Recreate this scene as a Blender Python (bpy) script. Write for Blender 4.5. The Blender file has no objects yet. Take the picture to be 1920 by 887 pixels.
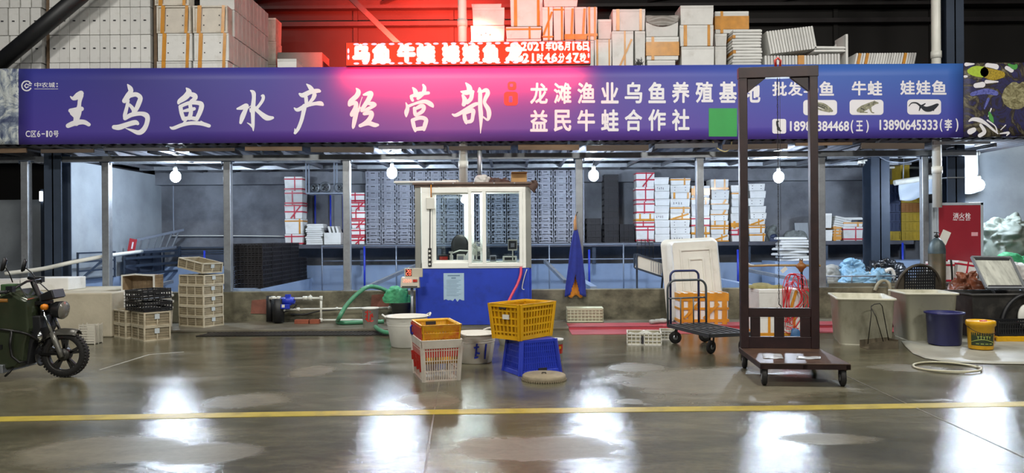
import bpy, math, random
from mathutils import Vector, Matrix, Euler
random.seed(7)
SC = bpy.context.scene
COL = SC.collection
PI = math.pi

# ------------------------------------------------------------ camera
FPX = 1386.7
ROLL = math.radians(0.42)
CAM_H = 1.5
cd = bpy.data.cameras.new('camera')
cd.sensor_width = 36.0
cd.lens = FPX / 1920 * 36.0
cd.clip_end = 200
cam = bpy.data.objects.new('camera', cd)
COL.objects.link(cam)
RV = Vector((math.cos(ROLL), 0, -math.sin(ROLL)))
UV = Vector((math.sin(ROLL), 0, math.cos(ROLL)))
FV = Vector((0, 1, 0))
mw = Matrix((RV, UV, -FV)).transposed().to_4x4()
mw.translation = Vector((0, 0, CAM_H))
cam.matrix_world = mw
SC.camera = cam

# ------------------------------------------------------------ world, exposure, lamps of the hall, added front fill
SC.view_settings.view_transform = 'Standard'
SC.view_settings.look = 'None'
SC.view_settings.gamma = 1.0
SC.view_settings.use_curve_mapping = False
SC.view_settings.exposure = 0.0
w = bpy.data.worlds.new('night')
SC.world = w
w.use_nodes = True
w.node_tree.nodes['Background'].inputs[0].default_value = (0.55, 0.65, 0.9, 1)
w.node_tree.nodes['Background'].inputs[1].default_value = 0.03

HALL_W = 270
FRONT_FILL_W = 390
def hall_or_fill_lamp(x, y, z, power, sx, sy, color, tilt=0.0):
    l = bpy.data.lights.new('hall_or_fill_lamp', 'AREA')
    l.shape = 'RECTANGLE'
    l.size = sx
    l.size_y = sy
    l.energy = power
    l.color = color
    o = bpy.data.objects.new('hall_or_fill_lamp', l)
    o.location = (x, y, z)
    o.rotation_euler = (tilt, 0, 0)
    COL.objects.link(o)
    return o
for hx in (-6.8, -1.6, 3.3, 8.2):
    hall_or_fill_lamp(hx, 7.0, 7.6, HALL_W, 0.9, 0.35, (1.0, 0.965, 0.90), math.radians(12))
for hx in (-5.0, 5.0):  # added fill lamps behind the camera, to brighten upright faces
    hall_or_fill_lamp(hx, -2.0, 6.5, FRONT_FILL_W, 1.6, 0.5, (1.0, 0.965, 0.90), math.radians(58))
BULB_E = 520.0
LED_E = 9.0
RED_FILL_BACK = 1700.0
RED_FILL_TOP = 45.0
RED_FILL_DOWN = 85.0

# ------------------------------------------------------------ pixel <-> place
def P(px, py, Y):
    u = (px - 960.0) / FPX
    v = (443.5 - py) / FPX
    return Vector((0, 0, CAM_H)) + Y * (u * RV + v * UV + FV)
def G(px, py, z=0.0):
    u = (px - 960.0) / FPX
    v = (443.5 - py) / FPX
    d = u * RV + v * UV + FV
    t = (z - CAM_H) / d.z
    return Vector((0, 0, CAM_H)) + t * d
def Gc(px, py, dy, z=0.0):
    g = G(px, py, z)
    return Vector((g.x * (g.y + dy) / g.y, g.y + dy, z))
def S(px, Y):
    return px * Y / FPX

# ------------------------------------------------------------ mesh builder
def frame_of(d, up=(0, 0, 1)):
    d = Vector(d).normalized()
    up = Vector(up)
    if abs(d.dot(up.normalized())) > 0.99:
        up = Vector((0, 1, 0)) if abs(d.y) < 0.9 else Vector((1, 0, 0))
    s = d.cross(up).normalized()
    u = s.cross(d).normalized()
    return d, s, u

class MB:
    def __init__(self):
        self.v = []
        self.f = []
        self.sm = []
    def add(self, vs, fs, smooth=False):
        n = len(self.v)
        self.v += [Vector(p) for p in vs]
        self.f += [tuple(i + n for i in f) for f in fs]
        self.sm += [smooth] * len(fs)
        return self
    def hexa(self, p):
        return self.add(p, [(0, 3, 2, 1), (4, 5, 6, 7), (0, 1, 5, 4), (1, 2, 6, 5), (2, 3, 7, 6), (3, 0, 4, 7)])
    def box(self, c, s, rz=0.0, rot=None):
        c = Vector(c)
        m = rot if rot is not None else Matrix.Rotation(rz, 3, 'Z')
        h = [x / 2 for x in s]
        ps = [(-h[0], -h[1], -h[2]), (h[0], -h[1], -h[2]), (h[0], h[1], -h[2]), (-h[0], h[1], -h[2]),
              (-h[0], -h[1], h[2]), (h[0], -h[1], h[2]), (h[0], h[1], h[2]), (-h[0], h[1], h[2])]
        return self.hexa([c + m @ Vector(p) for p in ps])
    def box2(self, a, b):
        a = Vector(a)
        b = Vector(b)
        return self.box((a + b) / 2, [abs(b[i] - a[i]) for i in range(3)])
    def bar(self, p, q, w, t, up=(0, 0, 1)):
        p = Vector(p)
        q = Vector(q)
        d, s, u = frame_of(q - p, up)
        ps = []
        for o in (p, q):
            ps += [o - s * w / 2 - u * t / 2, o + s * w / 2 - u * t / 2, o + s * w / 2 + u * t / 2, o - s * w / 2 + u * t / 2]
        return self.add(ps, [(0, 3, 2, 1), (4, 5, 6, 7), (0, 1, 5, 4), (1, 2, 6, 5), (2, 3, 7, 6), (3, 0, 4, 7)])
    def tube(self, pts, r, seg=8, closed=False):
        pts = [Vector(p) for p in pts]
        n = len(pts)
        rr = r if isinstance(r, (list, tuple)) else [r] * n
        vs = []
        pu = None
        for i, p in enumerate(pts):
            if closed:
                d = pts[(i + 1) % n] - pts[i - 1]
            else:
                d = pts[min(i + 1, n - 1)] - pts[max(i - 1, 0)]
            if pu is None:
                d, s, u = frame_of(d)
            else:
                d = d.normalized()
                s = d.cross(pu)
                if s.length < 1e-5:
                    d, s, u = frame_of(d)
                else:
                    s.normalize()
                    u = s.cross(d).normalized()
            pu = u
            for k in range(seg):
                a = 2 * PI * k / seg
                vs.append(p + (s * math.cos(a) + u * math.sin(a)) * rr[i])
        fs = []
        for i in range(n if closed else n - 1):
            j = (i + 1) % n
            for k in range(seg):
                l = (k + 1) % seg
                fs.append((i * seg + k, i * seg + l, j * seg + l, j * seg + k))
        self.add(vs, fs, True)
        if not closed:
            b = len(self.v) - len(vs)
            self.f.append(tuple(b + k for k in reversed(range(seg))))
            self.f.append(tuple(b + (n - 1) * seg + k for k in range(seg)))
            self.sm += [False, False]
        return self
    def cyl(self, p, q, r, r2=None, seg=16):
        return self.tube([p, q], [r, r if r2 is None else r2], seg)
    def lathe(self, prof, seg=24, c=(0, 0, 0), rot=None, sx=1.0, sy=1.0, arc=None):
        c = Vector(c)
        vs = []
        full = arc is None
        m = seg if full else seg + 1
        for (r, z) in prof:
            for k in range(m):
                a = 2 * PI * k / seg if full else arc[0] + (arc[1] - arc[0]) * k / seg
                p = Vector((r * math.cos(a) * sx, r * math.sin(a) * sy, z))
                vs.append(c + (rot @ p if rot is not None else p))
        fs = []
        for i in range(len(prof) - 1):
            for k in range(seg):
                l = (k + 1) % m
                fs.append((i * m + k, i * m + l, (i + 1) * m + l, (i + 1) * m + k))
        return self.add(vs, fs, True)
    def prism(self, poly, d, org=(0, 0, 0), ux=(1, 0, 0), uy=(0, 0, 1)):
        """polygon in the plane (ux, uy), pushed along vector d"""
        org = Vector(org)
        ux = Vector(ux)
        uy = Vector(uy)
        d = Vector(d)
        n = len(poly)
        a = [org + ux * x + uy * y for x, y in poly]
        b = [p + d for p in a]
        fs = [tuple(range(n)), tuple(range(2 * n - 1, n - 1, -1))]
        for i in range(n):
            j = (i + 1) % n
            fs.append((i, i + n, j + n, j))
        return self.add(a + b, fs)
    def grid(self, fn, nu, nv, thick=None, smooth=True):
        """fn(u, v) -> point, optional thickness along vector"""
        vs = [Vector(fn(i / nu, j / nv)) for j in range(nv + 1) for i in range(nu + 1)]
        m = nu + 1
        fs = [(j * m + i, j * m + i + 1, (j + 1) * m + i + 1, (j + 1) * m + i) for j in range(nv) for i in range(nu)]
        if thick is None:
            return self.add(vs, fs, smooth)
        t = Vector(thick)
        n = len(vs)
        vs2 = [p + t for p in vs]
        fs2 = [tuple(n + i for i in reversed(f)) for f in fs]
        edge = [i for i in range(m)] + [j * m + nu for j in range(1, nv + 1)] + [nv * m + i for i in range(nu - 1, -1, -1)] + [j * m for j in range(nv - 1, 0, -1)]
        rim = [(edge[i], n + edge[i], n + edge[(i + 1) % len(edge)], edge[(i + 1) % len(edge)]) for i in range(len(edge))]
        return self.add(vs + vs2, fs + fs2 + rim, smooth)
    def disc(self, c, r, n, ux=(1, 0, 0), uy=(0, 0, 1)):
        c = Vector(c)
        ux = Vector(ux)
        uy = Vector(uy)
        return self.add([c + ux * r * math.cos(2 * PI * k / n) + uy * r * math.sin(2 * PI * k / n) for k in range(n)], [tuple(range(n))])
    def mesh(self, name):
        me = bpy.data.meshes.new(name)
        me.from_pydata([tuple(p) for p in self.v], [], self.f)
        me.polygons.foreach_set('use_smooth', self.sm)
        me.update()
        return me

def obj(name, mb, mat, parent=None, bevel=0.0, seg=2, shift=True):
    """links a mesh object; with a parent, points given in world are moved into the parent's frame when shift='w'"""
    if parent is not None and shift == 'w':
        inv = parent_matrix(parent).inverted()
        mb.v = [inv @ p for p in mb.v]
    me = mb if isinstance(mb, bpy.types.Mesh) else mb.mesh(name)
    o = bpy.data.objects.new(name, me)
    COL.objects.link(o)
    if len(me.materials) == 0:
        me.materials.append(mat)
    if parent is not None:
        o.parent = parent
    if bevel > 0:
        b = o.modifiers.new('bevel', 'BEVEL')
        b.width = bevel
        b.segments = seg
        b.limit_method = 'ANGLE'
        b.angle_limit = math.radians(50)
    return o
def parent_matrix(p):
    m = Matrix.Translation(p.location) @ p.rotation_euler.to_matrix().to_4x4()
    if p.parent is not None:
        m = parent_matrix(p.parent) @ m
    return m
USED = {}
def tag(o, label, cat, group=None):
    o['label'] = label
    o['category'] = cat
    if group:
        o['group'] = group
    USED.setdefault(label, []).append(o.name)
    return o
def thing(name, label, cat, loc=(0, 0, 0), rz=0.0, group=None, rot=None):
    o = bpy.data.objects.new(name, None)
    o.empty_display_size = 0.1
    COL.objects.link(o)
    o.location = loc
    o.rotation_euler = rot if rot is not None else (0, 0, rz)
    return tag(o, label, cat, group)
def single(name, mb, mat, label, cat, loc=(0, 0, 0), rz=0.0, group=None, bevel=0.0, rot=None, kind=None):
    o = obj(name, mb, mat, None, bevel)
    o.location = loc
    o.rotation_euler = rot if rot is not None else (0, 0, rz)
    if kind:
        o['kind'] = kind
    return tag(o, label, cat, group)
def struct(name, mb, mat, bevel=0.0, parent=None):
    o = obj(name, mb, mat, parent, bevel)
    if parent is None:
        o['kind'] = 'structure'
    return o
def dup(root, loc, rz=0.0, label=None, group=None, rot=None):
    r = root.copy()
    COL.objects.link(r)
    r.location = loc
    r.rotation_euler = rot if rot is not None else (0, 0, rz)
    if label:
        r['label'] = label
        USED.setdefault(label, []).append(r.name)
    if group:
        r['group'] = group
    for ch in list(root.children):
        c = ch.copy()
        COL.objects.link(c)
        c.parent = r
        for g in ch.children:
            d = g.copy()
            COL.objects.link(d)
            d.parent = c
    return r
ORD = ['bottom', 'second', 'third', 'fourth', 'fifth', 'sixth', 'seventh', 'eighth', 'ninth', 'tenth', 'eleventh', 'twelfth', 'thirteenth', 'fourteenth', 'fifteenth', 'sixteenth', 'seventeenth', 'eighteenth', 'nineteenth', 'twentieth', 'twenty-first', 'twenty-second', 'twenty-third', 'twenty-fourth', 'twenty-fifth', 'twenty-sixth', 'twenty-seventh', 'twenty-eighth']
def nth(i):
    return 'first' if i == 0 else ORD[i]

# ------------------------------------------------------------ materials
def lin(c):
    if isinstance(c, str):
        c = [int(c[i:i + 2], 16) for i in (0, 2, 4)]
    r = []
    for x in c:
        x = x / 255.0
        r.append(x / 12.92 if x <= 0.04045 else ((x + 0.055) / 1.055) ** 2.4)
    return (r[0], r[1], r[2], 1.0)
def nd(nt, typ, **kw):
    n = nt.nodes.new(typ)
    for k, v in kw.items():
        setattr(n, k, v)
    return n
def mixc(nt, fac, a, b):
    m = nt.nodes.new('ShaderNodeMix')
    m.data_type = 'RGBA'
    for sock, val in ((m.inputs[0], fac), (m.inputs[6], a), (m.inputs[7], b)):
        if hasattr(val, 'is_linked') or hasattr(val, 'links'):
            nt.links.new(val, sock)
        else:
            sock.default_value = val
    return m.outputs[2]
def ramp(nt, src, p0, p1, v0=0.0, v1=1.0):
    m = nt.nodes.new('ShaderNodeMapRange')
    m.inputs[1].default_value = p0
    m.inputs[2].default_value = p1
    m.inputs[3].default_value = v0
    m.inputs[4].default_value = v1
    nt.links.new(src, m.inputs[0])
    return m.outputs[0]
def noise(nt, vec, scale, detail=4.0, rough=0.55, dist=0.0):
    n = nt.nodes.new('ShaderNodeTexNoise')
    n.inputs['Scale'].default_value = scale
    n.inputs['Detail'].default_value = detail
    n.inputs['Roughness'].default_value = rough
    n.inputs['Distortion'].default_value = dist
    nt.links.new(vec, n.inputs['Vector'])
    return n.outputs['Fac']
def mapping(nt, src, scale=(1, 1, 1), loc=(0, 0, 0)):
    m = nt.nodes.new('ShaderNodeMapping')
    m.inputs['Scale'].default_value = scale
    m.inputs['Location'].default_value = loc
    nt.links.new(src, m.inputs['Vector'])
    return m.outputs[0]
MATS = {}
def mat(name, col, rough=0.6, metal=0.0, var=0.12, scale=4.0, bump=0.0, bscale=30.0, dirt=None, rnd=0.0, emit=None, spec=0.5, coat=0.0, trans=0.0, stretch=(1, 1, 1)):
    if name in MATS:
        return MATS[name]
    m = bpy.data.materials.new(name)
    m.use_nodes = True
    nt = m.node_tree
    b = nt.nodes['Principled BSDF']
    b.inputs['Roughness'].default_value = rough
    b.inputs['Metallic'].default_value = metal
    b.inputs['Specular IOR Level'].default_value = spec
    b.inputs['Coat Weight'].default_value = coat
    b.inputs['Transmission Weight'].default_value = trans
    tc = nd(nt, 'ShaderNodeTexCoord')
    vec = mapping(nt, tc.outputs['Object'], stretch)
    c = lin(col)
    ca = tuple(x * (1 - var) for x in c[:3]) + (1,)
    cb = tuple(min(1, x * (1 + var)) for x in c[:3]) + (1,)
    f = ramp(nt, noise(nt, vec, scale), 0.3, 0.7)
    out = mixc(nt, f, ca, cb)
    if dirt:
        dc, amt, dsc = dirt
        g = ramp(nt, noise(nt, mapping(nt, tc.outputs['Object'], stretch, (3.1, 1.7, 0.4)), dsc, 6.0, 0.65), 0.62 - 0.3 * amt, 0.85 - 0.3 * amt, 0.0, min(1.0, amt * 1.5))
        out = mixc(nt, g, out, lin(dc))
    if rnd > 0:
        oi = nd(nt, 'ShaderNodeObjectInfo')
        k = ramp(nt, oi.outputs['Random'], 0, 1, 1 - rnd, 1 + rnd)
        mm = nd(nt, 'ShaderNodeVectorMath', operation='SCALE')
        nt.links.new(out, mm.inputs[0])
        nt.links.new(k, mm.inputs['Scale'])
        out = mm.outputs[0]
    nt.links.new(out, b.inputs['Base Color'])
    if bump > 0:
        bp = nd(nt, 'ShaderNodeBump')
        bp.inputs['Strength'].default_value = bump
        bp.inputs['Distance'].default_value = 0.01
        nt.links.new(noise(nt, vec, bscale, 5.0), bp.inputs['Height'])
        nt.links.new(bp.outputs[0], b.inputs['Normal'])
    if emit:
        b.inputs['Emission Color'].default_value = lin(emit[0])
        b.inputs['Emission Strength'].default_value = emit[1]
    MATS[name] = m
    return m
def glow(name, rgb, strength):
    if name in MATS:
        return MATS[name]
    m = bpy.data.materials.new(name)
    m.use_nodes = True
    nt = m.node_tree
    nt.nodes.clear()
    e = nd(nt, 'ShaderNodeEmission')
    e.inputs[0].default_value = tuple(rgb) + (1,)
    e.inputs[1].default_value = strength
    o = nd(nt, 'ShaderNodeOutputMaterial')
    nt.links.new(e.outputs[0], o.inputs[0])
    MATS[name] = m
    return m

M_foam = mat('foam', 'dcdcd8', 0.65, var=0.05, scale=6, dirt=('8f866f', 0.22, 5), rnd=0.1)
M_foam_old = mat('foam_aged', 'd6cfc2', 0.7, var=0.08, scale=6, dirt=('7a6b52', 0.35, 4), rnd=0.08)
M_tape_o = mat('tape_orange', 'c98a2c', 0.3, var=0.15, scale=8)
M_tape_r = mat('tape_red', 'b8243a', 0.35, var=0.1, scale=8)
M_ink = mat('ink_black', '2b2a30', 0.6, var=0.05)
M_galv = mat('galvanised_steel', '9ea3a8', 0.42, 0.7, var=0.12, scale=9, dirt=('6f6a62', 0.3, 5))
M_dark_steel = mat('dark_painted_steel', '354050', 0.5, 0.2, var=0.15, scale=3)
M_black = mat('black_plastic', '17181b', 0.5, var=0.2, scale=6)
M_black_dull = mat('black_crate_plastic', '1a181c', 0.65, var=0.25, scale=6, rnd=0.15)
M_rust = mat('maroon_painted_steel', '2b1a1b', 0.45, 0.1, var=0.3, scale=6, dirt=('3d251c', 0.35, 7))
M_white_plastic = mat('white_plastic', 'd8d8cf', 0.4, var=0.05, scale=5, dirt=('9a927c', 0.2, 4))
M_beige = mat('beige_crate_plastic', 'bdb49c', 0.55, var=0.1, scale=5, dirt=('6d5f48', 0.4, 6), rnd=0.06)
M_grey_crate = mat('grey_crate_plastic', '8d909b', 0.55, var=0.08, scale=5, dirt=('5f6068', 0.15, 6), rnd=0.08)
M_yellow = mat('yellow_plastic', 'd9a513', 0.4, var=0.1, scale=6, dirt=('8a6410', 0.3, 8))
M_blue = mat('blue_plastic', '2338b0', 0.4, var=0.12, scale=6, dirt=('1b2460', 0.25, 7))
M_navy = mat('navy_plastic', '272a5e', 0.35, var=0.1, scale=4)
M_red = mat('red_plastic', 'b5271c', 0.4, var=0.12, scale=6, dirt=('d2a78f', 0.25, 9))
M_dirty_white = mat('grubby_white_plastic', 'dcdbd2', 0.45, var=0.06, scale=4, dirt=('8a8468', 0.2, 4))
M_tank = mat('tank_plastic', 'c4c2ae', 0.45, var=0.08, scale=2.5, dirt=('75704f', 0.4, 3), stretch=(1, 1, 0.6))
M_pvc = mat('white_pvc', 'cfd0c6', 0.35, var=0.05, scale=5, dirt=('8c8468', 0.2, 6))
M_hose = mat('green_hose', '4f8f6c', 0.35, var=0.1, scale=5)
M_tire = mat('tyre_rubber', '1d1c1b', 0.8, var=0.2, scale=12, bump=0.4, bscale=60)
M_chrome = mat('chrome', 'c9ccce', 0.18, 1.0, var=0.05)
M_wire = mat('dark_wire', '2c2a28', 0.45, 0.6, var=0.1)
M_cloth_blue = mat('blue_cloth', '26348c', 0.85, var=0.15, scale=10, bump=0.5, bscale=50)
M_orange_cloth = mat('orange_cloth', 'd98a2d', 0.85, var=0.12, scale=10)
M_card = mat('cardboard', 'b08a5a', 0.8, var=0.1, scale=5)
M_glass = None
def glass():
    m = bpy.data.materials.new('window_glass')
    m.use_nodes = True
    nt = m.node_tree
    nt.nodes.clear()
    t = nd(nt, 'ShaderNodeBsdfTransparent')
    t.inputs[0].default_value = (0.93, 0.96, 0.96, 1)
    g = nd(nt, 'ShaderNodeBsdfGlossy')
    g.inputs['Roughness'].default_value = 0.03
    fr = nd(nt, 'ShaderNodeFresnel')
    fr.inputs[0].default_value = 1.45
    mx = nd(nt, 'ShaderNodeMixShader')
    o = nd(nt, 'ShaderNodeOutputMaterial')
    nt.links.new(fr.outputs[0], mx.inputs[0])
    nt.links.new(t.outputs[0], mx.inputs[1])
    nt.links.new(g.outputs[0], mx.inputs[2])
    nt.links.new(mx.outputs[0], o.inputs[0])
    return m
M_glass = glass()

# ------------------------------------------------------------ lettering
from mathutils.geometry import delaunay_2d_cdt
def union2d(polys, eps=1e-5):
    """polys: lists of (x, y); returns verts, triangles of their union"""
    vs = []
    fs = []
    for p in polys:
        a = sum(p[i][0] * p[(i + 1) % len(p)][1] - p[(i + 1) % len(p)][0] * p[i][1] for i in range(len(p)))
        if abs(a) < 1e-9:
            continue
        q = p if a > 0 else list(reversed(p))
        fs.append(list(range(len(vs), len(vs) + len(q))))
        vs += [Vector(x) for x in q]
    r = delaunay_2d_cdt(vs, [], fs, 1, eps)
    return [tuple(v) for v in r[0]], [tuple(f) for f, o in zip(r[2], r[5]) if len(o) > 0]
GLYPHS = {}
def glyph(s, bold=0.0):
    k = (s, bold)
    if k in GLYPHS:
        return GLYPHS[k]
    cu = bpy.data.curves.new('lettering', 'FONT')
    cu.body = s
    cu.size = 1.0
    cu.resolution_u = 3
    ob = bpy.data.objects.new('lettering', cu)
    COL.objects.link(ob)
    bpy.context.view_layer.update()
    dg = bpy.context.evaluated_depsgraph_get()
    me = ob.evaluated_get(dg).to_mesh()
    vs = [v.co.copy() for v in me.vertices]
    fs = [tuple(p.vertices) for p in me.polygons]
    ob.evaluated_get(dg).to_mesh_clear()
    bpy.data.objects.remove(ob)
    bpy.data.curves.remove(cu)
    if bold > 0 and vs:
        polys = []
        for f in fs:
            q = [(vs[i].x, vs[i].y) for i in f]
            for k in range(8):
                polys.append([(x + bold * math.cos(k * PI / 4), y + bold * math.sin(k * PI / 4)) for x, y in q])
        v2, fs = union2d(polys)
        vs = [Vector((x, y, 0)) for x, y in v2]
    if vs:
        x0 = min(v.x for v in vs)
        x1 = max(v.x for v in vs)
        y0 = min(v.y for v in vs)
        y1 = max(v.y for v in vs)
        vs = [((v.x - x0) / max(1e-6, x1 - x0), (v.y - y0) / max(1e-6, y1 - y0)) for v in vs]
    GLYPHS[k] = (vs, fs)
    return GLYPHS[k]
def write(mb, s, to, bold=0.0):
    """to(u, v) -> point, u right, v up, both 0..1"""
    vs, fs = glyph(s, bold)
    return mb.add([to(u, v) for u, v in vs], fs)
def write_px(mb, s, x0, y0, x1, y1, Y, bold=0.0, shear=0.0):
    return write(mb, s, lambda u, v: P(x0 + (x1 - x0) * u, y1 + (y0 - y1) * v, Y), bold)

# ============================================================ THE SETTING
DRY = ((380, 560, 732, 768), (540, 625, 685, 706), (280, 490, 825, 872), (-60, 420, 820, 875), (860, 1190, 818, 872), (1150, 1600, 688, 760), (1140, 1260, 680, 700), (1460, 1640, 812, 834), (740, 860, 735, 765))
def floor_material():
    m = bpy.data.materials.new('wet_concrete')
    m.use_nodes = True
    nt = m.node_tree
    b = nt.nodes['Principled BSDF']
    tc = nd(nt, 'ShaderNodeTexCoord')
    o = tc.outputs['Object']
    patch = noise(nt, mapping(nt, o, (0.32, 0.75, 1), (4.2, 0.7, 0)), 1.0, 5.0, 0.55, 0.25)
    dry = ramp(nt, patch, 0.63, 0.67)
    wob = noise(nt, mapping(nt, o, (1.2, 1.6, 1)), 1.0, 5.0, 0.6)
    for (x0, x1, y0, y1) in DRY:
        p0, p1 = G((x0 + x1) / 2, y1), G((x0 + x1) / 2, y0)
        cy_ = (p0.y + p1.y) / 2
        cx_ = G((x0 + x1) / 2, (y0 + y1) / 2).x
        mp = nd(nt, 'ShaderNodeVectorMath', operation='SUBTRACT')
        nt.links.new(o, mp.inputs[0])
        mp.inputs[1].default_value = (cx_, cy_, 0)
        ml = nd(nt, 'ShaderNodeVectorMath', operation='MULTIPLY')
        nt.links.new(mp.outputs[0], ml.inputs[0])
        ml.inputs[1].default_value = (2 / S(x1 - x0, cy_), 2 / (p1.y - p0.y), 0)
        ln = nd(nt, 'ShaderNodeVectorMath', operation='LENGTH')
        nt.links.new(ml.outputs[0], ln.inputs[0])
        ad_ = nd(nt, 'ShaderNodeMath', operation='MULTIPLY_ADD')
        nt.links.new(wob, ad_.inputs[0])
        ad_.inputs[1].default_value = 1.6
        nt.links.new(ln.outputs['Value'], ad_.inputs[2])
        mk = ramp(nt, ad_.outputs[0], 1.85, 1.5)
        mx_ = nd(nt, 'ShaderNodeMath', operation='MAXIMUM')
        nt.links.new(dry, mx_.inputs[0])
        nt.links.new(mk, mx_.inputs[1])
        dry = mx_.outputs[0]
    damp = ramp(nt, noise(nt, mapping(nt, o, (0.5, 1.1, 1)), 1.3, 5.0, 0.6, 0.3), 0.35, 0.65)
    fine = ramp(nt, noise(nt, o, 22.0, 6.0, 0.65), 0.3, 0.7)
    mott = ramp(nt, noise(nt, mapping(nt, o, (0.8, 1.8, 1), (2, 5, 0)), 3.0, 8.0, 0.7, 0.4), 0.34, 0.66)
    av = nd(nt, 'ShaderNodeMath', operation='MULTIPLY_ADD')
    nt.links.new(mott, av.inputs[0])
    av.inputs[1].default_value = 0.6
    fh = nd(nt, 'ShaderNodeMath', operation='MULTIPLY')
    nt.links.new(fine, fh.inputs[0])
    fh.inputs[1].default_value = 0.4
    nt.links.new(fh.outputs[0], av.inputs[2])
    fine2 = av.outputs[0]
    wet = mixc(nt, damp, lin('4a4838'), lin('6a6652'))
    c = mixc(nt, dry, wet, lin('706b59'))
    sc = nd(nt, 'ShaderNodeVectorMath', operation='SCALE')
    nt.links.new(c, sc.inputs[0])
    nt.links.new(ramp(nt, fine2, 0, 1, 0.58, 1.25), sc.inputs['Scale'])
    nt.links.new(sc.outputs[0], b.inputs['Base Color'])
    r0 = ramp(nt, damp, 0.0, 1.0, 0.08, 0.19)
    mr = nd(nt, 'ShaderNodeMix')
    mr.data_type = 'FLOAT'
    nt.links.new(dry, mr.inputs[0])
    nt.links.new(r0, mr.inputs[2])
    mr.inputs[3].default_value = 0.42
    nt.links.new(mr.outputs[0], b.inputs['Roughness'])
    b.inputs['Specular IOR Level'].default_value = 0.55
    h1 = noise(nt, o, 75.0, 5.0, 0.75)
    h2 = noise(nt, mapping(nt, o, (1, 1.0, 1)), 5.0, 3.0, 0.5)
    ad = nd(nt, 'ShaderNodeMath', operation='MULTIPLY_ADD')
    nt.links.new(h2, ad.inputs[0])
    ad.inputs[1].default_value = 2.2
    nt.links.new(h1, ad.inputs[2])
    bp = nd(nt, 'ShaderNodeBump')
    bp.inputs['Strength'].default_value = 0.17
    bp.inputs['Distance'].default_value = 0.006
    nt.links.new(ad.outputs[0], bp.inputs['Height'])
    nt.links.new(bp.outputs[0], b.inputs['Normal'])
    return m
M_floor = floor_material()
M_curb = mat('damp_concrete', '6f6a5c', 0.4, var=0.25, scale=3, bump=0.3, bscale=25, dirt=('4a463c', 0.5, 2))
M_lowwall = mat('stained_concrete', '77735f', 0.6, var=0.4, scale=2.6, bump=0.35, bscale=20, dirt=('3c3a2c', 0.62, 1.8), stretch=(1, 1, 1.4))
M_plaster_l = mat('pale_plaster', 'b3ab96', 0.7, var=0.12, scale=2.5, bump=0.2, dirt=('857a62', 0.35, 1.8))
M_wall_back = mat('grey_plaster', '73767c', 0.8, var=0.3, scale=1.1, bump=0.25, bscale=18, dirt=('45464c', 0.55, 0.8))
M_wall_side = mat('light_grey_plaster', '98a0a6', 0.75, var=0.14, scale=1.5, bump=0.2, bscale=18, dirt=('6d7378', 0.3, 1.0))
M_pond = mat('pale_blue_lining', '8a9cb6', 0.4, var=0.1, scale=1.2, dirt=('6b7f9c', 0.3, 1.5))
M_shelf = mat('shelf_concrete', '4b4b52', 0.7, var=0.25, scale=3)
M_sheet = mat('canopy_sheet', '54565c', 0.5, 0.3, var=0.25, scale=2, dirt=('5a4636', 0.35, 2))
M_hall = mat('hall_dark_cladding', '23211f', 0.8, var=0.2, scale=1)
M_truss = mat('roof_truss_paint', '2f2b2b', 0.6, 0.2, var=0.15)
M_wood = mat('weathered_plank', '6b5743', 0.8, var=0.3, scale=6, stretch=(0.3, 1, 1))
M_yline = mat('yellow_road_paint', 'ac9a3c', 0.4, var=0.15, scale=6, dirt=('6d6142', 0.4, 5))
M_redstrip = mat('red_walkway_paint', 'a8414a', 0.5, var=0.12, scale=3, dirt=('7a3038', 0.3, 2))
M_rail = mat('rail_paint', '8b93a0', 0.45, 0.4, var=0.1)
M_print_line = mat('worn_white_line', 'a5a294', 0.5, var=0.2)
M_water = mat('pond_water', '5a7ca6', 0.06, var=0.1, scale=2)

# floor
b = MB()
b.add([(-16, -3, 0), (16, -3, 0), (16, 13.1, 0), (-16, 13.1, 0), (-16, -3, -0.1), (16, -3, -0.1), (16, 13.1, -0.1), (-16, 13.1, -0.1)],
      [(0, 1, 2, 3), (7, 6, 5, 4), (0, 4, 5, 1), (1, 5, 6, 2), (2, 6, 7, 3), (3, 7, 4, 0)])
struct('floor', b, M_floor)
# raised apron in front of the low wall
struct('trim_1', MB().box2((-6.0, 11.85, 0.0), (9.6, 13.0, 0.04)), M_curb, 0.008)
# yellow line painted on the floor
b = MB()
pl = [G(-40, 787, 0.0), G(520, 777, 0.0), G(960, 771, 0.0), G(1500, 765, 0.0), G(1960, 757, 0.0)]
b.grid(lambda u, v: (pl[min(3, int(u * 4))].lerp(pl[min(3, int(u * 4)) + 1], u * 4 - min(3, int(u * 4)))) + Vector((0, (v - 0.5) * 0.17, 0.003)), 40, 1, (0, 0, -0.0025), False)
struct('trim_2', b, M_yline)
# red walkway strip over the apron edge
b = MB()
b.box2((0.9, 11.25, 0.0), (8.4, 11.85, 0.006))
b.box2((0.9, 11.84, 0.0), (8.4, 11.85, 0.046))
b.box2((0.9, 11.84, 0.04), (8.4, 12.35, 0.046))
struct('trim_3', b, M_redstrip)
# floor joints
b = MB()
for (a, c) in ((G(826, 700), G(795, 890)), (G(1580, 702), G(1990, 890)), (G(1440, 776), G(1440, 777))):
    b.bar(a + Vector((0, 0, 0.001)), c + Vector((0, 0, 0.001)), 0.012, 0.003)
struct('trim_4', b, M_curb)
b = MB()
for (a, c) in ((G(186, 694), G(280, 665)), (G(280, 665), G(345, 660))):
    b.bar(a + Vector((0, 0, 0.001)), c + Vector((0, 0, 0.001)), 0.02, 0.003)
struct('trim_8', b, M_print_line)
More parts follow.
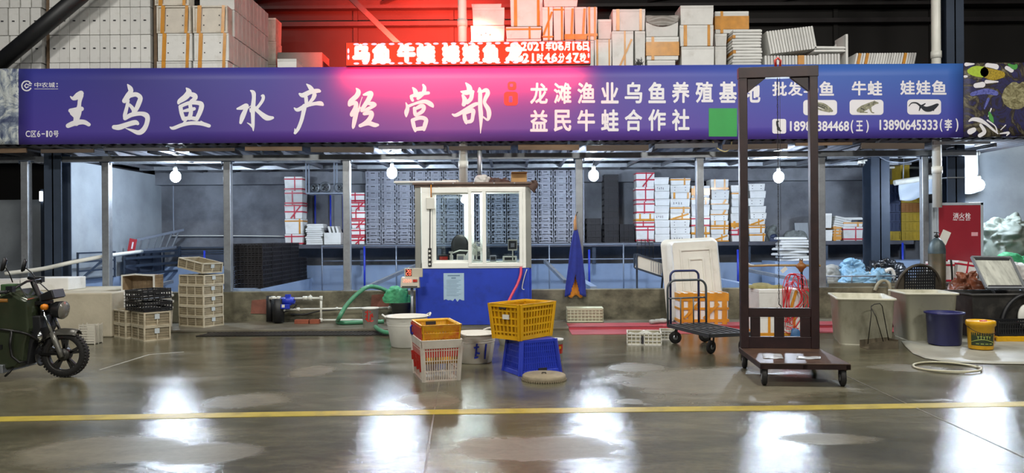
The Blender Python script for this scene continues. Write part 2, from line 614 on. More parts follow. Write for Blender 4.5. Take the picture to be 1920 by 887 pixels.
# low front wall, pale block on the left
struct('wall_front', MB().box2((-8.4, 13.0, 0), (8.3, 13.2, 0.56)), M_lowwall, 0.012)
struct('wall_left_block', MB().box2((-13.5, 11.35, 0), (-6.15, 11.72, 0.68)).box2((-13.5, 11.72, 0), (-6.62, 13.0, 0.68)), M_plaster_l, 0.02)
# back wall, left wall, right wall
struct('wall_back', MB().box2((-8.2, 17.0, 0), (14.0, 17.2, 4.1)), M_wall_back)
struct('wall_left', MB().box2((-8.25, 13.3, 0), (-8.05, 17.0, 2.95)), M_wall_side)
struct('wall_right', MB().box2((8.9, 14.9, 0), (15.0, 15.1, 3.3)), M_wall_side)
struct('wall_far_left', MB().box2((-15.5, 15.5, 0), (-8.3, 15.7, 1.05)).box2((-15.5, 15.6, 1.05), (-8.3, 15.7, 2.35)), M_wall_side)
struct('wall_dark_left', MB().box2((-16, 18.0, 0), (-8.2, 18.2, 4.1)), M_hall)
# hall above and beyond
struct('wall_upper_back', MB().box2((-20, 17.0, 4.1), (20, 17.2, 9.8)), M_hall)
struct('ceiling', MB().box2((-20, 9.5, 9.6), (20, 17.0, 9.8)), M_hall)
b = MB()
for i in range(18):
    b.box2((-19 + i * 2.2, 16.93, 4.2), (-18.9 + i * 2.2, 17.0, 9.5))
struct('trim_5', b, M_hall)
b = MB()
for (yy, zz, t) in ((16.7, 6.75, 0.2), (15.6, 6.9, 0.16), (16.85, 6.35, 0.10)):
    b.box2((-19, yy - 0.1, zz - t / 2), (19, yy + 0.1, zz + t / 2))
for i in range(12):
    b.bar((-18 + i * 3, 16.7, 6.75), (-16.5 + i * 3, 15.6, 6.9), 0.07, 0.07)
struct('trim_6', b, M_truss)
# concrete lintel above the back wall opening
struct('trim_7', MB().box2((-8.05, 16.7, 2.72), (9.0, 17.0, 3.0)), M_wall_back)

# canopy: corrugated sheet, beams
b = MB()
NX = 420
def corr(u, v):
    x = -9.5 + 18.9 * u
    return Vector((x, 12.7 + 4.3 * v, 3.12 - 0.02 * v + 0.022 * math.sin(u * NX / 4 * 2 * PI)))
b.grid(corr, NX, 1, (0, 0, 0.012))
struct('canopy_roof', b, M_sheet)
b = MB()
b.box2((-9.4, 13.04, 2.87), (8.2, 13.16, 2.97))
for yy in (14.5, 15.9):
    b.box2((-8.0, yy, 2.98), (8.6, yy + 0.06, 3.06))
struct('canopy_beam', b, M_galv)
b = MB()
for i in range(25):
    x = -9.2 + i * 0.73
    b.box2((x, 12.75, 2.985), (x + 0.05, 16.9, 3.05))
struct('canopy_joists', b, M_sheet)
# loose planks and lath lying across under the canopy edge
M_lath = mat('grimy_lath', '4a4038', 0.8, var=0.3, scale=5, stretch=(0.3, 1, 1))
rng = random.Random(3)
for i in range(15):
    x = -8.8 + i * 1.18
    L = rng.uniform(0.9, 1.15)
    mb = MB().box((0, 0, 0), (L, 0.11, 0.022), 0, Euler((0, rng.uniform(-0.01, 0.01), rng.uniform(-0.03, 0.03))).to_matrix())
    z = 3.10
    hh = rng.uniform(0.05, 0.1)
    struct('canopy_plank', MB().box((x, 12.68 + 0.02 * rng.random(), 3.075 - hh / 2 - (0.02 if i % 2 else 0)), (L, 0.03, hh), 0, Euler((0, rng.uniform(-0.012, 0.012), 0)).to_matrix()), (M_wood, M_lath, M_sheet, M_lath)[i % 4])
# deck that carries the boxes above
struct('storage_deck', MB().box2((-11.5, 12.95, 4.07), (7.6, 17.0, 4.19)), M_truss)
b = MB()
for x in (-9, -4.4, 0.2, 4.8, 7.3):
    b.box2((x - 0.06, 13.3, 3.14), (x + 0.06, 13.42, 4.07))
struct('storage_deck_props', b, M_dark_steel)

# ponds
b = MB()
b.box2((-8.0, 16.6, 0), (8.8, 16.75, 0.88))
for x in (-4.55, -1.6, 1.45, 4.3, 6.9):
    b.box2((x - 0.06, 13.2, 0), (x + 0.06, 16.6, 0.6))
b.box2((-8.05, 13.25, 0), (-7.95, 16.6, 0.75))
struct('pond_walls', b, M_pond)
struct('pond_water', MB().box2((-7.95, 13.2, 0.0), (8.8, 16.6, 0.22)), M_water)
# wider ledge that carries the black crate stacks
struct('pond_ledge', MB().box2((-5.45, 13.22, 0.5), (-4.5, 16.6, 0.6)), M_pond)
# back shelf
struct('shelf_slab', MB().box2((-5.2, 16.2, 1.27), (8.8, 17.0, 1.35)), M_shelf)
b = MB()
for i in range(9):
    x = -5.0 + i * 1.7
    b.box2((x - 0.04, 16.25, 0.88), (x + 0.04, 16.33, 1.27))
struct('shelf_brackets', b, M_dark_steel)

# ------------------------------------------------------------ posts, pipes, columns
def post(px, label, y=13.1, z0=0.56, z1=2.87, w=0.125):
    p = P(px, 420, y)
    t = thing('square_post', label, 'post', (p.x, y, z0), 0, 'galvanised posts under the canopy')
    b = MB()
    b.box2((-w / 2, -w / 2, 0.0), (w / 2, w / 2, z1 - z0))
    obj('post_tube', b, M_galv, t, 0.008)
    obj('base_plate', MB().box2((-0.1, -0.09, 0), (0.1, 0.09, 0.012)), M_galv, t)
    c = MB().box2((-0.09, -0.075, z1 - z0 - 0.014), (0.09, 0.075, z1 - z0))
    for sx in (-0.085, 0.085):
        c.cyl((sx, -0.05, z1 - z0 - 0.06), (sx, -0.05, z1 - z0), 0.012, seg=6)
    obj('top_bracket', c, M_dark_steel, t)
    return t
post(50, 'galvanised square post at the far left, behind the tricycle mirror', z0=0.68, y=12.8)
post(201, 'galvanised square post in front of the folded gate on the left')
post(428, 'galvanised square post touching the big stack of black trays')
post(651, 'galvanised square post between the lid pile and the grey crate wall')
post(1086, 'galvanised square post the blue apron hangs beside')
post(1312, 'galvanised square post rising behind the upright white tub')
post(1539, 'galvanised square post close to the right leg of the maroon gantry')
post(1733, 'galvanised square post left of the red hydrant cabinet', w=0.11)

def downpipe(px, y, z0, z1, label, r=0.075, jz=()):
    p = P(px, 200, y)
    t = thing('drain_pipe', label, 'pipe', (p.x, y, z0))
    obj('pipe_tube', MB().cyl((0, 0, 0), (0, 0, z1 - z0), r, seg=18), M_white_plastic, t)
    for z in jz:
        obj('pipe_collar', MB().cyl((0, 0, z - z0 - 0.06), (0, 0, z - z0 + 0.06), r + 0.012, seg=18), M_white_plastic, t)
    return t
downpipe(868, 12.82, 2.42, 8.0, 'white drain pipe running up behind the sign to the cabin roof', jz=(2.75, 5.2))
downpipe(1756, 12.85, 1.95, 8.0, 'white drain pipe beside the dark steel column at the right', jz=(2.6, 4.6, 6.2))

def column(px, y, w, d, z0, z1, label):
    p = P(px, 300, y)
    t = thing('steel_column', label, 'column', (p.x, y, z0))
    b = MB()
    b.box2((-w / 2, -d / 2, 0), (w / 2, -d / 2 + 0.02, z1 - z0))
    b.box2((-w / 2, d / 2 - 0.02, 0), (w / 2, d / 2, z1 - z0))
    b.box2((-0.012, -d / 2, 0), (0.012, d / 2, z1 - z0))
    obj('column_profile', b, M_dark_steel, t)
    c = MB()
    c.box2((-w / 2 - 0.05, -d / 2 - 0.05, 0), (w / 2 + 0.05, d / 2 + 0.05, 0.02))
    obj('base_plate', c, M_dark_steel, t)
    return t
column(108, 13.15, 0.3, 0.3, 0.0, 3.08, 'dark steel column left of the bright plaster wall')
t = column(1783, 13.3, 0.31, 0.31, 0.0, 8.5, 'dark steel column between the drain pipe and the red cabinet')
obj('cable_tie', MB().box2((-0.17, -0.17, 3.9), (0.17, 0.17, 3.93)), M_galv, t)
obj('cable_tie', MB().box2((-0.17, -0.17, 2.48), (0.17, 0.17, 2.5)), M_galv, t)
column(1642, 14.6, 0.36, 0.36, 0.0, 3.1, 'dark steel column behind the camera, right of the foam clutter')
# the slanting brace on the left, in front of the foam wall
a = P(-60, 168, 12.85)
c = P(215, -62, 12.85)
single('diagonal_brace', MB().cyl((0, 0, 0), c - a, 0.135, seg=20), M_black, 'thick black slanting pipe brace across the white foam wall', 'brace', a)
a = P(775, 110, 14.2)
c = P(620, -40, 14.2)
single('roof_strut', MB().bar((0, 0, 0), c - a, 0.14, 0.1), M_truss, 'pale slanting roof strut rising behind the red display', 'brace', a)

# ============================================================ THE BIG SIGN
YB = 12.6
def banner_material():
    m = bpy.data.materials.new('banner_print_red_light')
    m.use_nodes = True
    nt = m.node_tree
    b = nt.nodes['Principled BSDF']
    tc = nd(nt, 'ShaderNodeTexCoord')
    sep = nd(nt, 'ShaderNodeSeparateXYZ')
    nt.links.new(tc.outputs['Object'], sep.inputs[0])
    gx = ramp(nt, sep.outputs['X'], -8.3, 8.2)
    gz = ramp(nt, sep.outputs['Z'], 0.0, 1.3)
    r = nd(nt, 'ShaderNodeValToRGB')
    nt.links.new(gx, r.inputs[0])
    top = [(0.0, '3a3f98'), (0.12, '35357e'), (0.27, '3f3c94'), (0.42, '7a4694'), (0.55, '5c3f8e'), (0.68, '40469e'), (0.85, '3563b4'), (1.0, '3a6cb8')]  # print colours; purple-pink middle also holds the display's red light
    r.color_ramp.elements[0].position = 0
    r.color_ramp.elements[0].color = lin(top[0][1])
    r.color_ramp.elements[1].position = 1
    r.color_ramp.elements[1].color = lin(top[-1][1])
    for p_, c_ in top[1:-1]:
        e = r.color_ramp.elements.new(p_)
        e.color = lin(c_)
    r2 = nd(nt, 'ShaderNodeValToRGB')
    nt.links.new(gx, r2.inputs[0])
    bot = [(0.0, '4f3f9a'), (0.2, '463588'), (0.32, '5a3590'), (0.45, '7e4496'), (0.6, '60409a'), (0.8, '503fa0'), (1.0, '4a3c9c')]  # same red light put into the middle print colours
    r2.color_ramp.elements[0].position = 0
    r2.color_ramp.elements[0].color = lin(bot[0][1])
    r2.color_ramp.elements[1].position = 1
    r2.color_ramp.elements[1].color = lin(bot[-1][1])
    for p_, c_ in bot[1:-1]:
        e = r2.color_ramp.elements.new(p_)
        e.color = lin(c_)
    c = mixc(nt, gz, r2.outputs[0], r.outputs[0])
    nt.links.new(c, b.inputs['Base Color'])
    b.inputs['Roughness'].default_value = 0.5
    bp = nd(nt, 'ShaderNodeBump')
    bp.inputs['Strength'].default_value = 0.12
    bp.inputs['Distance'].default_value = 0.02
    nt.links.new(noise(nt, mapping(nt, tc.outputs['Object'], (1, 1, 0.4)), 2.5, 3.0), bp.inputs['Height'])
    nt.links.new(bp.outputs[0], b.inputs['Normal'])
    return m
def photo_print(name, cols, scale):
    """a printed close-up of wet fish and weed: mottled print colours"""
    m = bpy.data.materials.new(name)
    m.use_nodes = True
    nt = m.node_tree
    b = nt.nodes['Principled BSDF']
    tc = nd(nt, 'ShaderNodeTexCoord')
    n = noise(nt, tc.outputs['Object'], scale, 8.0, 0.68, 1.6)
    r = nd(nt, 'ShaderNodeValToRGB')
    nt.links.new(n, r.inputs[0])
    r.color_ramp.elements[0].position = 0.28
    r.color_ramp.elements[0].color = lin(cols[0])
    r.color_ramp.elements[1].position = 0.75
    r.color_ramp.elements[1].color = lin(cols[-1])
    k = len(cols)
    for i in range(1, k - 1):
        e = r.color_ramp.elements.new(0.28 + 0.47 * i / (k - 1))
        e.color = lin(cols[i])
    nt.links.new(r.outputs[0], b.inputs['Base Color'])
    b.inputs['Roughness'].default_value = 0.5
    MATS[name] = m
    return m
M_banner = banner_material()
M_print_white = mat('sign_white_print', 'e6e4e8', 0.5, var=0.02)
c0 = P(35, 271, YB)
c1 = P(1806, 258, YB)
c2 = P(1806, 119, YB)
c3 = P(35, 129, YB)
root = thing('shop_sign', 'long blue and purple fish shop sign with white Chinese lettering', 'sign', c0.lerp(c1, 0.5), 0)
loc = Vector(root.location)
nseg = 60
def sheet(q, y, th, n=60, wav=0.0):
    mb = MB()
    def fn(u, v):
        p = (q[0].lerp(q[1], u)).lerp(q[3].lerp(q[2], u), v)
        return Vector((p.x, y + wav * math.sin(u * 37) * math.sin(v * PI), p.z))
    return mb.grid(fn, n, 6, (0, th, 0), True)
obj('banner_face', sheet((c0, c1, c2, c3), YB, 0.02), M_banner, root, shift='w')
f = MB()
for (p, q) in ((c0, c1), (c3, c2)):
    f.bar(p + Vector((0, 0.08, 0.03 if p is c0 else -0.03)), q + Vector((0, 0.08, 0.03 if p is c0 else -0.03)), 0.05, 0.05)
for k in range(13):
    p = c0.lerp(c1, k / 12)
    q = c3.lerp(c2, k / 12)
    f.bar(p + Vector((0, 0.08, 0)), q + Vector((0, 0.08, 0)), 0.04, 0.04)
for k in (1, 3, 5, 7, 9, 11):
    p = c0.lerp(c1, k / 12)
    f.bar(p + Vector((0, 0.1, 0.06)), Vector((p.x, 13.0, 2.98)), 0.04, 0.04)
obj('sign_frame', f, M_galv, root, shift='w')
YL = YB - 0.004

# brush lettering: strokes of (x, y, width) read at six times the photo's scale
def brush(mb, strokes, ox, oy, k, y):
    allp = []
    for st in strokes:
        # resample smoothly
        pts = []
        n = len(st)
        for i in range(n - 1):
            p0 = st[max(0, i - 1)]
            p1 = st[i]
            p2 = st[i + 1]
            p3 = st[min(n - 1, i + 2)]
            m = 6
            for j in range(m + (1 if i == n - 2 else 0)):
                t = j / m
                q = []
                for a in range(3):
                    q.append(0.5 * ((2 * p1[a]) + (-p0[a] + p2[a]) * t + (2 * p0[a] - 5 * p1[a] + 4 * p2[a] - p3[a]) * t * t + (-p0[a] + 3 * p1[a] - 3 * p2[a] + p3[a]) * t ** 3))
                pts.append((q[0], q[1], max(5, q[2])))
        allp.append(pts)
    polys = []
    for pts in allp:
        for i in range(len(pts)):
            x, yy, wd = pts[i]
            r = wd / 2
            if wd > 9:
                polys.append([(x + r * math.cos(2 * PI * a / 10), yy + r * math.sin(2 * PI * a / 10)) for a in range(10)])
            if i:
                x0, y0_, w0 = pts[i - 1]
                dx, dy = x - x0, yy - y0_
                L = math.hypot(dx, dy)
                if L < 1e-4:
                    continue
                nx, ny = -dy / L, dx / L
                polys.append([(x0 + nx * w0 / 2, y0_ + ny * w0 / 2), (x + nx * wd / 2, yy + ny * wd / 2), (x - nx * wd / 2, yy - ny * wd / 2), (x0 - nx * w0 / 2, y0_ - ny * w0 / 2)])
    vs, fs = union2d(polys, 1e-3)
    mb.add([P(ox + x / k, oy + yy / k, y) for x, yy in vs], fs)
CH = [
 (100, [[(188, 242, 8), (225, 268, 42), (275, 240, 74), (310, 212, 66)], [(312, 235, 56), (296, 300, 44), (290, 355, 46), (278, 420, 80), (262, 490, 70), (258, 545, 66)],
        [(192, 405, 48), (255, 400, 62), (318, 385, 52)], [(215, 430, 60), (262, 455, 90)], [(165, 575, 52), (240, 545, 60), (335, 532, 54), (400, 562, 42)]]),
 (100, [[(832, 106, 8), (862, 150, 52), (872, 185, 54), (842, 238, 66), (800, 295, 54)], [(860, 236, 50), (930, 222, 50), (978, 258, 52), (962, 320, 55), (928, 395, 48), (895, 418, 28)],
        [(842, 290, 34), (826, 370, 40), (804, 460, 44), (806, 498, 26)], [(858, 340, 34), (892, 380, 42), (905, 418, 34)],
        [(806, 492, 44), (880, 452, 50), (980, 438, 46), (1042, 456, 60), (1060, 495, 54), (1046, 565, 52), (1010, 625, 58), (960, 652, 54), (885, 628, 32), (810, 602, 7)],
        [(682, 590, 48), (740, 592, 62), (830, 562, 56), (920, 538, 56), (950, 552, 34)]]),
 (100, [[(1497, 152, 16), (1525, 195, 64), (1490, 248, 68), (1424, 296, 52), (1408, 320, 30)], [(1530, 215, 46), (1588, 236, 58), (1592, 268, 50), (1545, 296, 26)],
        [(1430, 360, 46), (1442, 430, 46), (1466, 500, 44)], [(1440, 352, 38), (1530, 318, 42), (1630, 318, 48), (1668, 342, 56), (1650, 420, 52), (1612, 500, 46)],
        [(1468, 494, 40), (1545, 488, 40), (1610, 498, 46)], [(1536, 320, 40), (1548, 420, 46), (1530, 488, 50)], [(1470, 408, 28), (1535, 395, 44), (1585, 384, 38)],
        [(1313, 590, 12), (1350, 602, 38), (1450, 565, 42), (1550, 545, 42), (1660, 550, 44), (1752, 576, 40)], [(1502, 500, 26), (1465, 545, 20)], [(1656, 520, 8), (1690, 552, 36)]]),
 (420, [[(293, 176, 8), (330, 202, 46), (336, 260, 44), (325, 380, 52), (325, 480, 42), (327, 570, 36), (330, 636, 8)], [(325, 585, 34), (292, 560, 20), (258, 540, 6)],
        [(150, 384, 22), (205, 370, 50), (252, 350, 52), (240, 400, 48), (210, 470, 56), (188, 540, 34)], [(300, 350, 8), (270, 380, 10)], [(292, 385, 16), (305, 410, 36)],
        [(420, 238, 14), (440, 240, 36), (436, 285, 36), (392, 350, 34), (352, 392, 36)], [(342, 372, 46), (400, 425, 46), (480, 485, 62), (548, 485, 32)]]),
 (420, [[(930, 107, 14), (966, 140, 46), (990, 172, 50)], [(850, 216, 24), (890, 232, 54), (970, 196, 52), (1050, 182, 48), (1075, 186, 34)], [(922, 255, 42), (926, 310, 40), (922, 332, 30)],
        [(1018, 228, 50), (1002, 268, 44), (965, 310, 30), (940, 332, 16)], [(790, 375, 14), (830, 396, 42), (920, 350, 46), (1020, 326, 40), (1085, 324, 52), (1110, 338, 30)],
        [(905, 355, 56), (892, 430, 46), (870, 520, 42), (836, 605, 40), (800, 655, 34)], [(796, 604, 8), (800, 652, 26)]]),
 (420, [[(1484, 150, 8), (1512, 190, 52), (1492, 240, 56), (1424, 300, 50), (1412, 340, 40)], [(1422, 334, 36), (1482, 318, 46), (1478, 378, 52), (1440, 440, 46), (1436, 458, 34)],
        [(1530, 370, 20), (1492, 420, 48), (1472, 500, 52), (1456, 580, 38), (1450, 606, 12)], [(1512, 410, 28), (1530, 330, 10), (1556, 248, 7)],
        [(1572, 226, 24), (1630, 212, 54), (1652, 220, 60), (1622, 288, 54), (1562, 376, 44), (1548, 408, 30)], [(1600, 322, 24), (1675, 330, 52), (1696, 346, 34), (1622, 384, 40), (1550, 416, 16)],
        [(1578, 440, 38), (1650, 428, 54), (1656, 468, 54), (1612, 530, 54), (1534, 575, 34)], [(1532, 574, 40), (1620, 546, 50), (1695, 566, 50), (1732, 566, 28)]]),
 (680, [[(564, 148, 18), (590, 182, 50), (602, 228, 58)], [(680, 115, 24), (696, 150, 42), (680, 210, 46), (622, 268, 36)], [(546, 244, 36), (640, 216, 46), (740, 206, 36)], [(548, 262, 36), (562, 290, 32)],
        [(486, 315, 10), (505, 370, 40), (492, 425, 50), (490, 472, 16)], [(504, 360, 34), (600, 322, 30), (700, 302, 46), (770, 336, 52), (794, 366, 12)], [(582, 378, 36), (590, 440, 42), (602, 456, 38)],
        [(588, 388, 32), (660, 352, 50), (690, 370, 44), (668, 416, 44), (604, 454, 36)], [(562, 512, 44), (576, 580, 44), (592, 634, 28)], [(564, 510, 38), (650, 484, 46), (712, 506, 46), (700, 570, 50), (690, 620, 32)],
        [(594, 614, 40), (690, 602, 48)]]),
 (680, [[(1160, 94, 16), (1196, 140, 58), (1204, 178, 66)], [(1106, 190, 16), (1160, 202, 56), (1240, 192, 38)], [(1126, 232, 30), (1150, 290, 58), (1136, 336, 46)], [(1230, 205, 48), (1218, 270, 48), (1176, 312, 46)],
        [(1010, 446, 18), (1052, 456, 40), (1150, 402, 44), (1260, 336, 44), (1312, 326, 26)], [(1140, 432, 36), (1152, 500, 46), (1166, 550, 20)], [(1142, 442, 26), (1236, 402, 52), (1238, 470, 40), (1222, 522, 42), (1160, 532, 38)],
        [(1314, 152, 22), (1322, 200, 44), (1322, 350, 48), (1330, 450, 50), (1330, 560, 30), (1325, 662, 6)], [(1294, 196, 10), (1314, 152, 22)], [(1330, 196, 26), (1388, 174, 46), (1408, 210, 50), (1380, 270, 44), (1372, 320, 38), (1412, 388, 52), (1422, 450, 50), (1406, 508, 28), (1352, 472, 16)]]),
]
for ox, st in CH:
    tb = MB()
    brush(tb, st, ox, 140, 6.0, YL)
    obj('title_character', tb, M_print_white, root, shift='w')
tb = MB()
for i, ch in enumerate('龙滩渔业乌鱼养殖基地'):
    x = 994 + i * 44.3
    dy = -i * 0.28
    write_px(tb, ch, x, 155 + dy, x + 33, 195 + dy, YL, 0.028)
for i, ch in enumerate('益民牛蛙合作社'):
    x = 994 + i * 44.3
    dy = -i * 0.28
    write_px(tb, ch, x, 206 + dy, x + 33, 247 + dy, YL, 0.028)
obj('subtitle_lettering', tb, M_print_white, root, shift='w')
for (s, x0, y0, pitch, wd, hgt) in (('批发乌鱼', 1448, 153, 29.4, 27.5, 27), ('牛蛙', 1597, 152, 29.6, 27.5, 27), ('娃娃鱼', 1688, 151, 29.6, 27.5, 27)):
    tb = MB()
    for i, ch in enumerate(s):
        write_px(tb, ch, x0 + i * pitch, y0 - i * 0.2, x0 + i * pitch + wd, y0 + hgt - i * 0.2, YL, 0.028)
    obj('product_lettering', tb, M_print_white, root, shift='w')
tb = MB()
for (s, x0, x1, y0, y1) in (('1898', 1481, 1522, 227, 246), ('384468', 1532, 1592, 227, 246), ('(', 1595, 1600, 225, 250), ('王', 1605, 1618, 226, 246), (')', 1624, 1629, 225, 249),
                            ('13890645333', 1649, 1758, 224.5, 244), ('(', 1762, 1767, 223, 247), ('李', 1771, 1785, 223, 245), (')', 1792, 1797, 222, 247)):
    if s in ('384468', '13890645333'):
        obj('phone_lettering', tb, M_print_white, root, shift='w')
        tb = MB()
    write_px(tb, s, x0, y0, x1, y1, YL, 0.028)
obj('phone_lettering', tb, M_print_white, root, shift='w')
tb = MB()
for i, (s, x0, x1) in enumerate((('C', 48, 56.5), ('区', 58, 68), ('6', 69.5, 75.5), ('-', 78, 84), ('1', 86.5, 90), ('0', 92, 98.5), ('号', 100, 110))):
    yy = (245, 257) if s != '-' else (250, 252)
    write_px(tb, s, x0, yy[0], x1, yy[1], YL, 0.015)
obj('stall_number_lettering', tb, M_print_white, root, shift='w')
def ring_px(mb, cx, cy, r0, r1, a0, a1, Y, n=24):
    for i in range(n):
        t0 = a0 + (a1 - a0) * i / n
        t1 = a0 + (a1 - a0) * (i + 1) / n
        mb.add([P(cx + r * math.cos(t), cy - r * math.sin(t), Y) for r, t in ((r0, t0), (r1, t0), (r1, t1), (r0, t1))], [(0, 1, 2, 3)])
def rect_px(mb, x0, y0, x1, y1, Y):
    mb.add([P(x0, y1, Y), P(x1, y1, Y), P(x1, y0, Y), P(x0, y0, Y)], [(0, 1, 2, 3)])
def rrect_px(mb, x0, y0, x1, y1, r, Y):
    ps = []
    for (cx, cy, a) in ((x1 - r, y0 + r, 0), (x0 + r, y0 + r, 90), (x0 + r, y1 - r, 180), (x1 - r, y1 - r, 270)):
        for k in range(7):
            t = math.radians(a + k * 15)
            ps.append(P(cx + r * math.cos(t), cy - r * math.sin(t), Y))
    mb.add(ps, [tuple(range(len(ps)))])
def poly_px(mb, pts, Y):
    mb.add([P(x, y, Y) for x, y in pts], [tuple(range(len(pts)))])
tb = MB()
ring_px(tb, 50, 161, 7.8, 10.2, math.radians(35), math.radians(335), YL)
ring_px(tb, 50, 161, 2.8, 5.2, math.radians(20), math.radians(340), YL, 4)
rect_px(tb, 54, 156, 60, 157.8, YL)
rect_px(tb, 54, 159.5, 59, 161.2, YL)
for i, ch in enumerate('中农城'):
    write_px(tb, ch, 64.5 + i * 13.2, 154.5, 76.7 + i * 13.2, 164, YL, 0.008)
for q in range(2):
    ring_px(tb, 107, 157 + q * 5, 0.4, 1.4, 0, 2 * PI, YL, 8)
rect_px(tb, 64.5, 166.4, 109, 167.2, YL)
obj('market_emblem', tb, M_print_white, root, shift='w')
# red seal mark
tb = MB()
rrect_px(tb, 945, 172, 971, 198, 6, YL)
rrect_px(tb, 952, 153, 968, 169, 5, YL)
obj('red_seal', tb, mat('seal_red', 'd83a2a', 0.5, var=0.05), root, shift='w')
tb = MB()
rrect_px(tb, 954, 180, 961, 192, 2, YL - 0.002)
rrect_px(tb, 956, 157, 962, 163, 2, YL - 0.002)
obj('red_seal_counter', tb, M_banner, root, shift='w')
# green card (its code is left out)
tb = MB()
rect_px(tb, 1329, 203, 1382, 256, YL)
obj('green_card', tb, mat('card_green', '2f9a4a', 0.5, var=0.05), root, shift='w')
for x0 in (1506, 1593, 1701):
    tb = MB()
    rrect_px(tb, x0, 187.5 - (x0 - 1506) * 0.006, x0 + 63.5, 216 - (x0 - 1506) * 0.006, 6.5, YL)
    obj('picture_card', tb, M_print_white, root, shift='w')
tb = MB()
rrect_px(tb, 1448, 223, 1474, 250.5, 4, YL)
obj('phone_card', tb, M_print_white, root, shift='w')
Y2 = YL - 0.003
M_pic_dark = mat('picture_dark_print', '23262e', 0.5, var=0.1)
M_pic_olive = mat('picture_mottled_print', '8d8c76', 0.5, var=0.5, scale=30)
tb = MB()
brush(tb, [[(1350, 292, 6), (1375, 262, 10), (1420, 262, 14), (1460, 290, 22), (1510, 318, 46), (1560, 310, 50), (1605, 282, 30), (1618, 275, 16)], [(1462, 292, 20), (1500, 268, 10)], [(1455, 300, 16), (1444, 334, 8)], [(1570, 310, 20), (1580, 334, 8)]], 1430, 140, 4.923, Y2)
brush(tb, [[(128, 430, 8), (135, 455, 22), (140, 480, 20), (152, 505, 24), (165, 520, 10)], [(126, 440, 8), (142, 432, 18)], [(150, 512, 14), (168, 518, 12)]], 1430, 140, 4.923, Y2)
obj('salamander_and_phone_picture', tb, M_pic_dark, root, shift='w')
tb = MB()
brush(tb, [[(455, 262, 14), (500, 270, 34), (560, 290, 52), (610, 320, 44), (640, 335, 20)], [(430, 290, 6), (480, 300, 16), (540, 325, 14), (620, 345, 8)]], 1430, 140, 4.923, Y2)
obj('fish_picture', tb, M_pic_olive, root, shift='w')
tb = MB()
brush(tb, [[(1065, 262, 12), (1030, 262, 34), (980, 285, 48), (920, 315, 58), (885, 330, 36)], [(900, 345, 14), (970, 350, 8)], [(990, 300, 26), (1005, 345, 12), (1030, 352, 8)], [(1030, 245, 12), (1040, 255, 14)]], 1430, 140, 4.923, Y2)
obj('frog_picture', tb, M_pic_olive, root, shift='w')
tb = MB()
brush(tb, [[(470, 285, 4), (520, 290, 8), (575, 310, 6)], [(500, 268, 4), (560, 285, 4), (600, 310, 4)], [(905, 310, 6), (940, 325, 8)], [(960, 285, 5), (990, 275, 5)], [(1020, 262, 5), (1040, 258, 5)]], 1430, 140, 4.923, Y2 - 0.002)
obj('fish_and_frog_markings', tb, M_pic_dark, root, shift='w')

# picture panel on the right end of the sign and the pale strip on the left end
q = (P(1807, 257, YB), P(1990, 256, YB), P(1990, 117, YB), P(1807, 118, YB))
root2 = thing('picture_panel', 'printed picture panel of frogs and wet fish at the right end of the sign', 'sign', q[0].lerp(q[1], 0.5))
M_photo = photo_print('photo_print_dark', ['121018', '2a2233', '30305e', '2b241f', '6a6450', 'b0aa88', 'd8dce4'], 2.6)
obj('panel_face', sheet(q, YB, 0.02, 12), M_photo, root2, shift='w')
tb = MB()
k = 721 / 130.0
brush(tb, [[(160, 130, 60), (220, 130, 110), (300, 140, 110)]], 1790, 110, k, YL)
obj('green_frog_head_print', tb, mat('print_lime', 'a9c43e', 0.5, var=0.15, scale=20), root2, shift='w')
tb = MB()
brush(tb, [[(320, 140, 110), (400, 165, 120), (490, 165, 70)]], 1790, 110, k, YL)
obj('spotted_frog_back_print', tb, mat('print_mustard', 'a8902c', 0.5, var=0.5, scale=45), root2, shift='w')
for st in [[(120, 60, 40), (200, 55, 14)], [(340, 70, 50), (430, 85, 60)], [(540, 95, 40), (590, 120, 50)], [(220, 280, 50), (290, 270, 60)], [(330, 240, 40), (450, 240, 14)], [(105, 185, 25), (125, 185, 22)]] + [[(150, 650, 16), (190, 630, 36), (260, 640, 46), (330, 680, 30), (400, 740, 22), (450, 780, 12)], [(160, 760, 60), (200, 740, 50)], [(270, 690, 30), (310, 760, 40), (260, 800, 40)], [(340, 640, 16), (420, 700, 12), (440, 760, 14)], [(470, 780, 10), (560, 770, 24), (540, 800, 10)], [(480, 740, 10), (530, 690, 10)], [(380, 520, 14), (350, 600, 10)]]:
    tb = MB()
    brush(tb, [st], 1790, 110, k, YL)
    obj('white_highlight_print', tb, M_print_white, root2, shift='w')
tb = MB()
brush(tb, [[(620, 300, 120), (600, 400, 220), (680, 430, 160), (720, 300, 120)]], 1790, 110, k, YL - 0.001)
obj('mottled_frog_print', tb, photo_print('print_mottled_frog', ['38341f', '6b6444', '8f8a66', 'b9b48c', '4a4530'], 9), root2, shift='w')
for st in ([(360, 560, 20), (380, 620, 44), (400, 660, 14)], [(560, 60, 20), (620, 90, 50), (640, 70, 30)]):
    tb = MB()
    brush(tb, [st], 1790, 110, k, YL - 0.002)
    obj('green_leaf_print', tb, mat('print_green', '4f9a4a', 0.5, var=0.2), root2, shift='w')
tb = MB()
brush(tb, [[(180, 370, 40), (260, 350, 50), (340, 340, 60), (430, 360, 50)], [(350, 420, 30), (310, 520, 14)]], 1790, 110, k, YL)
obj('violet_water_print', tb, photo_print('print_violet', ['2a2a66', '4a4f9c', '6d74c0', '3a3a80', 'a0a8d8'], 12), root2, shift='w')

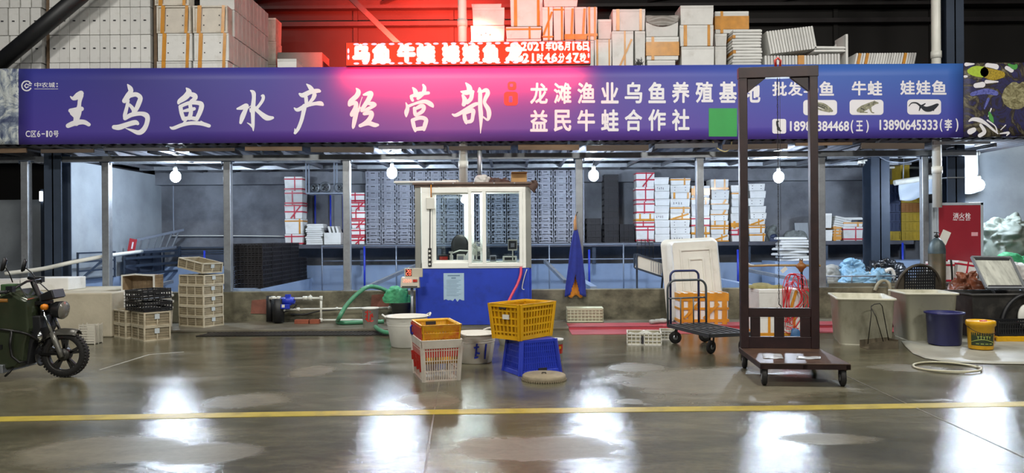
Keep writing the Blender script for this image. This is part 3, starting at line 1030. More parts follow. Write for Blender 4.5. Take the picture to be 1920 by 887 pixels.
q = (P(-60, 271, YB), P(35, 271, YB), P(35, 129, YB), P(-60, 129, YB))
M_photo2 = photo_print('photo_print_pale', ['39415c', '46506e', '7d8898', 'c6ccc8', '4d587a', 'aab4b4'], 3.2)
root3 = thing('sign_end_strip', 'creased grey and white printed strip at the left end of the sign', 'sign', q[0].lerp(q[1], 0.5))
mb = MB()
def crease(u, v):
    p = (q[0].lerp(q[1], u)).lerp(q[3].lerp(q[2], u), v)
    return Vector((p.x, YB - 0.012 + 0.012 * math.sin(u * 40 + 2 * math.sin(v * 9)), p.z))
mb.grid(crease, 24, 14, (0, 0.02, 0))
obj('strip_face', mb, M_photo2, root3, shift='w')

# ------------------------------------------------------------ red running display
YD = 12.5
ZLED = P(1108, 122, 12.6).z
q0 = P(648, 126, YD)
q1 = P(1108, 124, YD)
top = P(648, 82, YD)
Hd = top.z - q0.z
Wd = q1.x - q0.x
led = thing('led_display', 'red LED running text display standing on the top edge of the sign', 'display', Vector((q0.x + Wd / 2, YD, ZLED)))
obj('display_case', MB().box2((-Wd / 2, 0.03, 0), (Wd / 2, 0.13, Hd)), M_black, led, 0.006)
obj('display_screen', MB().box2((-Wd / 2 + 0.01, 0.02, 0.01), (Wd / 2 - 0.01, 0.03, Hd - 0.01)), glow('led_field_bloom', (1.0, 0.05, 0.022), 1.6), led)  # red bloom around the letters, put into the screen as emission
M_led = glow('led_glyph', (1.0, 0.13, 0.11), LED_E)
M_led_edge = glow('led_border', (1.0, 0.16, 0.2), LED_E * 0.6)
def dash(cx, cz, w_, h_):
    tb = MB()
    tb.add([Vector((cx + w_ / 2 * math.cos(2 * PI * a / 10), 0.014, cz + h_ / 2 * math.sin(2 * PI * a / 10))) for a in range(10)], [tuple(range(10))])
    obj('border_dot', tb, M_led_edge, led)
pxm = Wd / 460.0
for i in range(27):
    x = -Wd / 2 + (20 + i * 16.6) * pxm
    dash(x, Hd - 0.035, 11 * pxm, 4.2 * pxm)
    dash(x, 0.035, 11 * pxm, 4.2 * pxm)
for zz in (0.36, 0.63):
    dash(-Wd / 2 + 5 * pxm, Hd * zz, 4 * pxm, 10 * pxm)
    dash(Wd / 2 - 4 * pxm, Hd * zz, 4 * pxm, 10 * pxm)
tb = MB()
def led_write(s, x0, y0, x1, y1, bold):
    write(tb, s, lambda u, v: Vector((-Wd / 2 + (x0 - 648 + (x1 - x0) * u) * pxm, 0.012, ((126 - y1) + (y1 - y0) * v) * pxm)), bold)
for (ch, x0, x1) in (('乌', 660, 694), ('鱼', 697, 733), ('牛', 744, 780), ('蛙', 780, 817), ('娃', 828, 863), ('娃', 866, 900), ('鱼', 904, 937), ('龙', 947, 982)):
    led_write(ch, x0, 85, x1, 122, 0.1)  # strokes widened to stand in for bloom
for i, ch in enumerate('2021年06月16日'):
    n_ = 3.5 if ch == '1' else 0
    led_write(ch, 977 + i * 11.6 + n_, 84, 988 + i * 11.6 - n_, 101, 0.05)
for i, ch in enumerate('21时46分47秒'):
    n_ = 4 if ch == '1' else 0
    led_write(ch, 980 + i * 13.4 + n_, 105, 992 + i * 13.4 - n_, 122, 0.05)
obj('display_lettering', tb, M_led, led)
def red_fill_lamp(x, y, z, e, sx, rx, spread=180):
    l = bpy.data.lights.new('red_fill_lamp', 'AREA')
    l.shape = 'RECTANGLE'
    l.size = sx
    l.size_y = 0.08
    l.energy = e
    l.color = (1.0, 0.05, 0.03)
    l.spread = math.radians(spread)
    o = bpy.data.objects.new('red_fill_lamp', l)
    o.parent = led
    o.location = (x, y, z)
    o.rotation_euler = (rx, 0, 0)
    COL.objects.link(o)
# added red lamps stand in for bloom: wall behind, boxes above, sign face below
red_fill_lamp(-Wd * 0.18, 0.45, Hd + 0.05, RED_FILL_BACK, Wd * 0.5, math.radians(104), 88)
red_fill_lamp(Wd * 0.2, -0.05, Hd + 0.04, RED_FILL_TOP, Wd * 0.6, math.radians(158), 150)
red_fill_lamp(-0.1, -0.32, 0.0, RED_FILL_DOWN, Wd * 0.98, math.radians(64), 110)
# small lit tube far off in the dark bay at the left
t = thing('distant_lamp', 'small lit tube lamp far off in the dark bay at the left', 'lamp', P(77, 377, 15.45))
obj('lamp_tube', MB().cyl((0, 0, 0), (0, 0, 0.2), 0.03, seg=10), glow('distant_glow', (0.9, 0.95, 1.0), 6.0), t)
obj('lamp_bracket', MB().box2((-0.03, 0.03, -t.location.z), (0.03, 0.05, 0.25)), M_dark_steel, t)

# ============================================================ HANGING BULBS
M_bulb = glow('bulb_glow', (0.74, 0.85, 1.0), BULB_E)
def bulb(px, py, y, label, ztop, r=0.095):
    p = P(px, py, y)
    t = thing('hanging_bulb', label, 'bulb', (p.x, y, p.z), 0, 'bare bulbs under the canopy')
    prof = [(0.001, -r * 1.15)]
    for k in range(1, 11):
        a = -PI / 2 + PI * 0.8 * k / 10
        prof.append((r * math.cos(a), r * math.sin(a) * 1.15))
    prof.append((0.03, r * 1.05))
    obj('bulb_globe', MB().lathe(prof, 20), M_bulb, t)
    obj('bulb_socket', MB().lathe([(0.0, r * 1.05), (0.034, r * 1.05), (0.034, r * 1.05 + 0.06), (0.02, r * 1.05 + 0.09), (0.0, r * 1.05 + 0.09)], 14), M_white_plastic, t)
    obj('bulb_cord', MB().cyl((0, 0, r + 0.08), (0, 0, ztop - p.z), 0.006, seg=6), M_black, t)
    obj('ceiling_rose', MB().lathe([(0.0, ztop - p.z - 0.03), (0.06, ztop - p.z - 0.02), (0.07, ztop - p.z), (0.0, ztop - p.z)], 16), M_white_plastic, t)
    return t
bulb(329, 331, 13.9, 'glowing bare bulb hanging over the ladder at the left', 3.095)
bulb(735, 324, 13.9, 'glowing bare bulb hanging in front of the grey crate wall', 3.095)
bulb(1113, 329, 13.9, 'glowing bare bulb hanging right of the cabin, above the black crates', 3.095)
bulb(1460, 332, 13.9, 'glowing bare bulb hanging between the legs of the maroon gantry', 3.095)
bulb(1835, 347, 13.4, 'glowing bare bulb hanging above the red hydrant cabinet', 3.095, 0.095)
# white globe without light beside the dark column
p = P(1801, 316, 13.5)
t = thing('hanging_bulb', 'unlit white globe bulb hanging beside the dark column at the right', 'bulb', p)
obj('bulb_globe', MB().lathe([(0.001, -0.075), (0.045, -0.062), (0.07, -0.03), (0.072, 0.01), (0.05, 0.05), (0.03, 0.07)], 20), M_white_plastic, t)
obj('bulb_socket', MB().lathe([(0.0, 0.06), (0.035, 0.06), (0.035, 0.12), (0.0, 0.14)], 14), M_black, t)
obj('bulb_cord', MB().tube([(0, 0, 0.12), (-0.01, 0, 0.3), (-0.05, 0, 0.5), (-0.06, 0, 3.0 - p.z)], 0.008, 6), M_white_plastic, t)
# fluorescent batten at the upper right, under the picture panel
a = P(1800, 268, 13.2)
c = P(1862, 262, 13.2)
t = thing('light_batten', 'white angled light batten under the picture panel', 'light fitting', a)
obj('batten_body', MB().bar((0, 0, 0), c - a, 0.07, 0.06), M_white_plastic, t, 0.006)
d = (c - a)
obj('batten_lamp_head', MB().box(d + Vector((0.06, 0, 0)), (0.17, 0.12, 0.1)), M_white_plastic, t, 0.015)
obj('batten_arm', MB().cyl(d + Vector((0.1, 0, 0.0)), d + Vector((0.3, 0, 0.0)), 0.012, seg=8), M_white_plastic, t)
obj('batten_hanger', MB().cyl((0.3, 0, 0.03), (0.3, 0, 3.1 - a.z + 0.02), 0.012, seg=8), M_galv, t)

# ============================================================ FOAM BOXES
FB = {}
def foam_box(w, d, h, style, label, loc, rz=0.0, group=None, rot=None, matl=None, name='foam_box', cat='foam box', lid=True, seed=0):
    """origin: middle of the bottom"""
    t = thing(name, label, cat, loc, rz, group, rot)
    m = matl or M_foam
    lh = min(0.05, h * 0.22)
    key = (round(w, 3), round(d, 3), round(h, 3), style, m.name, seed)
    if key in FB:
        for (n, me, mm) in FB[key]:
            o = bpy.data.objects.new(n, me)
            COL.objects.link(o)
            o.parent = t
        return t
    L = []
    b = MB()
    e = 0.012
    b.hexa([(-w / 2 + e, -d / 2 + e, 0.002), (w / 2 - e, -d / 2 + e, 0.002), (w / 2 - e, d / 2 - e, 0.002), (-w / 2 + e, d / 2 - e, 0.002),
            (-w / 2, -d / 2, h - lh), (w / 2, -d / 2, h - lh), (w / 2, d / 2, h - lh), (-w / 2, d / 2, h - lh)])
    L.append(('box_body', b, m))
    l = MB().box2((-w / 2, -d / 2, h - lh + 0.003), (w / 2, d / 2, h - 0.003))
    l.box2((-w / 2 + 0.02, -d / 2 + 0.02, h - lh - 0.001), (w / 2 - 0.02, d / 2 - 0.02, h - lh + 0.004))
    L.append(('box_lid', l, m))
    tp = MB()
    g = 0.004
    GI = [0]
    def gg():
        GI[0] += 1
        return 0.003 + 0.0006 * GI[0]
    rg = random.Random(seed * 7 + int(w * 1000))
    def vband(x, bw):
        g = gg()
        tp.box2((x - bw / 2, -d / 2 - g, 0.0), (x + bw / 2, d / 2 + g, h))
    def hband(z, bw):
        g = gg()
        tp.box2((-w / 2 - g, -d / 2 - g, z - bw / 2), (w / 2 + g, d / 2 + g, z + bw / 2))
    def slash(x0, z0, x1, z1, bw):
        g = gg() * 2.0
        tp.bar((x0, -d / 2 - g / 2, z0), (x1, -d / 2 - g / 2, z1), bw, g, (0, 1, 0))
    tm = M_tape_o
    if style == 'red':
        tm = M_tape_r
        vband(rg.uniform(-0.08, 0.06), 0.024)
        hband(h * 0.12, 0.03)
        hband(h - lh - 0.005, 0.028)
    elif style == 'redx':
        tm = M_tape_r
        vband(0.02, 0.024)
        hband(h * 0.5, 0.03)
        hband(h - 0.02, 0.026)
        slash(-w * 0.15, 0.01, w * 0.42, h - 0.02, 0.026)
    elif style == 'orange2':
        vband(-w * 0.34, w * 0.1)
        vband(w * 0.36, w * 0.08)
    elif style == 'orange1':
        vband(rg.uniform(0.05, 0.15), 0.035)
        hband(h - lh, 0.03)
    elif style == 'orangex':
        slash(-w * 0.4, h * 0.15, w * 0.42, h * 0.85, 0.035)
        vband(w * 0.1, 0.03)
        hband(h * 0.1, 0.025)
    elif style == 'orangewide':
        tp.box2((-w / 2 - g, -d / 2 - g, h * 0.18), (w / 2 + g, d / 2 + g, h * 0.78))
        vband(-w * 0.3, 0.05)
    elif style == 'orangeweb':
        for k in range(6):
            vband(-w * 0.44 + k * w * 0.172, w * (0.06, 0.11, 0.05, 0.09, 0.07, 0.1)[k])
        hband(h * 0.86, h * 0.24)
        hband(h * 0.5, h * 0.07)
        hband(h * 0.12, h * 0.09)
        slash(-w * 0.4, h * 0.2, -w * 0.1, h * 0.7, 0.04)
        slash(0, h * 0.2, w * 0.3, h * 0.66, 0.04)
    elif style == 'orangeband':
        hband(h * 0.16, 0.045)
        vband(-w * 0.28, 0.035)
        vband(w * 0.28, 0.035)
    elif style == 'orangelow':
        hband(h * 0.1, h * 0.16)
        slash(w * 0.2, h * 0.15, w * 0.34, h * 0.95, 0.04)
    elif style == 'writing':
        tm = M_ink
        for k in range(4):
            x = -w * 0.32 + k * w * 0.13
            for q in range(4):
                aa = rg.uniform(0, PI)
                r_ = h * 0.1
                cz = h * 0.42 + rg.uniform(-0.02, 0.02)
                tp.bar((x - r_ * math.cos(aa) * 0.6, -d / 2 - 0.001, cz - r_ * math.sin(aa)), (x + r_ * math.cos(aa) * 0.6, -d / 2 - 0.001, cz + r_ * math.sin(aa)), 0.007, 0.002, (0, 1, 0))
    elif style == 'dots':
        tm = M_ink
        for sx in (-0.28, 0.26):
            for sz in (0.3, 0.68):
                tp.box((w * sx, -d / 2 - 0.0005, h * sz), (0.02, 0.003, 0.014))
    if tp.v:
        L.append(('writing_marks' if tm is M_ink else 'packing_tape', tp, tm))
    out = []
    for (n, mb, mm) in L:
        o = obj(n, mb, mm, t)
        out.append((n, o.data, mm))
    FB[key] = out
    return t

def foam_px(x0, y0, x1, y1, Y, d, style, label, group=None, zbot=None, rz=0.0, matl=None, seed=0, tilt=0.0, name='foam_box', cat='foam box'):
    a = P((x0 + x1) / 2, y1, Y)
    tp = P((x0 + x1) / 2, y0, Y)
    z0 = a.z if zbot is None else zbot
    return foam_box(S(x1 - x0, Y), d, tp.z - z0, style, label, (a.x, Y + d / 2, z0), rz, group, Euler((0, tilt, rz)) if tilt else None, matl, name, cat, seed=seed)

ZD = 4.19
# ---- the wall of boxes on edge, top left
def edge_box_proto():
    m = MB()
    w, d, h = 0.176, 0.44, 0.486
    m.box2((-w / 2, 0, 0), (w / 2 - 0.035, d, h))
    m.box2((w / 2 - 0.033, -0.004, -0.0), (w / 2, d, h))
    return m
EB = edge_box_proto().mesh('foam_box')
EB.materials.append(M_foam)
EC = MB().box2((-0.03, -0.006, 0.24), (0.015, 0.006, 0.262)).mesh('clip_mark')
EC.materials.append(M_ink)
xa = P(-18, 60, 13.3).x
xs = []
for i in range(15):
    px = -16 + i * 20.8 if i < 5 else 101.5 + (i - 5) * 19.0
    xs.append(P(px, 60, 13.3).x)
GN = 'foam boxes on edge, top left'
for r in range(4):
    for i in range(15):
        side = 'left' if i < 5 else 'right'
        n = i + 1 if i < 5 else i - 4
        rown = ['lowest', 'second', 'third', 'topmost'][r]
        lab = 'white foam box on edge, %s row, %s from the left %s the brown gap' % (rown, nth(n - 1), 'before' if i < 5 else 'after')
        o = bpy.data.objects.new('foam_box', EB)
        COL.objects.link(o)
        o.location = (xs[i] + (0.02 if r % 2 else 0.0) * (i < 5), 13.3 + random.uniform(0, 0.012), ZD + r * 0.498 + 0.002)
        tag(o, lab, 'foam box', GN)
        c = bpy.data.objects.new('clip_mark', EC)
        COL.objects.link(c)
        c.parent = o
# filler boards: brown upright boards between the groups
for px, lab in ((89.5, 'brown upright board between the foam boxes, behind the slanting brace'), (291, 'brown upright board left of the taped open foam boxes')):
    x = P(px, 60, 13.32).x
    single('wooden_board', MB().box2((-0.03, 0, 0), (0.03, 0.4, 2.0)), M_wood, lab, 'board', (x, 13.33, ZD))
# ---- open boxes facing out, with orange tape
def open_face_box(w, d, h, recess, label, loc):
    t = thing('foam_box', label, 'foam box', loc, 0, 'taped open foam boxes above the sign')
    b = MB()
    k = 0.035
    b.box2((-w / 2, 0.03, 0.003), (w / 2, d, h - 0.003))
    for (p, q) in (((-w / 2, 0, 0.003), (w / 2, 0.03, k)), ((-w / 2, 0, h - k), (w / 2, 0.03, h - 0.003)), ((-w / 2, 0, k), (-w / 2 + k, 0.03, h - k)), ((w / 2 - k, 0, k), (w / 2, 0.03, h - k))):
        b.box2(p, q)
    if not recess:
        b.box2((-w / 2 + k, 0.008, k), (w / 2 - k, 0.03, h - k))
    obj('box_body', b, M_foam_old if recess else M_foam, t, 0.006)
    for x in (-w * 0.33, w * 0.36):
        tp = MB()
        tp.bar((x, -0.002, 0.0), (x + 0.02, -0.002, h), 0.07 if x < 0 else 0.055, 0.004, (0, 1, 0))
        obj('packing_tape', tp, M_tape_o, t)
    dt = MB()
    for sx in (-0.2, 0.25):
        for sz in (0.3, 0.65):
            dt.box((w * sx, 0.028 if recess else 0.006, h * sz), (0.02, 0.006, 0.02))
    obj('dark_studs', dt, M_ink, t)
    return t
for r in range(4):
    for c, (x0, x1) in enumerate(((293, 358), (361, 427))):
        if r == 3 and c == 1:
            continue
        a = P((x0 + x1) / 2, 64, 13.25)
        lab = 'orange taped foam box facing out, %s row, %s column right of the boxes on edge' % (['lowest', 'second', 'third', 'topmost'][r], ['first', 'second'][c])
        open_face_box(S(x1 - x0, 13.25) - 0.01, 0.24, 0.496, r in (2, 3), lab, (a.x + (-0.03 if r == 3 else 0.02 if r == 1 else 0), 13.25, ZD + r * 0.498))
# rows running back behind them
NB = MB().box2((-0.315, 0, 0.003), (0.315, 0.165, 0.49))
NB.box2((-0.318, 0.165, 0.0), (0.318, 0.2, 0.493))
NBM = NB.mesh('foam_box')
NBM.materials.append(M_foam)
x = P(394, 64, 13.25).x
for r in range(4):
    for i in range(9):
        o = bpy.data.objects.new('foam_box', NBM)
        COL.objects.link(o)
        o.location = (x + 0.01 + (0.0 if r < 2 else 0.012), 13.52 + i * 0.21, ZD + r * 0.498)
        tag(o, 'foam box on edge in the row running back, %s row, %s behind the taped box' % (['lowest', 'second', 'third', 'topmost'][r], nth(i)), 'foam box', 'foam boxes in the rows running back')
# brown stack further back beside them, with red-lit tape
for r in range(4):
    foam_box(0.62, 0.5, 0.49, 'orange2', 'dusty foam box in the taped stack at the end of the foam rows, %s' % ['lowest', 'second', 'third', 'topmost'][r], (P(468, 60, 15.6).x, 15.75, ZD + r * 0.495), matl=M_foam_old, group='dusty foam stack')
for r in range(4):
    foam_box(0.22, 0.4, 0.49, 'none', 'narrow dusty foam box on edge beside the dark opening, %s of its stack' % ['lowest', 'second', 'third', 'topmost'][r], (P(506, 60, 15.6).x, 15.85, ZD + r * 0.495), matl=M_foam_old, group='dusty narrow stack')
# pale cabinet in the red shade
M_cabinet = mat('dull_cabinet_paint', '77726c', 0.5, var=0.1)
t = thing('storage_cabinet', 'plain pale cabinet standing in the red light left of the display', 'cabinet', (P(562, 100, 15.2).x, 15.2, ZD))
obj('cabinet_body', MB().box2((-0.46, 0, 0), (0.46, 0.6, 1.13)), M_cabinet, t, 0.01)
obj('cabinet_door', MB().box2((-0.44, -0.015, 0.03), (0.44, 0.0, 1.1)), M_cabinet, t, 0.005)
obj('side_panel', MB().box2((0.462, 0.05, 0.05), (0.475, 0.55, 0.95)), M_black, t)
foam_px(520, 110, 556, 126, 13.6, 0.4, 'dots', 'small foam box with dark studs in front of the pale cabinet', zbot=ZD)
foam_px(458, 270, 562, 286, 13.3, 0.45, 'dots', 'foam box lying under the sign edge on the canopy', zbot=3.155)

# ---- boxes right of the display
GU = 'foam boxes above the sign, right of the display'
UP = [
 (884, 7, 940, 14, 13.35, 'none', 'thin foam lid lying on the first stack right of the drain pipe', None),
 (886, 14, 946, 47, 13.35, 'none', 'plain foam box, upper one of the first stack right of the drain pipe', None),
 (883, 48, 946, 76, 13.35, 'writing', 'foam box with faint writing and orange tape, right of the drain pipe', None),
 (883, 77, 946, 126, 13.35, 'orangelow', 'foam box half hidden by the display, under the box with faint writing', ZD),
 (957, -10, 1018, 49, 13.5, 'orange2', 'tall foam box with two vertical orange tapes at the picture top', None),
 (949, 50, 1015, 72, 13.35, 'orange1', 'low foam box under the tall one with two vertical tapes', None),
 (950, 73, 1015, 126, 13.35, 'none', 'foam box behind the display, under the low taped box', ZD),
 (1020, -2, 1083, 12, 13.35, 'none', 'flat foam box lying across the upright thin boxes', None),
 (1017, 13, 1037, 75, 13.35, 'orangex', 'thin upright foam box, first of the row of five above the display', None),
 (1038, 13, 1058, 75, 13.35, 'orange1', 'thin upright foam box, second of the row of five above the display', None),
 (1059, 13, 1077, 75, 13.35, 'orangelow', 'thin upright foam box, third of the row of five above the display', None),
 (1078, 13, 1100, 75, 13.35, 'orangelow', 'thin upright foam box, fourth of the row of five above the display', None),
 (1101, 13, 1120, 75, 13.35, 'orangeband', 'thin upright foam box, fifth of the row of five above the display', None),
 (1017, 76, 1114, 126, 13.35, 'none', 'wide foam box hidden behind the right end of the display', ZD),
 (1121, 36, 1147, 73, 13.45, 'none', 'plain small foam box between the upright row and the sagging cover', None),
 (1115, 74, 1147, 126, 13.35, 'orange2', 'foam box with orange tape right beside the display end', ZD),
 (1149, 17, 1210, 57, 13.35, 'orange2', 'foam box with a thick lid and two orange tapes, third stack', None),
 (1148, 58, 1188, 126, 13.35, 'orangex', 'upright foam box with crossed orange tape below the thick lid box', ZD),
 (1191, 58, 1210, 126, 13.36, 'writing', 'narrow upright foam box with black writing and a taped edge', ZD),
 (1211, 30, 1272, 68, 13.35, 'none', 'foam box with a sagging grey plastic cover on its upper half', None),
 (1212, 69, 1273, 112, 13.35, 'orangewide', 'foam box wrapped in wide orange tape under the covered one', None),
 (1214, 113, 1266, 126, 13.35, 'none', 'lowest foam box under the one wrapped in wide orange tape', ZD),
 (1276, 10, 1338, 46, 13.35, 'none', 'big plain foam box, topmost of the tall stack of three', None),
 (1275, 47, 1338, 86, 13.35, 'orange2', 'foam box with short orange tapes, middle of the tall stack', None),
 (1278, 87, 1339, 126, 13.35, 'none', 'plain foam box, lowest of the tall stack of three', ZD),
 (1341, 21, 1404, 62, 13.6, 'orangewide', 'foam box covered with wide orange tape behind the lid stack', None),
 (1341, 63, 1363, 86, 13.6, 'none', 'small dusty foam box under the orange covered one', None),
 (1341, 87, 1362, 126, 13.6, 'none', 'foam box in the shade left of the lid stack', ZD),
]
for k, (x0, y0, x1, y1, Y, st, lab, zb) in enumerate(UP):
    foam_px(x0, y0, x1, y1, Y, 0.45, st, lab, GU, zb, seed=k)
# support block under the orange covered box, hidden behind the lid stack
foam_px(1365, 63, 1404, 126, 13.75, 0.4, 'none', 'foam box in shade directly behind the lid stack', GU, ZD)
# plastic cover sagging over the covered box
a = P(1241, 30, 13.35)
W_ = S(61, 13.35)
mb = MB()
def sag(u, v):
    x = (u - 0.5) * W_ * 1.01
    if v < 0.5:
        return Vector((x, 0.45 - v * 0.9 - 0.0, 0.008 + 0.006 * math.sin(u * 17)))
    k = (v - 0.5) * 2
    return Vector((x, -0.012 - 0.014 * math.sin(k * 9 + 6 * math.sin(u * PI)) * math.sin(u * PI), 0.006 - k * (0.11 + 0.085 * math.sin(u * PI))))
mb.grid(sag, 24, 24, (0, 0, 0.003))
single('plastic_cover', mb, mat('grey_plastic_sheet', '8f8c86', 0.4, var=0.15, scale=6), 'grey plastic sheet sagging over a foam box above the sign', 'sheet', (a.x, 13.35, a.z))

# ---- foam lids
LIDS = {}
def lid(loc, rot, label, group, sc=(1, 1, 1)):
    if sc not in LIDS:
        b = MB()
        b.box2((-0.3 * sc[0], -0.2 * sc[1], 0.0), (0.3 * sc[0], 0.2 * sc[1], 0.034 * sc[2]))
        b.box2((-0.285 * sc[0], -0.185 * sc[1], 0.034 * sc[2]), (0.285 * sc[0], 0.185 * sc[1], 0.045 * sc[2]))
        o = obj('foam_board', b, M_foam, None, 0.005)
        LIDS[sc] = o
    else:
        o = LIDS[sc].copy()
        COL.objects.link(o)
    o.location = loc
    o.rotation_euler = rot
    tag(o, label, 'foam lid', group)
    return o
def lid_tape(o, w, d, t, x=0.0):
    obj('packing_tape', MB().box((x, 0, t / 2), (w, d, t + 0.006)), M_tape_o, o)
x = P(1402, 80, 13.35).x
for i in range(19):
    o = lid((x + random.uniform(-0.015, 0.015), 13.58, ZD + i * 0.0545), (0, random.uniform(-0.006, 0.006), random.uniform(-0.03, 0.03)), 'white foam lid lying flat in the tall lid stack above the sign, %s' % ORD[i] if i else 'white foam lid lying flat, lowest of the tall lid stack above the sign', 'lids in the tall flat stack', (0.88, 1, 1.12))
    if i % 5 == 1 or i == 16:
        lid_tape(o, 0.05, 0.405, 0.05, -0.24)
# lower row of upright lids
for i in range(25):
    px = 1434 + i * 5.7
    p = P(px, 105, 13.4)
    o = lid((p.x, 13.6, ZD + (0.28 if i < 18 else 0.292)), (0, PI / 2, 0), 'upright foam lid in the long low row above the sign, %s from its left end' % nth(i), 'lids in the long low row', (0.92 if i < 18 else 0.96, 1, 1.05))
    if i in (11, 12):
        lid_tape(o, 0.55, 0.405, 0.048)
# upper leaning row
for i in range(17):
    px = 1441 + i * 5.2
    p = P(px, 83, 13.4)
    lid((p.x, 13.6, P(1480, 104, 13.4).z + 0.235 + i * 0.0055), (0, PI / 2 - 0.18, 0), 'leaning foam lid in the upper tilted row, %s from its left end' % nth(i), 'lids in the upper tilted row', (0.7, 1, 1.0))
# frame of lids lying and one standing
p = P(1556, 92, 13.4)
lid((p.x, 13.6, P(1556, 97, 13.4).z), (0, 0, 0), 'foam lid lying flat to the right of the tilted row', 'flat lids beside the tilted row', (0.95, 1, 1))
lid((p.x, 13.6, P(1556, 91, 13.4).z), (0, 0.02, 0), 'upper foam lid lying flat to the right of the tilted row', 'flat lids beside the tilted row', (0.95, 1, 1))
p = P(1588, 92, 13.4)
single('foam_slab', MB().box2((-0.02, -0.2, 0), (0.02, 0.25, P(1588, 64, 13.4).z - ZD)).hexa([(-0.16, 0.2, 0.36), (-0.02, 0.2, 0.36), (-0.02, 0.25, 0.36), (-0.16, 0.25, 0.36), (-0.03, 0.2, 0.85), (-0.02, 0.2, 0.85), (-0.02, 0.25, 0.85), (-0.03, 0.25, 0.85)]), M_foam, 'tall foam panel standing upright at the end of the low lid row', 'foam panel', (p.x, 13.6, ZD))
# right leaning row
for i in range(24):
    px = 1600 + i * 4.75
    p = P(px, 110, 13.4)
    o = lid((p.x, 13.6, ZD + 0.305), (0, PI / 2 + 0.22, 0), 'leaning foam lid in the right hand row above the sign, %s from its left end' % nth(i), 'lids in the right hand row', (0.98, 1, 0.9))
    if i in (1, 4, 19):
        lid_tape(o, 0.58, 0.405, 0.041)

# ============================================================ GOODS ON THE BACK SHELF
ZS = 1.352
def crate_mesh(w, d, h, m_name, matl, nribs=4, rail=0.5, deep=0.02):
    b = MB()
    b.box2((-w / 2 + deep, -d / 2 + deep, 0.004), (w / 2 - deep, d / 2 - deep, h - 0.02))
    for z0, z1 in ((0.0, h * 0.12), (h * 0.86, h - 0.003)):
        for (p, q) in (((-w / 2, -d / 2, z0), (w / 2, -d / 2 + 0.012, z1)), ((-w / 2, d / 2 - 0.012, z0), (w / 2, d / 2, z1)), ((-w / 2, -d / 2 + 0.012, z0), (-w / 2 + 0.012, d / 2 - 0.012, z1)), ((w / 2 - 0.012, -d / 2 + 0.012, z0), (w / 2, d / 2 - 0.012, z1))):
            b.box2(p, q)
    for i in range(nribs + 1):
        x = -w / 2 + 0.008 + (w - 0.016) * i / nribs
        for y in (-d / 2 + 0.006, d / 2 - 0.006):
            b.box((x, y, h * 0.5), (0.014, 0.012, h * 0.74))
        y = -d / 2 + 0.008 + (d - 0.016) * i / nribs
        for xx in (-w / 2 + 0.006, w / 2 - 0.006):
            b.box((xx, y, h * 0.5), (0.012, 0.014, h * 0.74))
    for y in (-d / 2 + 0.006, d / 2 - 0.006):
        b.box((0, y, h * rail), (w - 0.02, 0.008, 0.012))
    return b
GW, GH, GDp = S(29.4, 16.35) - 0.006, 0.1462, 0.45
gm = crate_mesh(GW - 0.018, GDp, GH, 'crate', M_grey_crate, 4, 0.42, 0.045).box((0, -GDp / 2 + 0.004, GH * 0.66), (GW * 0.42, 0.014, GH * 0.36)).mesh('grey_crate')
gm.materials.append(M_grey_crate)
hm = MB().box((0, -GDp / 2 - 0.004, GH * 0.70), (GW * 0.26, 0.004, GH * 0.13)).mesh('hand_hole')
hm.materials.append(M_ink)
for c in range(14):
    px = 700.0 + c * 29.4
    p = P(px, 450, 16.35)
    for r in range(11):
        o = bpy.data.objects.new('grey_crate', gm)
        COL.objects.link(o)
        o.location = (p.x + random.uniform(-0.003, 0.003), 16.35 + GDp / 2 + random.uniform(0, 0.01), ZS + r * (GH + 0.0005))
        tag(o, 'grey plastic crate, %s of the %s stack in the crate wall, counted from the left' % (ORD[r], nth(c)), 'crate', 'grey crates in the crate wall')
        h_ = bpy.data.objects.new('hand_hole', hm)
        COL.objects.link(h_)
        h_.parent = o
# black crates right of them
bw = S(27, 16.35)
for c, (px, rows, hh) in enumerate(((1114, 4, 0.135), (1147, 11, 0.137), (1176, 3, 0.135))):
    bm_ = crate_mesh(bw, 0.45, hh, 'crate', M_black_dull, 3, 0.5).mesh('black_crate')
    bm_.materials.append(M_black_dull)
    p = P(px, 450, 16.35)
    for r in range(rows):
        o = bpy.data.objects.new('black_crate', bm_)
        COL.objects.link(o)
        o.location = (p.x, 16.35 + 0.225, ZS + r * hh)
        tag(o, 'black plastic crate, %s of the %s black stack right of the grey crate wall' % (ORD[r], ['left', 'tall middle', 'right'][c]), 'crate', 'black crates on the back shelf')
# ---- foam box columns
def column_of(x0, x1, ys, styles, where, Y=16.35, d=0.4, jit=0.012, grp='foam boxes on the back shelf', z0=None):
    n = len(ys) - 1
    zb = P((x0 + x1) / 2, ys[-1], Y).z
    base = ZS if z0 is None else z0
    sh = base - zb
    cur = base
    for k in range(n - 1, -1, -1):
        xo = random.uniform(-jit, jit)
        a = P((x0 + x1) / 2, ys[k], Y)
        zt = a.z + sh * (k + 0.0) / n
        st = styles[k % len(styles)]
        lev = n - 1 - k
        nm = ORD[lev] if lev < n - 1 or n == 1 else 'topmost'
        foam_box(S(x1 - x0, Y) - 0.012, d, round(zt - cur, 3) - 0.002, st, 'white foam box, %s of the %s' % (nm, where), (a.x + xo, Y + d / 2 + random.uniform(0, 0.02), cur), 0.0, grp, seed=k)
        cur += round(zt - cur, 3)
column_of(533.5, 567.5, (331, 356, 381, 406, 433, 452), ('red', 'red', 'redx', 'orange1', 'red'), 'red taped stack left of the lid pile')
column_of(658, 684, (361, 378, 394, 411, 427, 441, 456), ('red', 'redx'), 'red taped stack left of the grey crate wall')
column_of(1192, 1227, (323, 351, 378, 401, 415, 427, 455), ('redx', 'red', 'red', 'orangeband', 'red', 'red'), 'red taped stack right of the black crates')
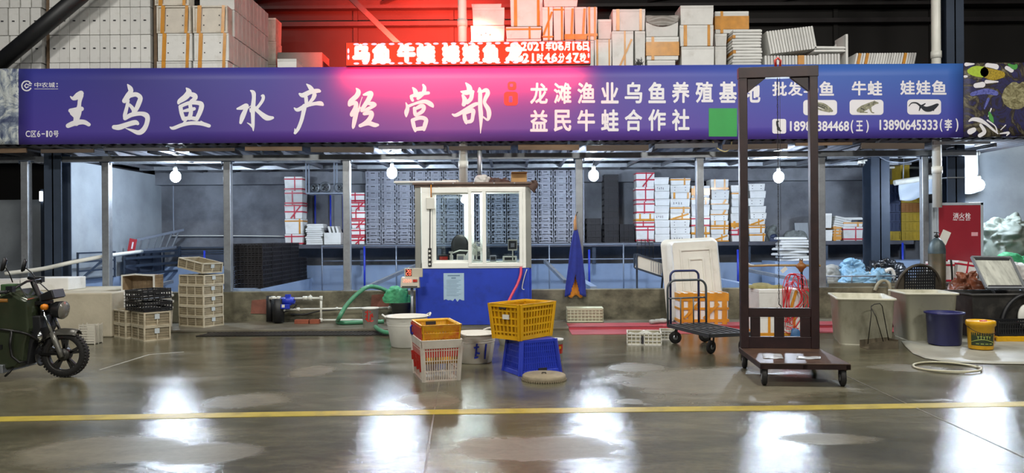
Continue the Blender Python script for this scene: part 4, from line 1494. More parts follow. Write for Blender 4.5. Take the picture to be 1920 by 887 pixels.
column_of(1227, 1256, (332, 346, 359, 373, 386, 400, 413, 427, 440, 455), ('none', 'writing', 'none', 'none'), 'plain stack right of the red taped stack')
column_of(1257, 1295, (334, 347, 361, 373, 388, 400, 413, 427, 440, 455), ('orange1', 'dots', 'orange2', 'writing', 'orange1', 'orangex', 'dots', 'dots', 'writing'), 'stack left of the post behind the tub')
column_of(1297, 1332, (348, 370, 384, 406, 426, 441, 455), ('orangewide', 'orange1', 'none', 'red', 'orangeband', 'orangeband'), 'stack behind the post above the tub')
column_of(1333, 1367, (336, 357, 374, 384, 394, 404, 415, 427, 441, 455), ('orangeband', 'dots', 'orangelow', 'none', 'orangelow', 'dots', 'orangeband', 'orange1', 'orangex'), 'stack right of the post above the tub')
column_of(1371, 1402, (347, 360, 373, 388, 401, 416, 430, 443, 455), ('none', 'orange1', 'none', 'none', 'none', 'orangewide', 'red', 'none'), 'stack behind the left leg of the gantry')
column_of(1405, 1436, (344, 358, 372, 387, 400, 412, 425, 439, 455), ('dots', 'none', 'dots', 'none', 'dots', 'orangex', 'orange1', 'orange1'), 'stack just right of the gantry left leg', jit=0.03)
# ---- lids left of them
p = P(588, 452, 16.35)
for i in range(10):
    lid((p.x + random.uniform(-0.02, 0.02), 16.6, ZS + i * 0.046), (0, 0, random.uniform(-0.04, 0.04)), 'white foam lid in the flat pile right of the red taped stack, %s' % ORD[i], 'flat lid pile on the back shelf', (0.6, 1, 1))
# open foam box with lids standing in it
p = P(622, 455, 16.35)
w_, d_, h_ = 0.37, 0.4, 0.26
t = thing('foam_box', 'open white foam box with lids standing in it, right of the lid pile', 'foam box', (p.x, 16.6, ZS))
b = MB()
b.box2((-w_ / 2, -d_ / 2, 0.0), (w_ / 2, d_ / 2, 0.03))
b.box2((-w_ / 2, -d_ / 2, 0.03), (w_ / 2, -d_ / 2 + 0.025, h_))
b.box2((-w_ / 2, d_ / 2 - 0.025, 0.03), (w_ / 2, d_ / 2, h_))
b.box2((-w_ / 2, -d_ / 2 + 0.025, 0.03), (-w_ / 2 + 0.025, d_ / 2 - 0.025, h_))
b.box2((w_ / 2 - 0.025, -d_ / 2 + 0.025, 0.03), (w_ / 2, d_ / 2 - 0.025, h_))
obj('box_body', b, M_foam, t, 0.008)
for i in range(3):
    lid((p.x - 0.07 + i * 0.085, 16.6, ZS + 0.225), (0, PI / 2 - 0.25, 0), 'foam lid standing in the open foam box on the shelf, %s from the left' % nth(i), 'lids in the open foam box', (0.6, 0.8, 1))

# ---- big stack of black trays on the pond ledge
tw, td, th = 0.54, 0.55, 0.08
tm_ = crate_mesh(tw, td, th, 'tray', M_black_dull, 8, 0.5).mesh('black_tray')
tm_.materials.append(M_black_dull)
for c in range(5):
    for r in range(10 if c < 4 else 6):
        o = bpy.data.objects.new('black_tray', tm_)
        COL.objects.link(o)
        o.location = (-4.80 + random.uniform(-0.008, 0.008), 13.70 + c * 0.585, 0.602 + r * 0.0805)
        tag(o, 'black plastic tray, %s from the bottom, in the %s tray stack from the front' % (nth(r) if r == 0 else ORD[r], nth(c)), 'tray', 'black trays on the pond ledge')

# ---- steel bracket with round fans, blue pipes
def bracket():
    p = P(610, 340, 15.4)
    t = thing('hanging_bracket', 'pale steel bracket hanging from the canopy with fans on it', 'bracket', (p.x, 15.4, P(612, 362, 15.4).z))
    b = MB()
    W = S(72, 15.4)
    top = 3.10 - t.location.z
    for x in (-W / 2, -W / 2 + 0.06, W * 0.2, W * 0.27, W / 2):
        b.box2((x - 0.014, -0.012 if x < 0 or x == W / 2 else 0.1, 0), (x + 0.014, 0.012 if x < 0 or x == W / 2 else 0.124, top))
    b.box2((-W / 2, -0.02, -0.02), (W / 2, 0.3, 0.01))
    obj('bracket_frame', b, M_rail, t)
    for k, (px, r) in enumerate(((591, 0.1), (610, 0.115), (637, 0.105))):
        f = thing('round_fan', 'grey round fan on the hanging bracket, %s' % ('leftmost of three', 'middle one of three', 'right one, behind the post')[k], 'fan', (P(px, 350, 15.5).x, 15.52, t.location.z + 0.012 + r))
        rm = Matrix.Rotation(PI / 2, 3, 'X')
        obj('fan_case', MB().lathe([(r * 0.8, 0.07), (r, 0.05), (r, -0.05), (r * 0.8, -0.07), (r * 0.8, 0.07)], 24, rot=rm), M_galv, f)
        g = MB()
        for rr in (0.25, 0.45, 0.65, 0.8):
            g.tube([(r * rr * math.cos(a * PI / 10), -0.06, r * rr * math.sin(a * PI / 10)) for a in range(20)], 0.003, 5, True)
        obj('fan_guard', g, M_galv, f)
        bl = MB()
        for a in range(5):
            q = a * 2 * PI / 5
            bl.bar((0, 0, 0), (r * 0.7 * math.cos(q), 0, r * 0.7 * math.sin(q)), 0.02, r * 0.4, (math.cos(q + 1.2), 0.6, math.sin(q + 1.2)))
        obj('fan_blades', bl, M_black, f)
bracket()
for px, y0, lab in ((590, 366, 'blue pipe running down under the left fan'), (619, 366, 'blue pipe running down under the middle fan'), (643, 366, 'blue pipe running down beside the post under the right fan')):
    a = P(px, y0, 16.9)
    single('blue_pipe', MB().cyl((0, 0, 0), (0, 0, a.z - 1.36), 0.02, seg=10), M_blue, lab, 'pipe', (a.x, 16.93, 1.36))
# back wall cable
def cable(pts, r, name, label, mt, Y=None, cat='cable', kind=None):
    ps = [Vector(q) for q in pts]
    o = ps[0].copy()
    out = []
    n = len(ps)
    for i in range(n - 1):
        p0, p1, p2, p3 = ps[max(0, i - 1)], ps[i], ps[i + 1], ps[min(n - 1, i + 2)]
        for j in range(6 + (1 if i == n - 2 else 0)):
            t = j / 6
            out.append(0.5 * ((2 * p1) + (-p0 + p2) * t + (2 * p0 - 5 * p1 + 4 * p2 - p3) * t * t + (-p0 + 3 * p1 - 3 * p2 + p3) * t ** 3) - o)
    return single(name, MB().tube(out, r, 8), mt, label, cat, o)
cable([P(325, 345, 16.93), P(325, 400, 16.93), P(326, 444, 16.93)], 0.012, 'conduit', 'thin pale conduit running down the wall under the left bulb', M_rail)
cable([P(320, 442, 16.9), P(430, 442, 16.9), P(532, 443, 16.9)], 0.012, 'rope', 'thin white line stretched along the wall to the red taped stack', M_white_plastic, cat='rope')
cable([P(10, 513, 12.6), P(80, 504, 12.7), P(130, 493, 12.75), P(200, 480, 13.25), P(266, 471.5, 14.95)], 0.035, 'white_pipe', 'long white pipe sloping along the left wall behind the tricycle', M_white_plastic, cat='pipe')

# ---- folded gate and rails on the left wall
t = thing('folded_gate', 'dark steel gate frame with a diagonal brace against the left wall', 'gate', (-7.9, 13.45, 0.752))
b = MB()
L, H = 1.25, 0.5
for z in (0.015, 0.17, 0.34, H):
    b.bar((0, 0, z), (0, L, z), 0.03, 0.03)
for y in (0, L):
    b.bar((0, y, 0), (0, y, H + 0.015), 0.03, 0.03)
obj('gate_frame', b, M_dark_steel, t)
obj('gate_brace', MB().bar((0.02, 0.05, 0.02), (0.02, L - 0.15, H), 0.02, 0.035), M_dark_steel, t)
t = thing('rail_bundle', 'dark steel rails lying along the left wall and the corner', 'rails', (-7.85, 14.9, 0.752))
b = MB()
for k, z in enumerate((0.02, 0.2, 0.36, 0.47)):
    b.bar((0.05, 0, z), (0.33, 1.75, z + 0.02), 0.05, 0.05)
for y in (0.02, 0.6, 1.2, 1.7):
    b.bar((0.03, y, 0), (0.03, y, 0.5), 0.03, 0.03)
obj('side_rails', b, M_dark_steel, t)
obj('side_sheet', MB().box2((-0.03, 0.1, 0.05), (-0.02, 1.7, 0.45)), mat('dark_tarp', '3a4252', 0.7, var=0.25, scale=3), t)
t = thing('wall_rail', 'dark steel rails along the back wall left of the tray stack', 'rails', (-7.7, 16.9, 0.9))
b = MB()
for z in (0.40, 0.33, 0.28):
    b.bar((0, 0, z), (2.0, 0, z), 0.03, 0.03)
for x in (0.1, 1.95):
    b.bar((x, 0, 0), (x, 0, 0.43), 0.05, 0.05)
obj('rail_bars', b, M_dark_steel, t)
for x in (0.1, 1.95):
    obj('rail_leg', MB().bar((x, 0.02, -0.9), (x, 0.02, 0.02), 0.04, 0.04), M_dark_steel, t)
obj('rail_sheet', MB().box2((0.05, 0.03, -0.02), (2.0, 0.04, 0.25)), MATS['dark_tarp'], t)
# ladder lying on the rails
t = thing('ladder', 'aluminium ladder lying on its side on the rails under the left bulb', 'ladder', P(250, 470, 15.2))
loc = Vector(t.location)
A0, A1 = P(252, 471, 15.2), P(330, 463, 16.5)
B0, B1 = P(256, 450, 15.2), P(344, 431, 16.5)
for p, q in ((A0, A1), (B0, B1)):
    obj('ladder_rail', MB().bar(p, q, 0.03, 0.05), M_rail, t, shift='w')
for k in range(6):
    f = (k + 0.7) / 6.3
    obj('rung', MB().bar(A0.lerp(A1, f), B0.lerp(B1, f), 0.025, 0.03), M_galv, t, shift='w')
a = P(248, 474, 15.1)
t = thing('fire_extinguisher_sign', 'red tilted board at the left end of the lying ladder', 'board', a)
obj('sign_plate', MB().box((0, 0, 0.15), (0.15, 0.02, 0.27), 0, Euler((0, 0.2, 0)).to_matrix()), mat('board_red', 'b03038', 0.5, var=0.1), t, 0.004)
obj('sign_mark', MB().box((0.01, -0.012, 0.15), (0.03, 0.004, 0.14), 0, Euler((0, 0.2, 0)).to_matrix()), M_print_white, t)

# ---- railing in front of the shelf, slanting channels, blue pond pipes
t = thing('pond_railing', 'thin pale railing with two bars along the pond under the shelf', 'railing', (-4.1, 15.95, 0.22))
b = MB()
for z in (1.10, 0.78):
    b.cyl((0, 0, z), (7.6, 0, z), 0.013, seg=8)
obj('rail_bars', b, M_rail, t)
for x in (0.0, 1.6, 3.2, 4.9, 6.5, 7.6):
    obj('railing_post', MB().cyl((x, 0, 0), (x, 0, 1.12), 0.015, seg=8), M_rail, t)
for (p, q, lab) in ((P(678, 543, 13.45), P(798, 490, 15.7), 'grey steel channel slanting over the pond left of the cabin'), (P(1060, 528, 13.9), P(1022, 490, 15.7), 'grey steel channel slanting over the pond right of the cabin'), (P(1398, 506, 15.4), P(1512, 528, 13.5), 'grey slanting channel over the pond behind the gantry'), (P(277, 540, 13.6), P(322, 528, 14.6), 'pale pipe slanting over the pond behind the crate piles')):
    single('channel_bar', MB().bar((0, 0, 0), q - p, 0.07, 0.06), M_galv, lab, 'channel', p)
for px, y0, y1, lab in ((684, 462, 527, 'blue pipe standing in the pond left of the cabin'), (1104, 468, 537, 'blue pipe standing in the pond right of the apron'), (1382, 468, 530, 'blue pipe standing in the pond behind the gantry left leg'), (385, 470, 520, 'blue pipe standing in the pond left of the tray stack'), (1690, 455, 520, 'blue pipe standing in the pond under the yellow crates')):
    a = P(px, y0, 15.9)
    single('pond_pipe', MB().cyl((0, 0, 0), (0, 0, a.z - 0.22), 0.022, seg=10), M_blue, lab, 'pipe', (a.x, 15.85, 0.22))

# ---- mixed clutter on the shelf, right half
foam_px(1537, 400, 1560, 431, 16.3, 0.35, 'none', 'plain foam box left of the tilted lid bundle on the shelf', zbot=ZS + 0.283, seed=1)
column_of(1540, 1562, (431, 455), ('none',), 'pair beside the right gantry leg', grp=None)
p = P(1578, 415, 16.35)
for i in range(5):
    lid((p.x + i * 0.012, 16.58, ZS + 0.29 + i * 0.047), (0, 0.2, 0.05), 'tilted foam lid in the leaning bundle on the shelf, %s' % ORD[i], 'tilted lid bundle', (0.62, 1, 1))
column_of(1563, 1579, (424, 431, 437, 443, 455), ('orangewide', 'orangeband', 'orangeband', 'orangewide'), 'flat brown taped pile under the tilted lids', grp=None)
column_of(1582, 1619, (416, 427, 455), ('orange1', 'red'), 'short stack beside the dark column', grp=None)
lid((P(1602, 410, 16.35).x, 16.58, ZS + 0.462), (0, 0, 0), 'foam lid with a red edge lying on the short stack beside the dark column', None, (0.66, 1, 1.2))
# heap of net sacks and sheets beside the foam columns
from mathutils import noise as MN
def heap(name, label, cat, loc, rx, ry, h, mt, seed=0, nu=64, nv=40, amp=0.35, folds=5.0, kind=None, group=None, flat=0.0):
    """a slumped pile of soft stuff with creases: closed surface resting on its base"""
    off = Vector((seed * 3.17, seed * 1.31, seed * 0.73))
    size = 1.5 / folds
    vs = []
    for j in range(nv + 1):
        s = j / nv
        for i in range(nu):
            a = 2 * PI * i / nu
            r = math.sin(s * PI / 2) ** 0.8
            z = math.cos(s * PI / 2) ** (0.8 + flat * 0.5)
            p = Vector((rx * r * math.cos(a), ry * r * math.sin(a), h * z))
            nrm = Vector((p.x / rx / rx, p.y / ry / ry, max(0.0, p.z) / h / h)).normalized()
            w1 = MN.noise(p * (0.5 / size) + off)
            w2 = MN.noise(p * (0.5 / size) + off * 1.7)
            q = (p + Vector((w1, w2, w1 * 0.5)) * size * 0.6) / size + off
            f = MN.voronoi(q)[0]
            cr = min(1.0, (f[1] - f[0]) * 1.5)
            f2 = MN.voronoi(q * 2.2 + off)[0]
            cr2 = min(1.0, (f2[1] - f2[0]) * 1.5)
            dsp = amp * (0.9 * size * w1 + size * 0.65 * (cr - 0.4) + size * 0.25 * (cr2 - 0.4))
            p = p + nrm * max(-0.35 * min(rx, ry, h), min(0.35 * min(rx, ry, h), dsp))
            vs.append(Vector((p.x, p.y, 0.0 if j == nv else max(0.0, p.z))))
    # one crown point
    top = sum((vs[i] for i in range(nu)), Vector()) / nu
    for i in range(nu):
        vs[i] = top.copy()
    mb = MB()
    fs = []
    for j in range(nv):
        for i in range(nu):
            k = (i + 1) % nu
            if j == 0:
                fs.append((0, nu + i, nu + k))
            else:
                fs.append((j * nu + i, (j + 1) * nu + i, (j + 1) * nu + k, j * nu + k))
    fs.append(tuple(nv * nu + i for i in range(nu)))
    mb.add(vs, fs, True)
    return single(name, mb, mt, label, cat, loc, 0, group, kind=kind)
M_sack = mat('grey_sacking', '6f7573', 0.85, var=0.3, scale=8, bump=0.6, bscale=25)
p = P(1460, 452, 16.4)
heap('net_sack', 'grey bundled net sack slumped beside the foam columns on the shelf', 'sack', (p.x - 0.08, 16.6, ZS - 0.002), 0.18, 0.2, 0.36, M_sack, 3)
p = P(1495, 452, 16.4)
heap('net_sack', 'loose grey plastic bundle slumped on the shelf behind the gantry chain', 'sack', (p.x + 0.06, 16.6, ZS - 0.002), 0.22, 0.2, 0.27, M_sack, 5, amp=0.5)
p = P(1452, 452, 16.4)
heap('dark_sack', 'small dark blue bag on the shelf under the hanging bulb at the gantry', 'bag', (p.x - 0.02, 16.32, ZS - 0.002), 0.1, 0.08, 0.14, mat('dark_blue_bag', '2b3650', 0.6, var=0.2), 8)
single('foam_panel_grey', MB().box((0, 0, 0.2), (0.3, 0.03, 0.4), 0, Euler((-0.15, 0, 0)).to_matrix()), mat('corrugated_pale', 'a8b0b8', 0.5, var=0.1, stretch=(12, 1, 1), scale=3), 'pale ribbed sheet leaning on the wall behind the grey bundle', 'sheet', (P(1505, 425, 16.8).x, 16.86, ZS + 0.01))
# stack of crumpled foam sheets in front, below the shelf
t_loc = P(1488, 489, 15.6)
struct('pond_ledge_right', MB().box2((t_loc.x - 0.5, 15.3, 0.22), (t_loc.x + 3.4, 16.1, t_loc.z - 0.004)), M_pond)
z = t_loc.z
for i in range(9):
    th_ = 0.05
    lid((t_loc.x + random.uniform(-0.06, 0.06), 15.7, z + i * 0.056), (random.uniform(-0.0, 0.0), random.uniform(-0.008, 0.008), random.uniform(-0.25, 0.25)), 'flat foam lid in the ragged stack below the shelf, between the gantry legs, %s' % ORD[i], 'ragged flat lids between the gantry legs', (1.0, 1, 1.1))

# ---- yellow and navy crates at the shelf's right end
cw, ch_ = S(45, 16.3), S(17.6, 16.3)
ym = crate_mesh(cw - 0.01, 0.45, ch_ - 0.004, 'crate', M_yellow, 6).mesh('plastic_crate')
M_olive = mat('dull_yellow_plastic', '9c8320', 0.55, var=0.15, scale=6, dirt=('4e4114', 0.3, 6))
ym.materials.append(M_olive)
nm_ = crate_mesh(cw - 0.01, 0.45, ch_ - 0.004, 'crate', M_navy, 6).mesh('plastic_crate')
M_navy2 = mat('dull_navy_plastic', '27324f', 0.55, var=0.15, scale=6)
nm_.materials.append(M_navy2)
om_ = crate_mesh(cw - 0.01, 0.45, ch_ - 0.004, 'crate', M_yellow, 6).mesh('plastic_crate')
om_.materials.append(mat('dull_orange_plastic', '8a5a24', 0.55, var=0.15, scale=6))
for c, px in enumerate((1667, 1713)):
    for r in range(6):
        if c == 0:
            mm = ym if r == 0 else nm_
        else:
            mm = om_ if r == 3 else ym
        colr = {ym: 'dull yellow', nm_: 'navy blue', om_: 'brownish orange'}[mm]
        o = bpy.data.objects.new('plastic_crate', mm)
        COL.objects.link(o)
        o.location = (P(px, 450, 16.3).x, 16.3 + 0.23, ZS + r * ch_)
        tag(o, '%s plastic crate, %s of the %s stack right of the dark column' % (colr, ORD[r], ['left', 'right'][c]), 'crate', 'coloured crates at the end of the shelf')
o = bpy.data.objects.new('plastic_crate', ym)
COL.objects.link(o)
o.location = (P(1690, 400, 16.3).x, 16.55, ZS + 6 * ch_ + cw / 2)
o.rotation_euler = (0, PI / 2 - 0.0, 0)
tag(o, 'dull yellow crate standing on end on top of the coloured crate stacks', 'crate', 'coloured crates at the end of the shelf')
o = thing('plastic_basin', 'bright blue plastic basin beside the navy crates right of the dark column', 'basin', (P(1650, 455, 16.1).x, 16.12, ZS - 0.0))
obj('basin_body', MB().lathe([(0.0, 0.0), (0.07, 0.0), (0.12, 0.16), (0.13, 0.165), (0.115, 0.16), (0.065, 0.01), (0.0, 0.01)], 20, sy=0.6), M_blue, o)
# cardboard bundle below the navy crates
p = P(1660, 452, 15.95)
# ---- rolled white sheet in front of the yellow crates
a = P(1677, 343, 15.3)
t = thing('rolled_sheet', 'white rolled sheet hanging open in front of the yellow crates', 'sheet', a)
W_ = S(82, 15.3)
b = MB()
b.tube([(0, 0, 0), (W_ * 0.3, 0, 0.04), (W_ * 0.7, 0, 0.09), (W_, 0, 0.13)], [0.055, 0.06, 0.062, 0.06], 16)
obj('sheet_roll', b, M_white_plastic, t)
b = MB()
b.grid(lambda u, v: Vector((W_ * 0.1 + W_ * 0.88 * u, -0.02 + 0.03 * math.sin(v * 4 + u * 5), 0.02 + 0.1 * u - (0.38 + 0.04 * math.sin(u * 6)) * v)), 20, 12, (0, 0.004, 0))
obj('sheet_drop', b, mat('white_sheet', 'a9b5c2', 0.4, var=0.05), t)
obj('sheet_hanger', MB().tube([(W_ * 0.2, 0, 0.05), (W_ * 0.25, 0.05, 3.1 - a.z)], 0.01, 6).tube([(W_ * 0.9, 0, 0.12), (W_ * 0.9, 0.05, 3.1 - a.z)], 0.01, 6), M_rail, t)
# second hanging white sheet roll behind the unlit bulb
a = P(1797, 292, 14.2)
t = thing('rolled_sheet', 'white rolled sheet hanging behind the unlit bulb at the right', 'sheet', a)
W_ = S(38, 14.2)
obj('sheet_roll', MB().tube([(0, 0, 0), (W_, 0, 0.05)], 0.055, 16), M_white_plastic, t)
obj('roll_end', MB().cyl((W_, 0, 0.05), (W_ + 0.006, 0, 0.0503), 0.035, seg=14), M_ink, t)
obj('sheet_drop', MB().grid(lambda u, v: Vector((W_ * u, -0.02 + 0.02 * math.sin(v * 5), 0.04 * u - 0.72 * v - 0.04 * math.sin(u * 3) * v)), 14, 14, (0, 0.004, 0)), MATS['white_sheet'], t)
obj('sheet_hanger', MB().tube([(W_ * 0.5, 0, 0.03), (W_ * 0.5, 0, 3.13 - a.z)], 0.01, 6), M_rail, t)
# security camera on the column, cables under the canopy
p = P(1618, 305, 14.35)
t = thing('security_camera', 'small white dome camera on an arm beside the dark column', 'camera', p)
obj('camera_arm', MB().tube([(0.16, 0.15, 0.06), (0.05, 0.05, 0.05), (-0.08, 0, 0.02)], 0.018, 8), M_white_plastic, t)
obj('camera_body', MB().lathe([(0.0, 0.05), (0.06, 0.04), (0.07, -0.02), (0.0, -0.02)], 18, (-0.03, 0, 0)), M_white_plastic, t)
obj('camera_dome', MB().lathe([(0.055, -0.02), (0.05, -0.06), (0.03, -0.085), (0.0, -0.095)], 18, (-0.03, 0, 0)), M_black, t)
cable([P(1645, 292, 14.4), P(1665, 302, 14.4), P(1695, 305, 14.4), P(1727, 297, 14.2), P(1745, 290, 14)], 0.012, 'ceiling_cable', 'sagging pale cable between the dark column and the drain pipe', M_rail)
cable([P(1543, 312, 14.4), P(1575, 305, 14.4), P(1608, 298, 14.4), P(1640, 290, 14.5)], 0.010, 'ceiling_cable', 'pale cable rising from the gantry to the dome camera', M_rail)
t = cable([P(1645, 314, 16.6), P(1680, 314, 16.6), P(1730, 315, 16.6)], 0.03, 'white_pipe', 'white pipe along the wall above the yellow crates', M_white_plastic, cat='pipe')
cable([P(1336, 264, 12.72), P(1345, 278, 12.70), P(1360, 284, 12.7), P(1370, 276, 12.7), P(1372, 264, 12.72)], 0.012, 'loose_cable', 'yellowish loop of cable hanging under the sign left of the gantry', mat('cable_cream', 'b8aa78', 0.5, var=0.1))

# ============================================================ THE CABIN
YK = 12.0
def cx(px, py=444):
    return P(px, py, YK).x
def cz(py):
    return P(888, py, YK).z - 0.04
kx = P(888, 560, YK).x
M_kwhite = mat('cabin_white_frame', 'f0f2ec', 0.4, var=0.04)
M_kgrey = mat('cabin_grey_profile', '9a9c96', 0.4, 0.5, var=0.08)
M_kblue = mat('cabin_blue_panel', '2440b4', 0.45, var=0.12, scale=3, dirt=('1a2660', 0.3, 5))
cab = thing('sales_cabin', 'small white framed sales cabin with sliding windows and blue lower panels', 'cabin', (kx, YK, 0.04))
KW = S(218, YK)
KD = 0.95
KH = cz(346)
ZW = cz(503)
hw = KW / 2
b = MB()
b.box2((-hw + 0.03, 0.0, 0.03), (hw - 0.03, 0.03, ZW))
b.box2((-hw + 0.0, 0.03, 0.03), (-hw + 0.03, KD, ZW))
b.box2((hw - 0.03, 0.03, 0.03), (hw, KD, ZW))
b.box2((-hw + 0.03, KD - 0.03, 0.03), (hw - 0.03, KD, ZW))
obj('lower_panel', b, M_kblue, cab, 0.006)
obj('cabin_floor', MB().box2((-hw + 0.03, 0.03, 0.0), (hw - 0.03, KD - 0.03, 0.05)), M_kgrey, cab)
for sx in (-1, 1):
    for y in (0.0, KD - 0.09):
        obj('corner_post', MB().box2((sx * hw - (0.09 if sx > 0 else 0), y, ZW), (sx * hw + (0.09 if sx < 0 else 0), y + 0.09, KH)), M_kgrey, cab, 0.006)
x_l, x_r = cx(791) - kx, cx(986) - kx
z0, z1 = ZW, cz(351)
b = MB()
b.box2((x_l, -0.012, z0), (x_r, 0.06, z0 + 0.09))
b.box2((x_l, -0.012, z1 - 0.09), (x_r, 0.06, z1))
b.box2((x_l, -0.012, z0 + 0.09), (x_l + 0.17, 0.06, z1 - 0.09))
b.box2((x_r - 0.05, -0.012, z0 + 0.09), (x_r, 0.06, z1 - 0.09))
obj('window_frame', b, M_kwhite, cab, 0.005)
def sash(px0, px1, y, z0, z1, mull=None):
    a, c = cx(px0) - kx, cx(px1) - kx
    t = 0.055
    b = MB()
    b.box2((a, y, z0), (c, y + 0.035, z0 + t))
    b.box2((a, y, z1 - t), (c, y + 0.035, z1))
    b.box2((a, y, z0 + t), (a + t, y + 0.035, z1 - t))
    b.box2((c - t, y, z0 + t), (c, y + 0.035, z1 - t))
    if mull:
        m = cx(mull) - kx
        b.box2((m - 0.03, y, z0 + t), (m + 0.03, y + 0.035, z1 - t))
    o = obj('window_sash', b, M_kwhite, cab, 0.004)
    obj('window_pane', MB().box2((a + t, y + 0.015, z0 + t), (c - t, y + 0.02, z1 - t)), M_glass, o)
sash(811, 884, 0.03, cz(494), cz(358))
sash(878, 980, -0.025, cz(500), cz(353), 908)
# side and rear frames
b = MB()
for sx in (-1, 1):
    x = sx * (hw - 0.03)
    b.box2((x - 0.03, 0.09, ZW), (x + 0.03, KD - 0.09, ZW + 0.07))
    b.box2((x - 0.03, 0.09, KH - 0.1), (x + 0.03, KD - 0.09, KH))
    b.box2((x - 0.025, 0.45, ZW + 0.07), (x + 0.025, 0.51, KH - 0.1))
b.box2((-hw + 0.09, KD - 0.06, ZW), (hw - 0.09, KD, ZW + 0.07))
b.box2((-hw + 0.09, KD - 0.06, KH - 0.1), (hw - 0.09, KD, KH))
b.box2((cx(864) - kx, KD - 0.07, ZW), (cx(880) - kx + 0.03, KD - 0.01, KH))
b.box2((cx(896) - kx, KD - 0.07, ZW), (cx(908) - kx, KD - 0.01, KH))
obj('rear_and_side_frame', b, M_kwhite, cab, 0.004)
b = MB()
b.box2((-hw + 0.09, KD - 0.035, ZW + 0.07), (cx(864) - kx, KD - 0.03, KH - 0.1))
b.box2((cx(908) - kx, KD - 0.035, ZW + 0.07), (hw - 0.09, KD - 0.03, KH - 0.1))
obj('rear_glass', b, M_glass, cab)
b = MB()
b.box2((-hw - 0.03, -0.05, KH), (hw + 0.03, KD + 0.0, KH + 0.035))
b.box2((-hw, -0.02, KH - 0.04), (hw, 0.0, KH))
obj('roof_panel', b, mat('cabin_roof_brown', '6e5c52', 0.6, var=0.2, scale=5), cab, 0.006)
obj('counter_top', MB().box2((-hw + 0.09, 0.08, ZW - 0.03), (hw - 0.09, 0.5, cz(491))), M_kwhite, cab)
b = MB()
for k in range(5):
    b.cyl((-hw + 0.3 + k * 0.33, -0.055, KH + 0.017), (-hw + 0.3 + k * 0.33, -0.048, KH + 0.017), 0.012, seg=8)
obj('roof_bolts', b, M_galv, cab)
zc = 0.04 + cz(491)       # counter height in the world
# inside lamp and tube
def inside(px, dy, z):
    return Vector((P(px, 444, YK + dy).x, YK + dy, z))
p = P(870, 375, YK + 0.55)
t = thing('cabin_bulb', 'bright bulb inside the cabin at the top of the middle window', 'bulb', p)
r = 0.05
obj('bulb_globe', MB().lathe([(0.001, -r * 1.1)] + [(r * math.cos(-PI / 2 + PI * 0.85 * k / 8), r * 1.1 * math.sin(-PI / 2 + PI * 0.85 * k / 8)) for k in range(1, 9)], 18), glow('cabin_bulb_glow', (0.92, 1.0, 0.95), BULB_E * 0.8), t)
obj('bulb_socket', MB().cyl((0, 0, 0.04), (0, 0, 0.1), 0.025, seg=12), M_white_plastic, t)
obj('bulb_cord', MB().cyl((0, 0, 0.1), (0, 0, KH + 0.04 - p.z), 0.006, seg=6), M_black, t)
a = P(818, 363, YK + 0.3)
c = P(874, 362, YK + 0.3)
t = thing('tube_lamp', 'white tube lamp under the cabin ceiling behind the left window', 'lamp', a)
obj('lamp_tube', MB().cyl((0, 0, 0), (c.x - a.x, 0, 0), 0.016, seg=12), glow('tube_glow', (0.95, 1.0, 0.97), 6.0), t)
obj('lamp_batten', MB().box2((-0.01, -0.02, 0.016), (c.x - a.x + 0.01, 0.02, 0.05)), M_white_plastic, t)
obj('lamp_hanger', MB().box2((0.02, -0.01, 0.05), (0.05, 0.01, KH + 0.04 - a.z)).box2((c.x - a.x - 0.05, -0.01, 0.05), (c.x - a.x - 0.02, 0.01, KH + 0.04 - a.z)), M_white_plastic, t)
# chair inside
p = inside(862, 0.66, 0.09)
t = thing('office_chair', 'black round-backed chair inside the cabin behind the window', 'chair', p)
zt = P(862, 440, YK + 0.66).z - 0.09
b = MB()
b.lathe([(0.0, 0.03), (0.10, 0.028), (0.145, 0.015), (0.155, 0.0), (0.145, -0.015), (0.10, -0.028), (0.0, -0.03)], 22, (0, 0, zt - 0.2), Matrix.Rotation(PI / 2, 3, 'X'), sy=1.3)
obj('backrest', b, M_black, t)
obj('backrest_bar', MB().tube([(-0.16, -0.035, zt - 0.33), (0, -0.05, zt - 0.27), (0.16, -0.035, zt - 0.28)], 0.012, 8), M_white_plastic, t)
obj('seat', MB().box2((-0.2, -0.3, 0.43), (0.2, 0.08, 0.5)), M_black, t, 0.02)
obj('seat_post', MB().cyl((0, -0.1, 0.05), (0, -0.1, 0.43), 0.03).bar((0, 0.05, 0.45), (0, 0.03, zt - 0.3), 0.05, 0.02, (0, 1, 0)), M_black, t)
b = MB()
for k in range(5):
    a_ = k * 2 * PI / 5
    b.bar((0, -0.1, 0.05), (0.22 * math.cos(a_), -0.1 + 0.22 * math.sin(a_), 0.02), 0.04, 0.03)
obj('seat_base', b, M_black, t)
# desk fan
p = inside(893, 0.33, zc)
t = thing('desk_fan', 'white desk fan behind the sliding window of the cabin', 'fan', p)
zf = P(893, 467, YK + 0.33).z - zc
rm = Matrix.Rotation(PI / 2, 3, 'X')
obj('fan_base', MB().lathe([(0.0, 0.0), (0.075, 0.0), (0.07, 0.02), (0.015, 0.03), (0.012, zf - 0.04), (0.0, zf - 0.04)], 18), M_white_plastic, t)
b = MB()
for rr in (0.3, 0.5, 0.7, 0.88, 1.0):
    b.tube([(0.12 * rr * math.cos(k * PI / 12), -0.045 + 0.03 * rr * rr, zf + 0.12 * rr * math.sin(k * PI / 12)) for k in range(24)], 0.0035, 5, True)
for k in range(16):
    q = k * PI / 8
    b.cyl((0.03 * math.cos(q), -0.044, zf + 0.03 * math.sin(q)), (0.12 * math.cos(q), -0.015, zf + 0.12 * math.sin(q)), 0.002, seg=5)
obj('fan_guard', b, M_white_plastic, t)
b = MB()
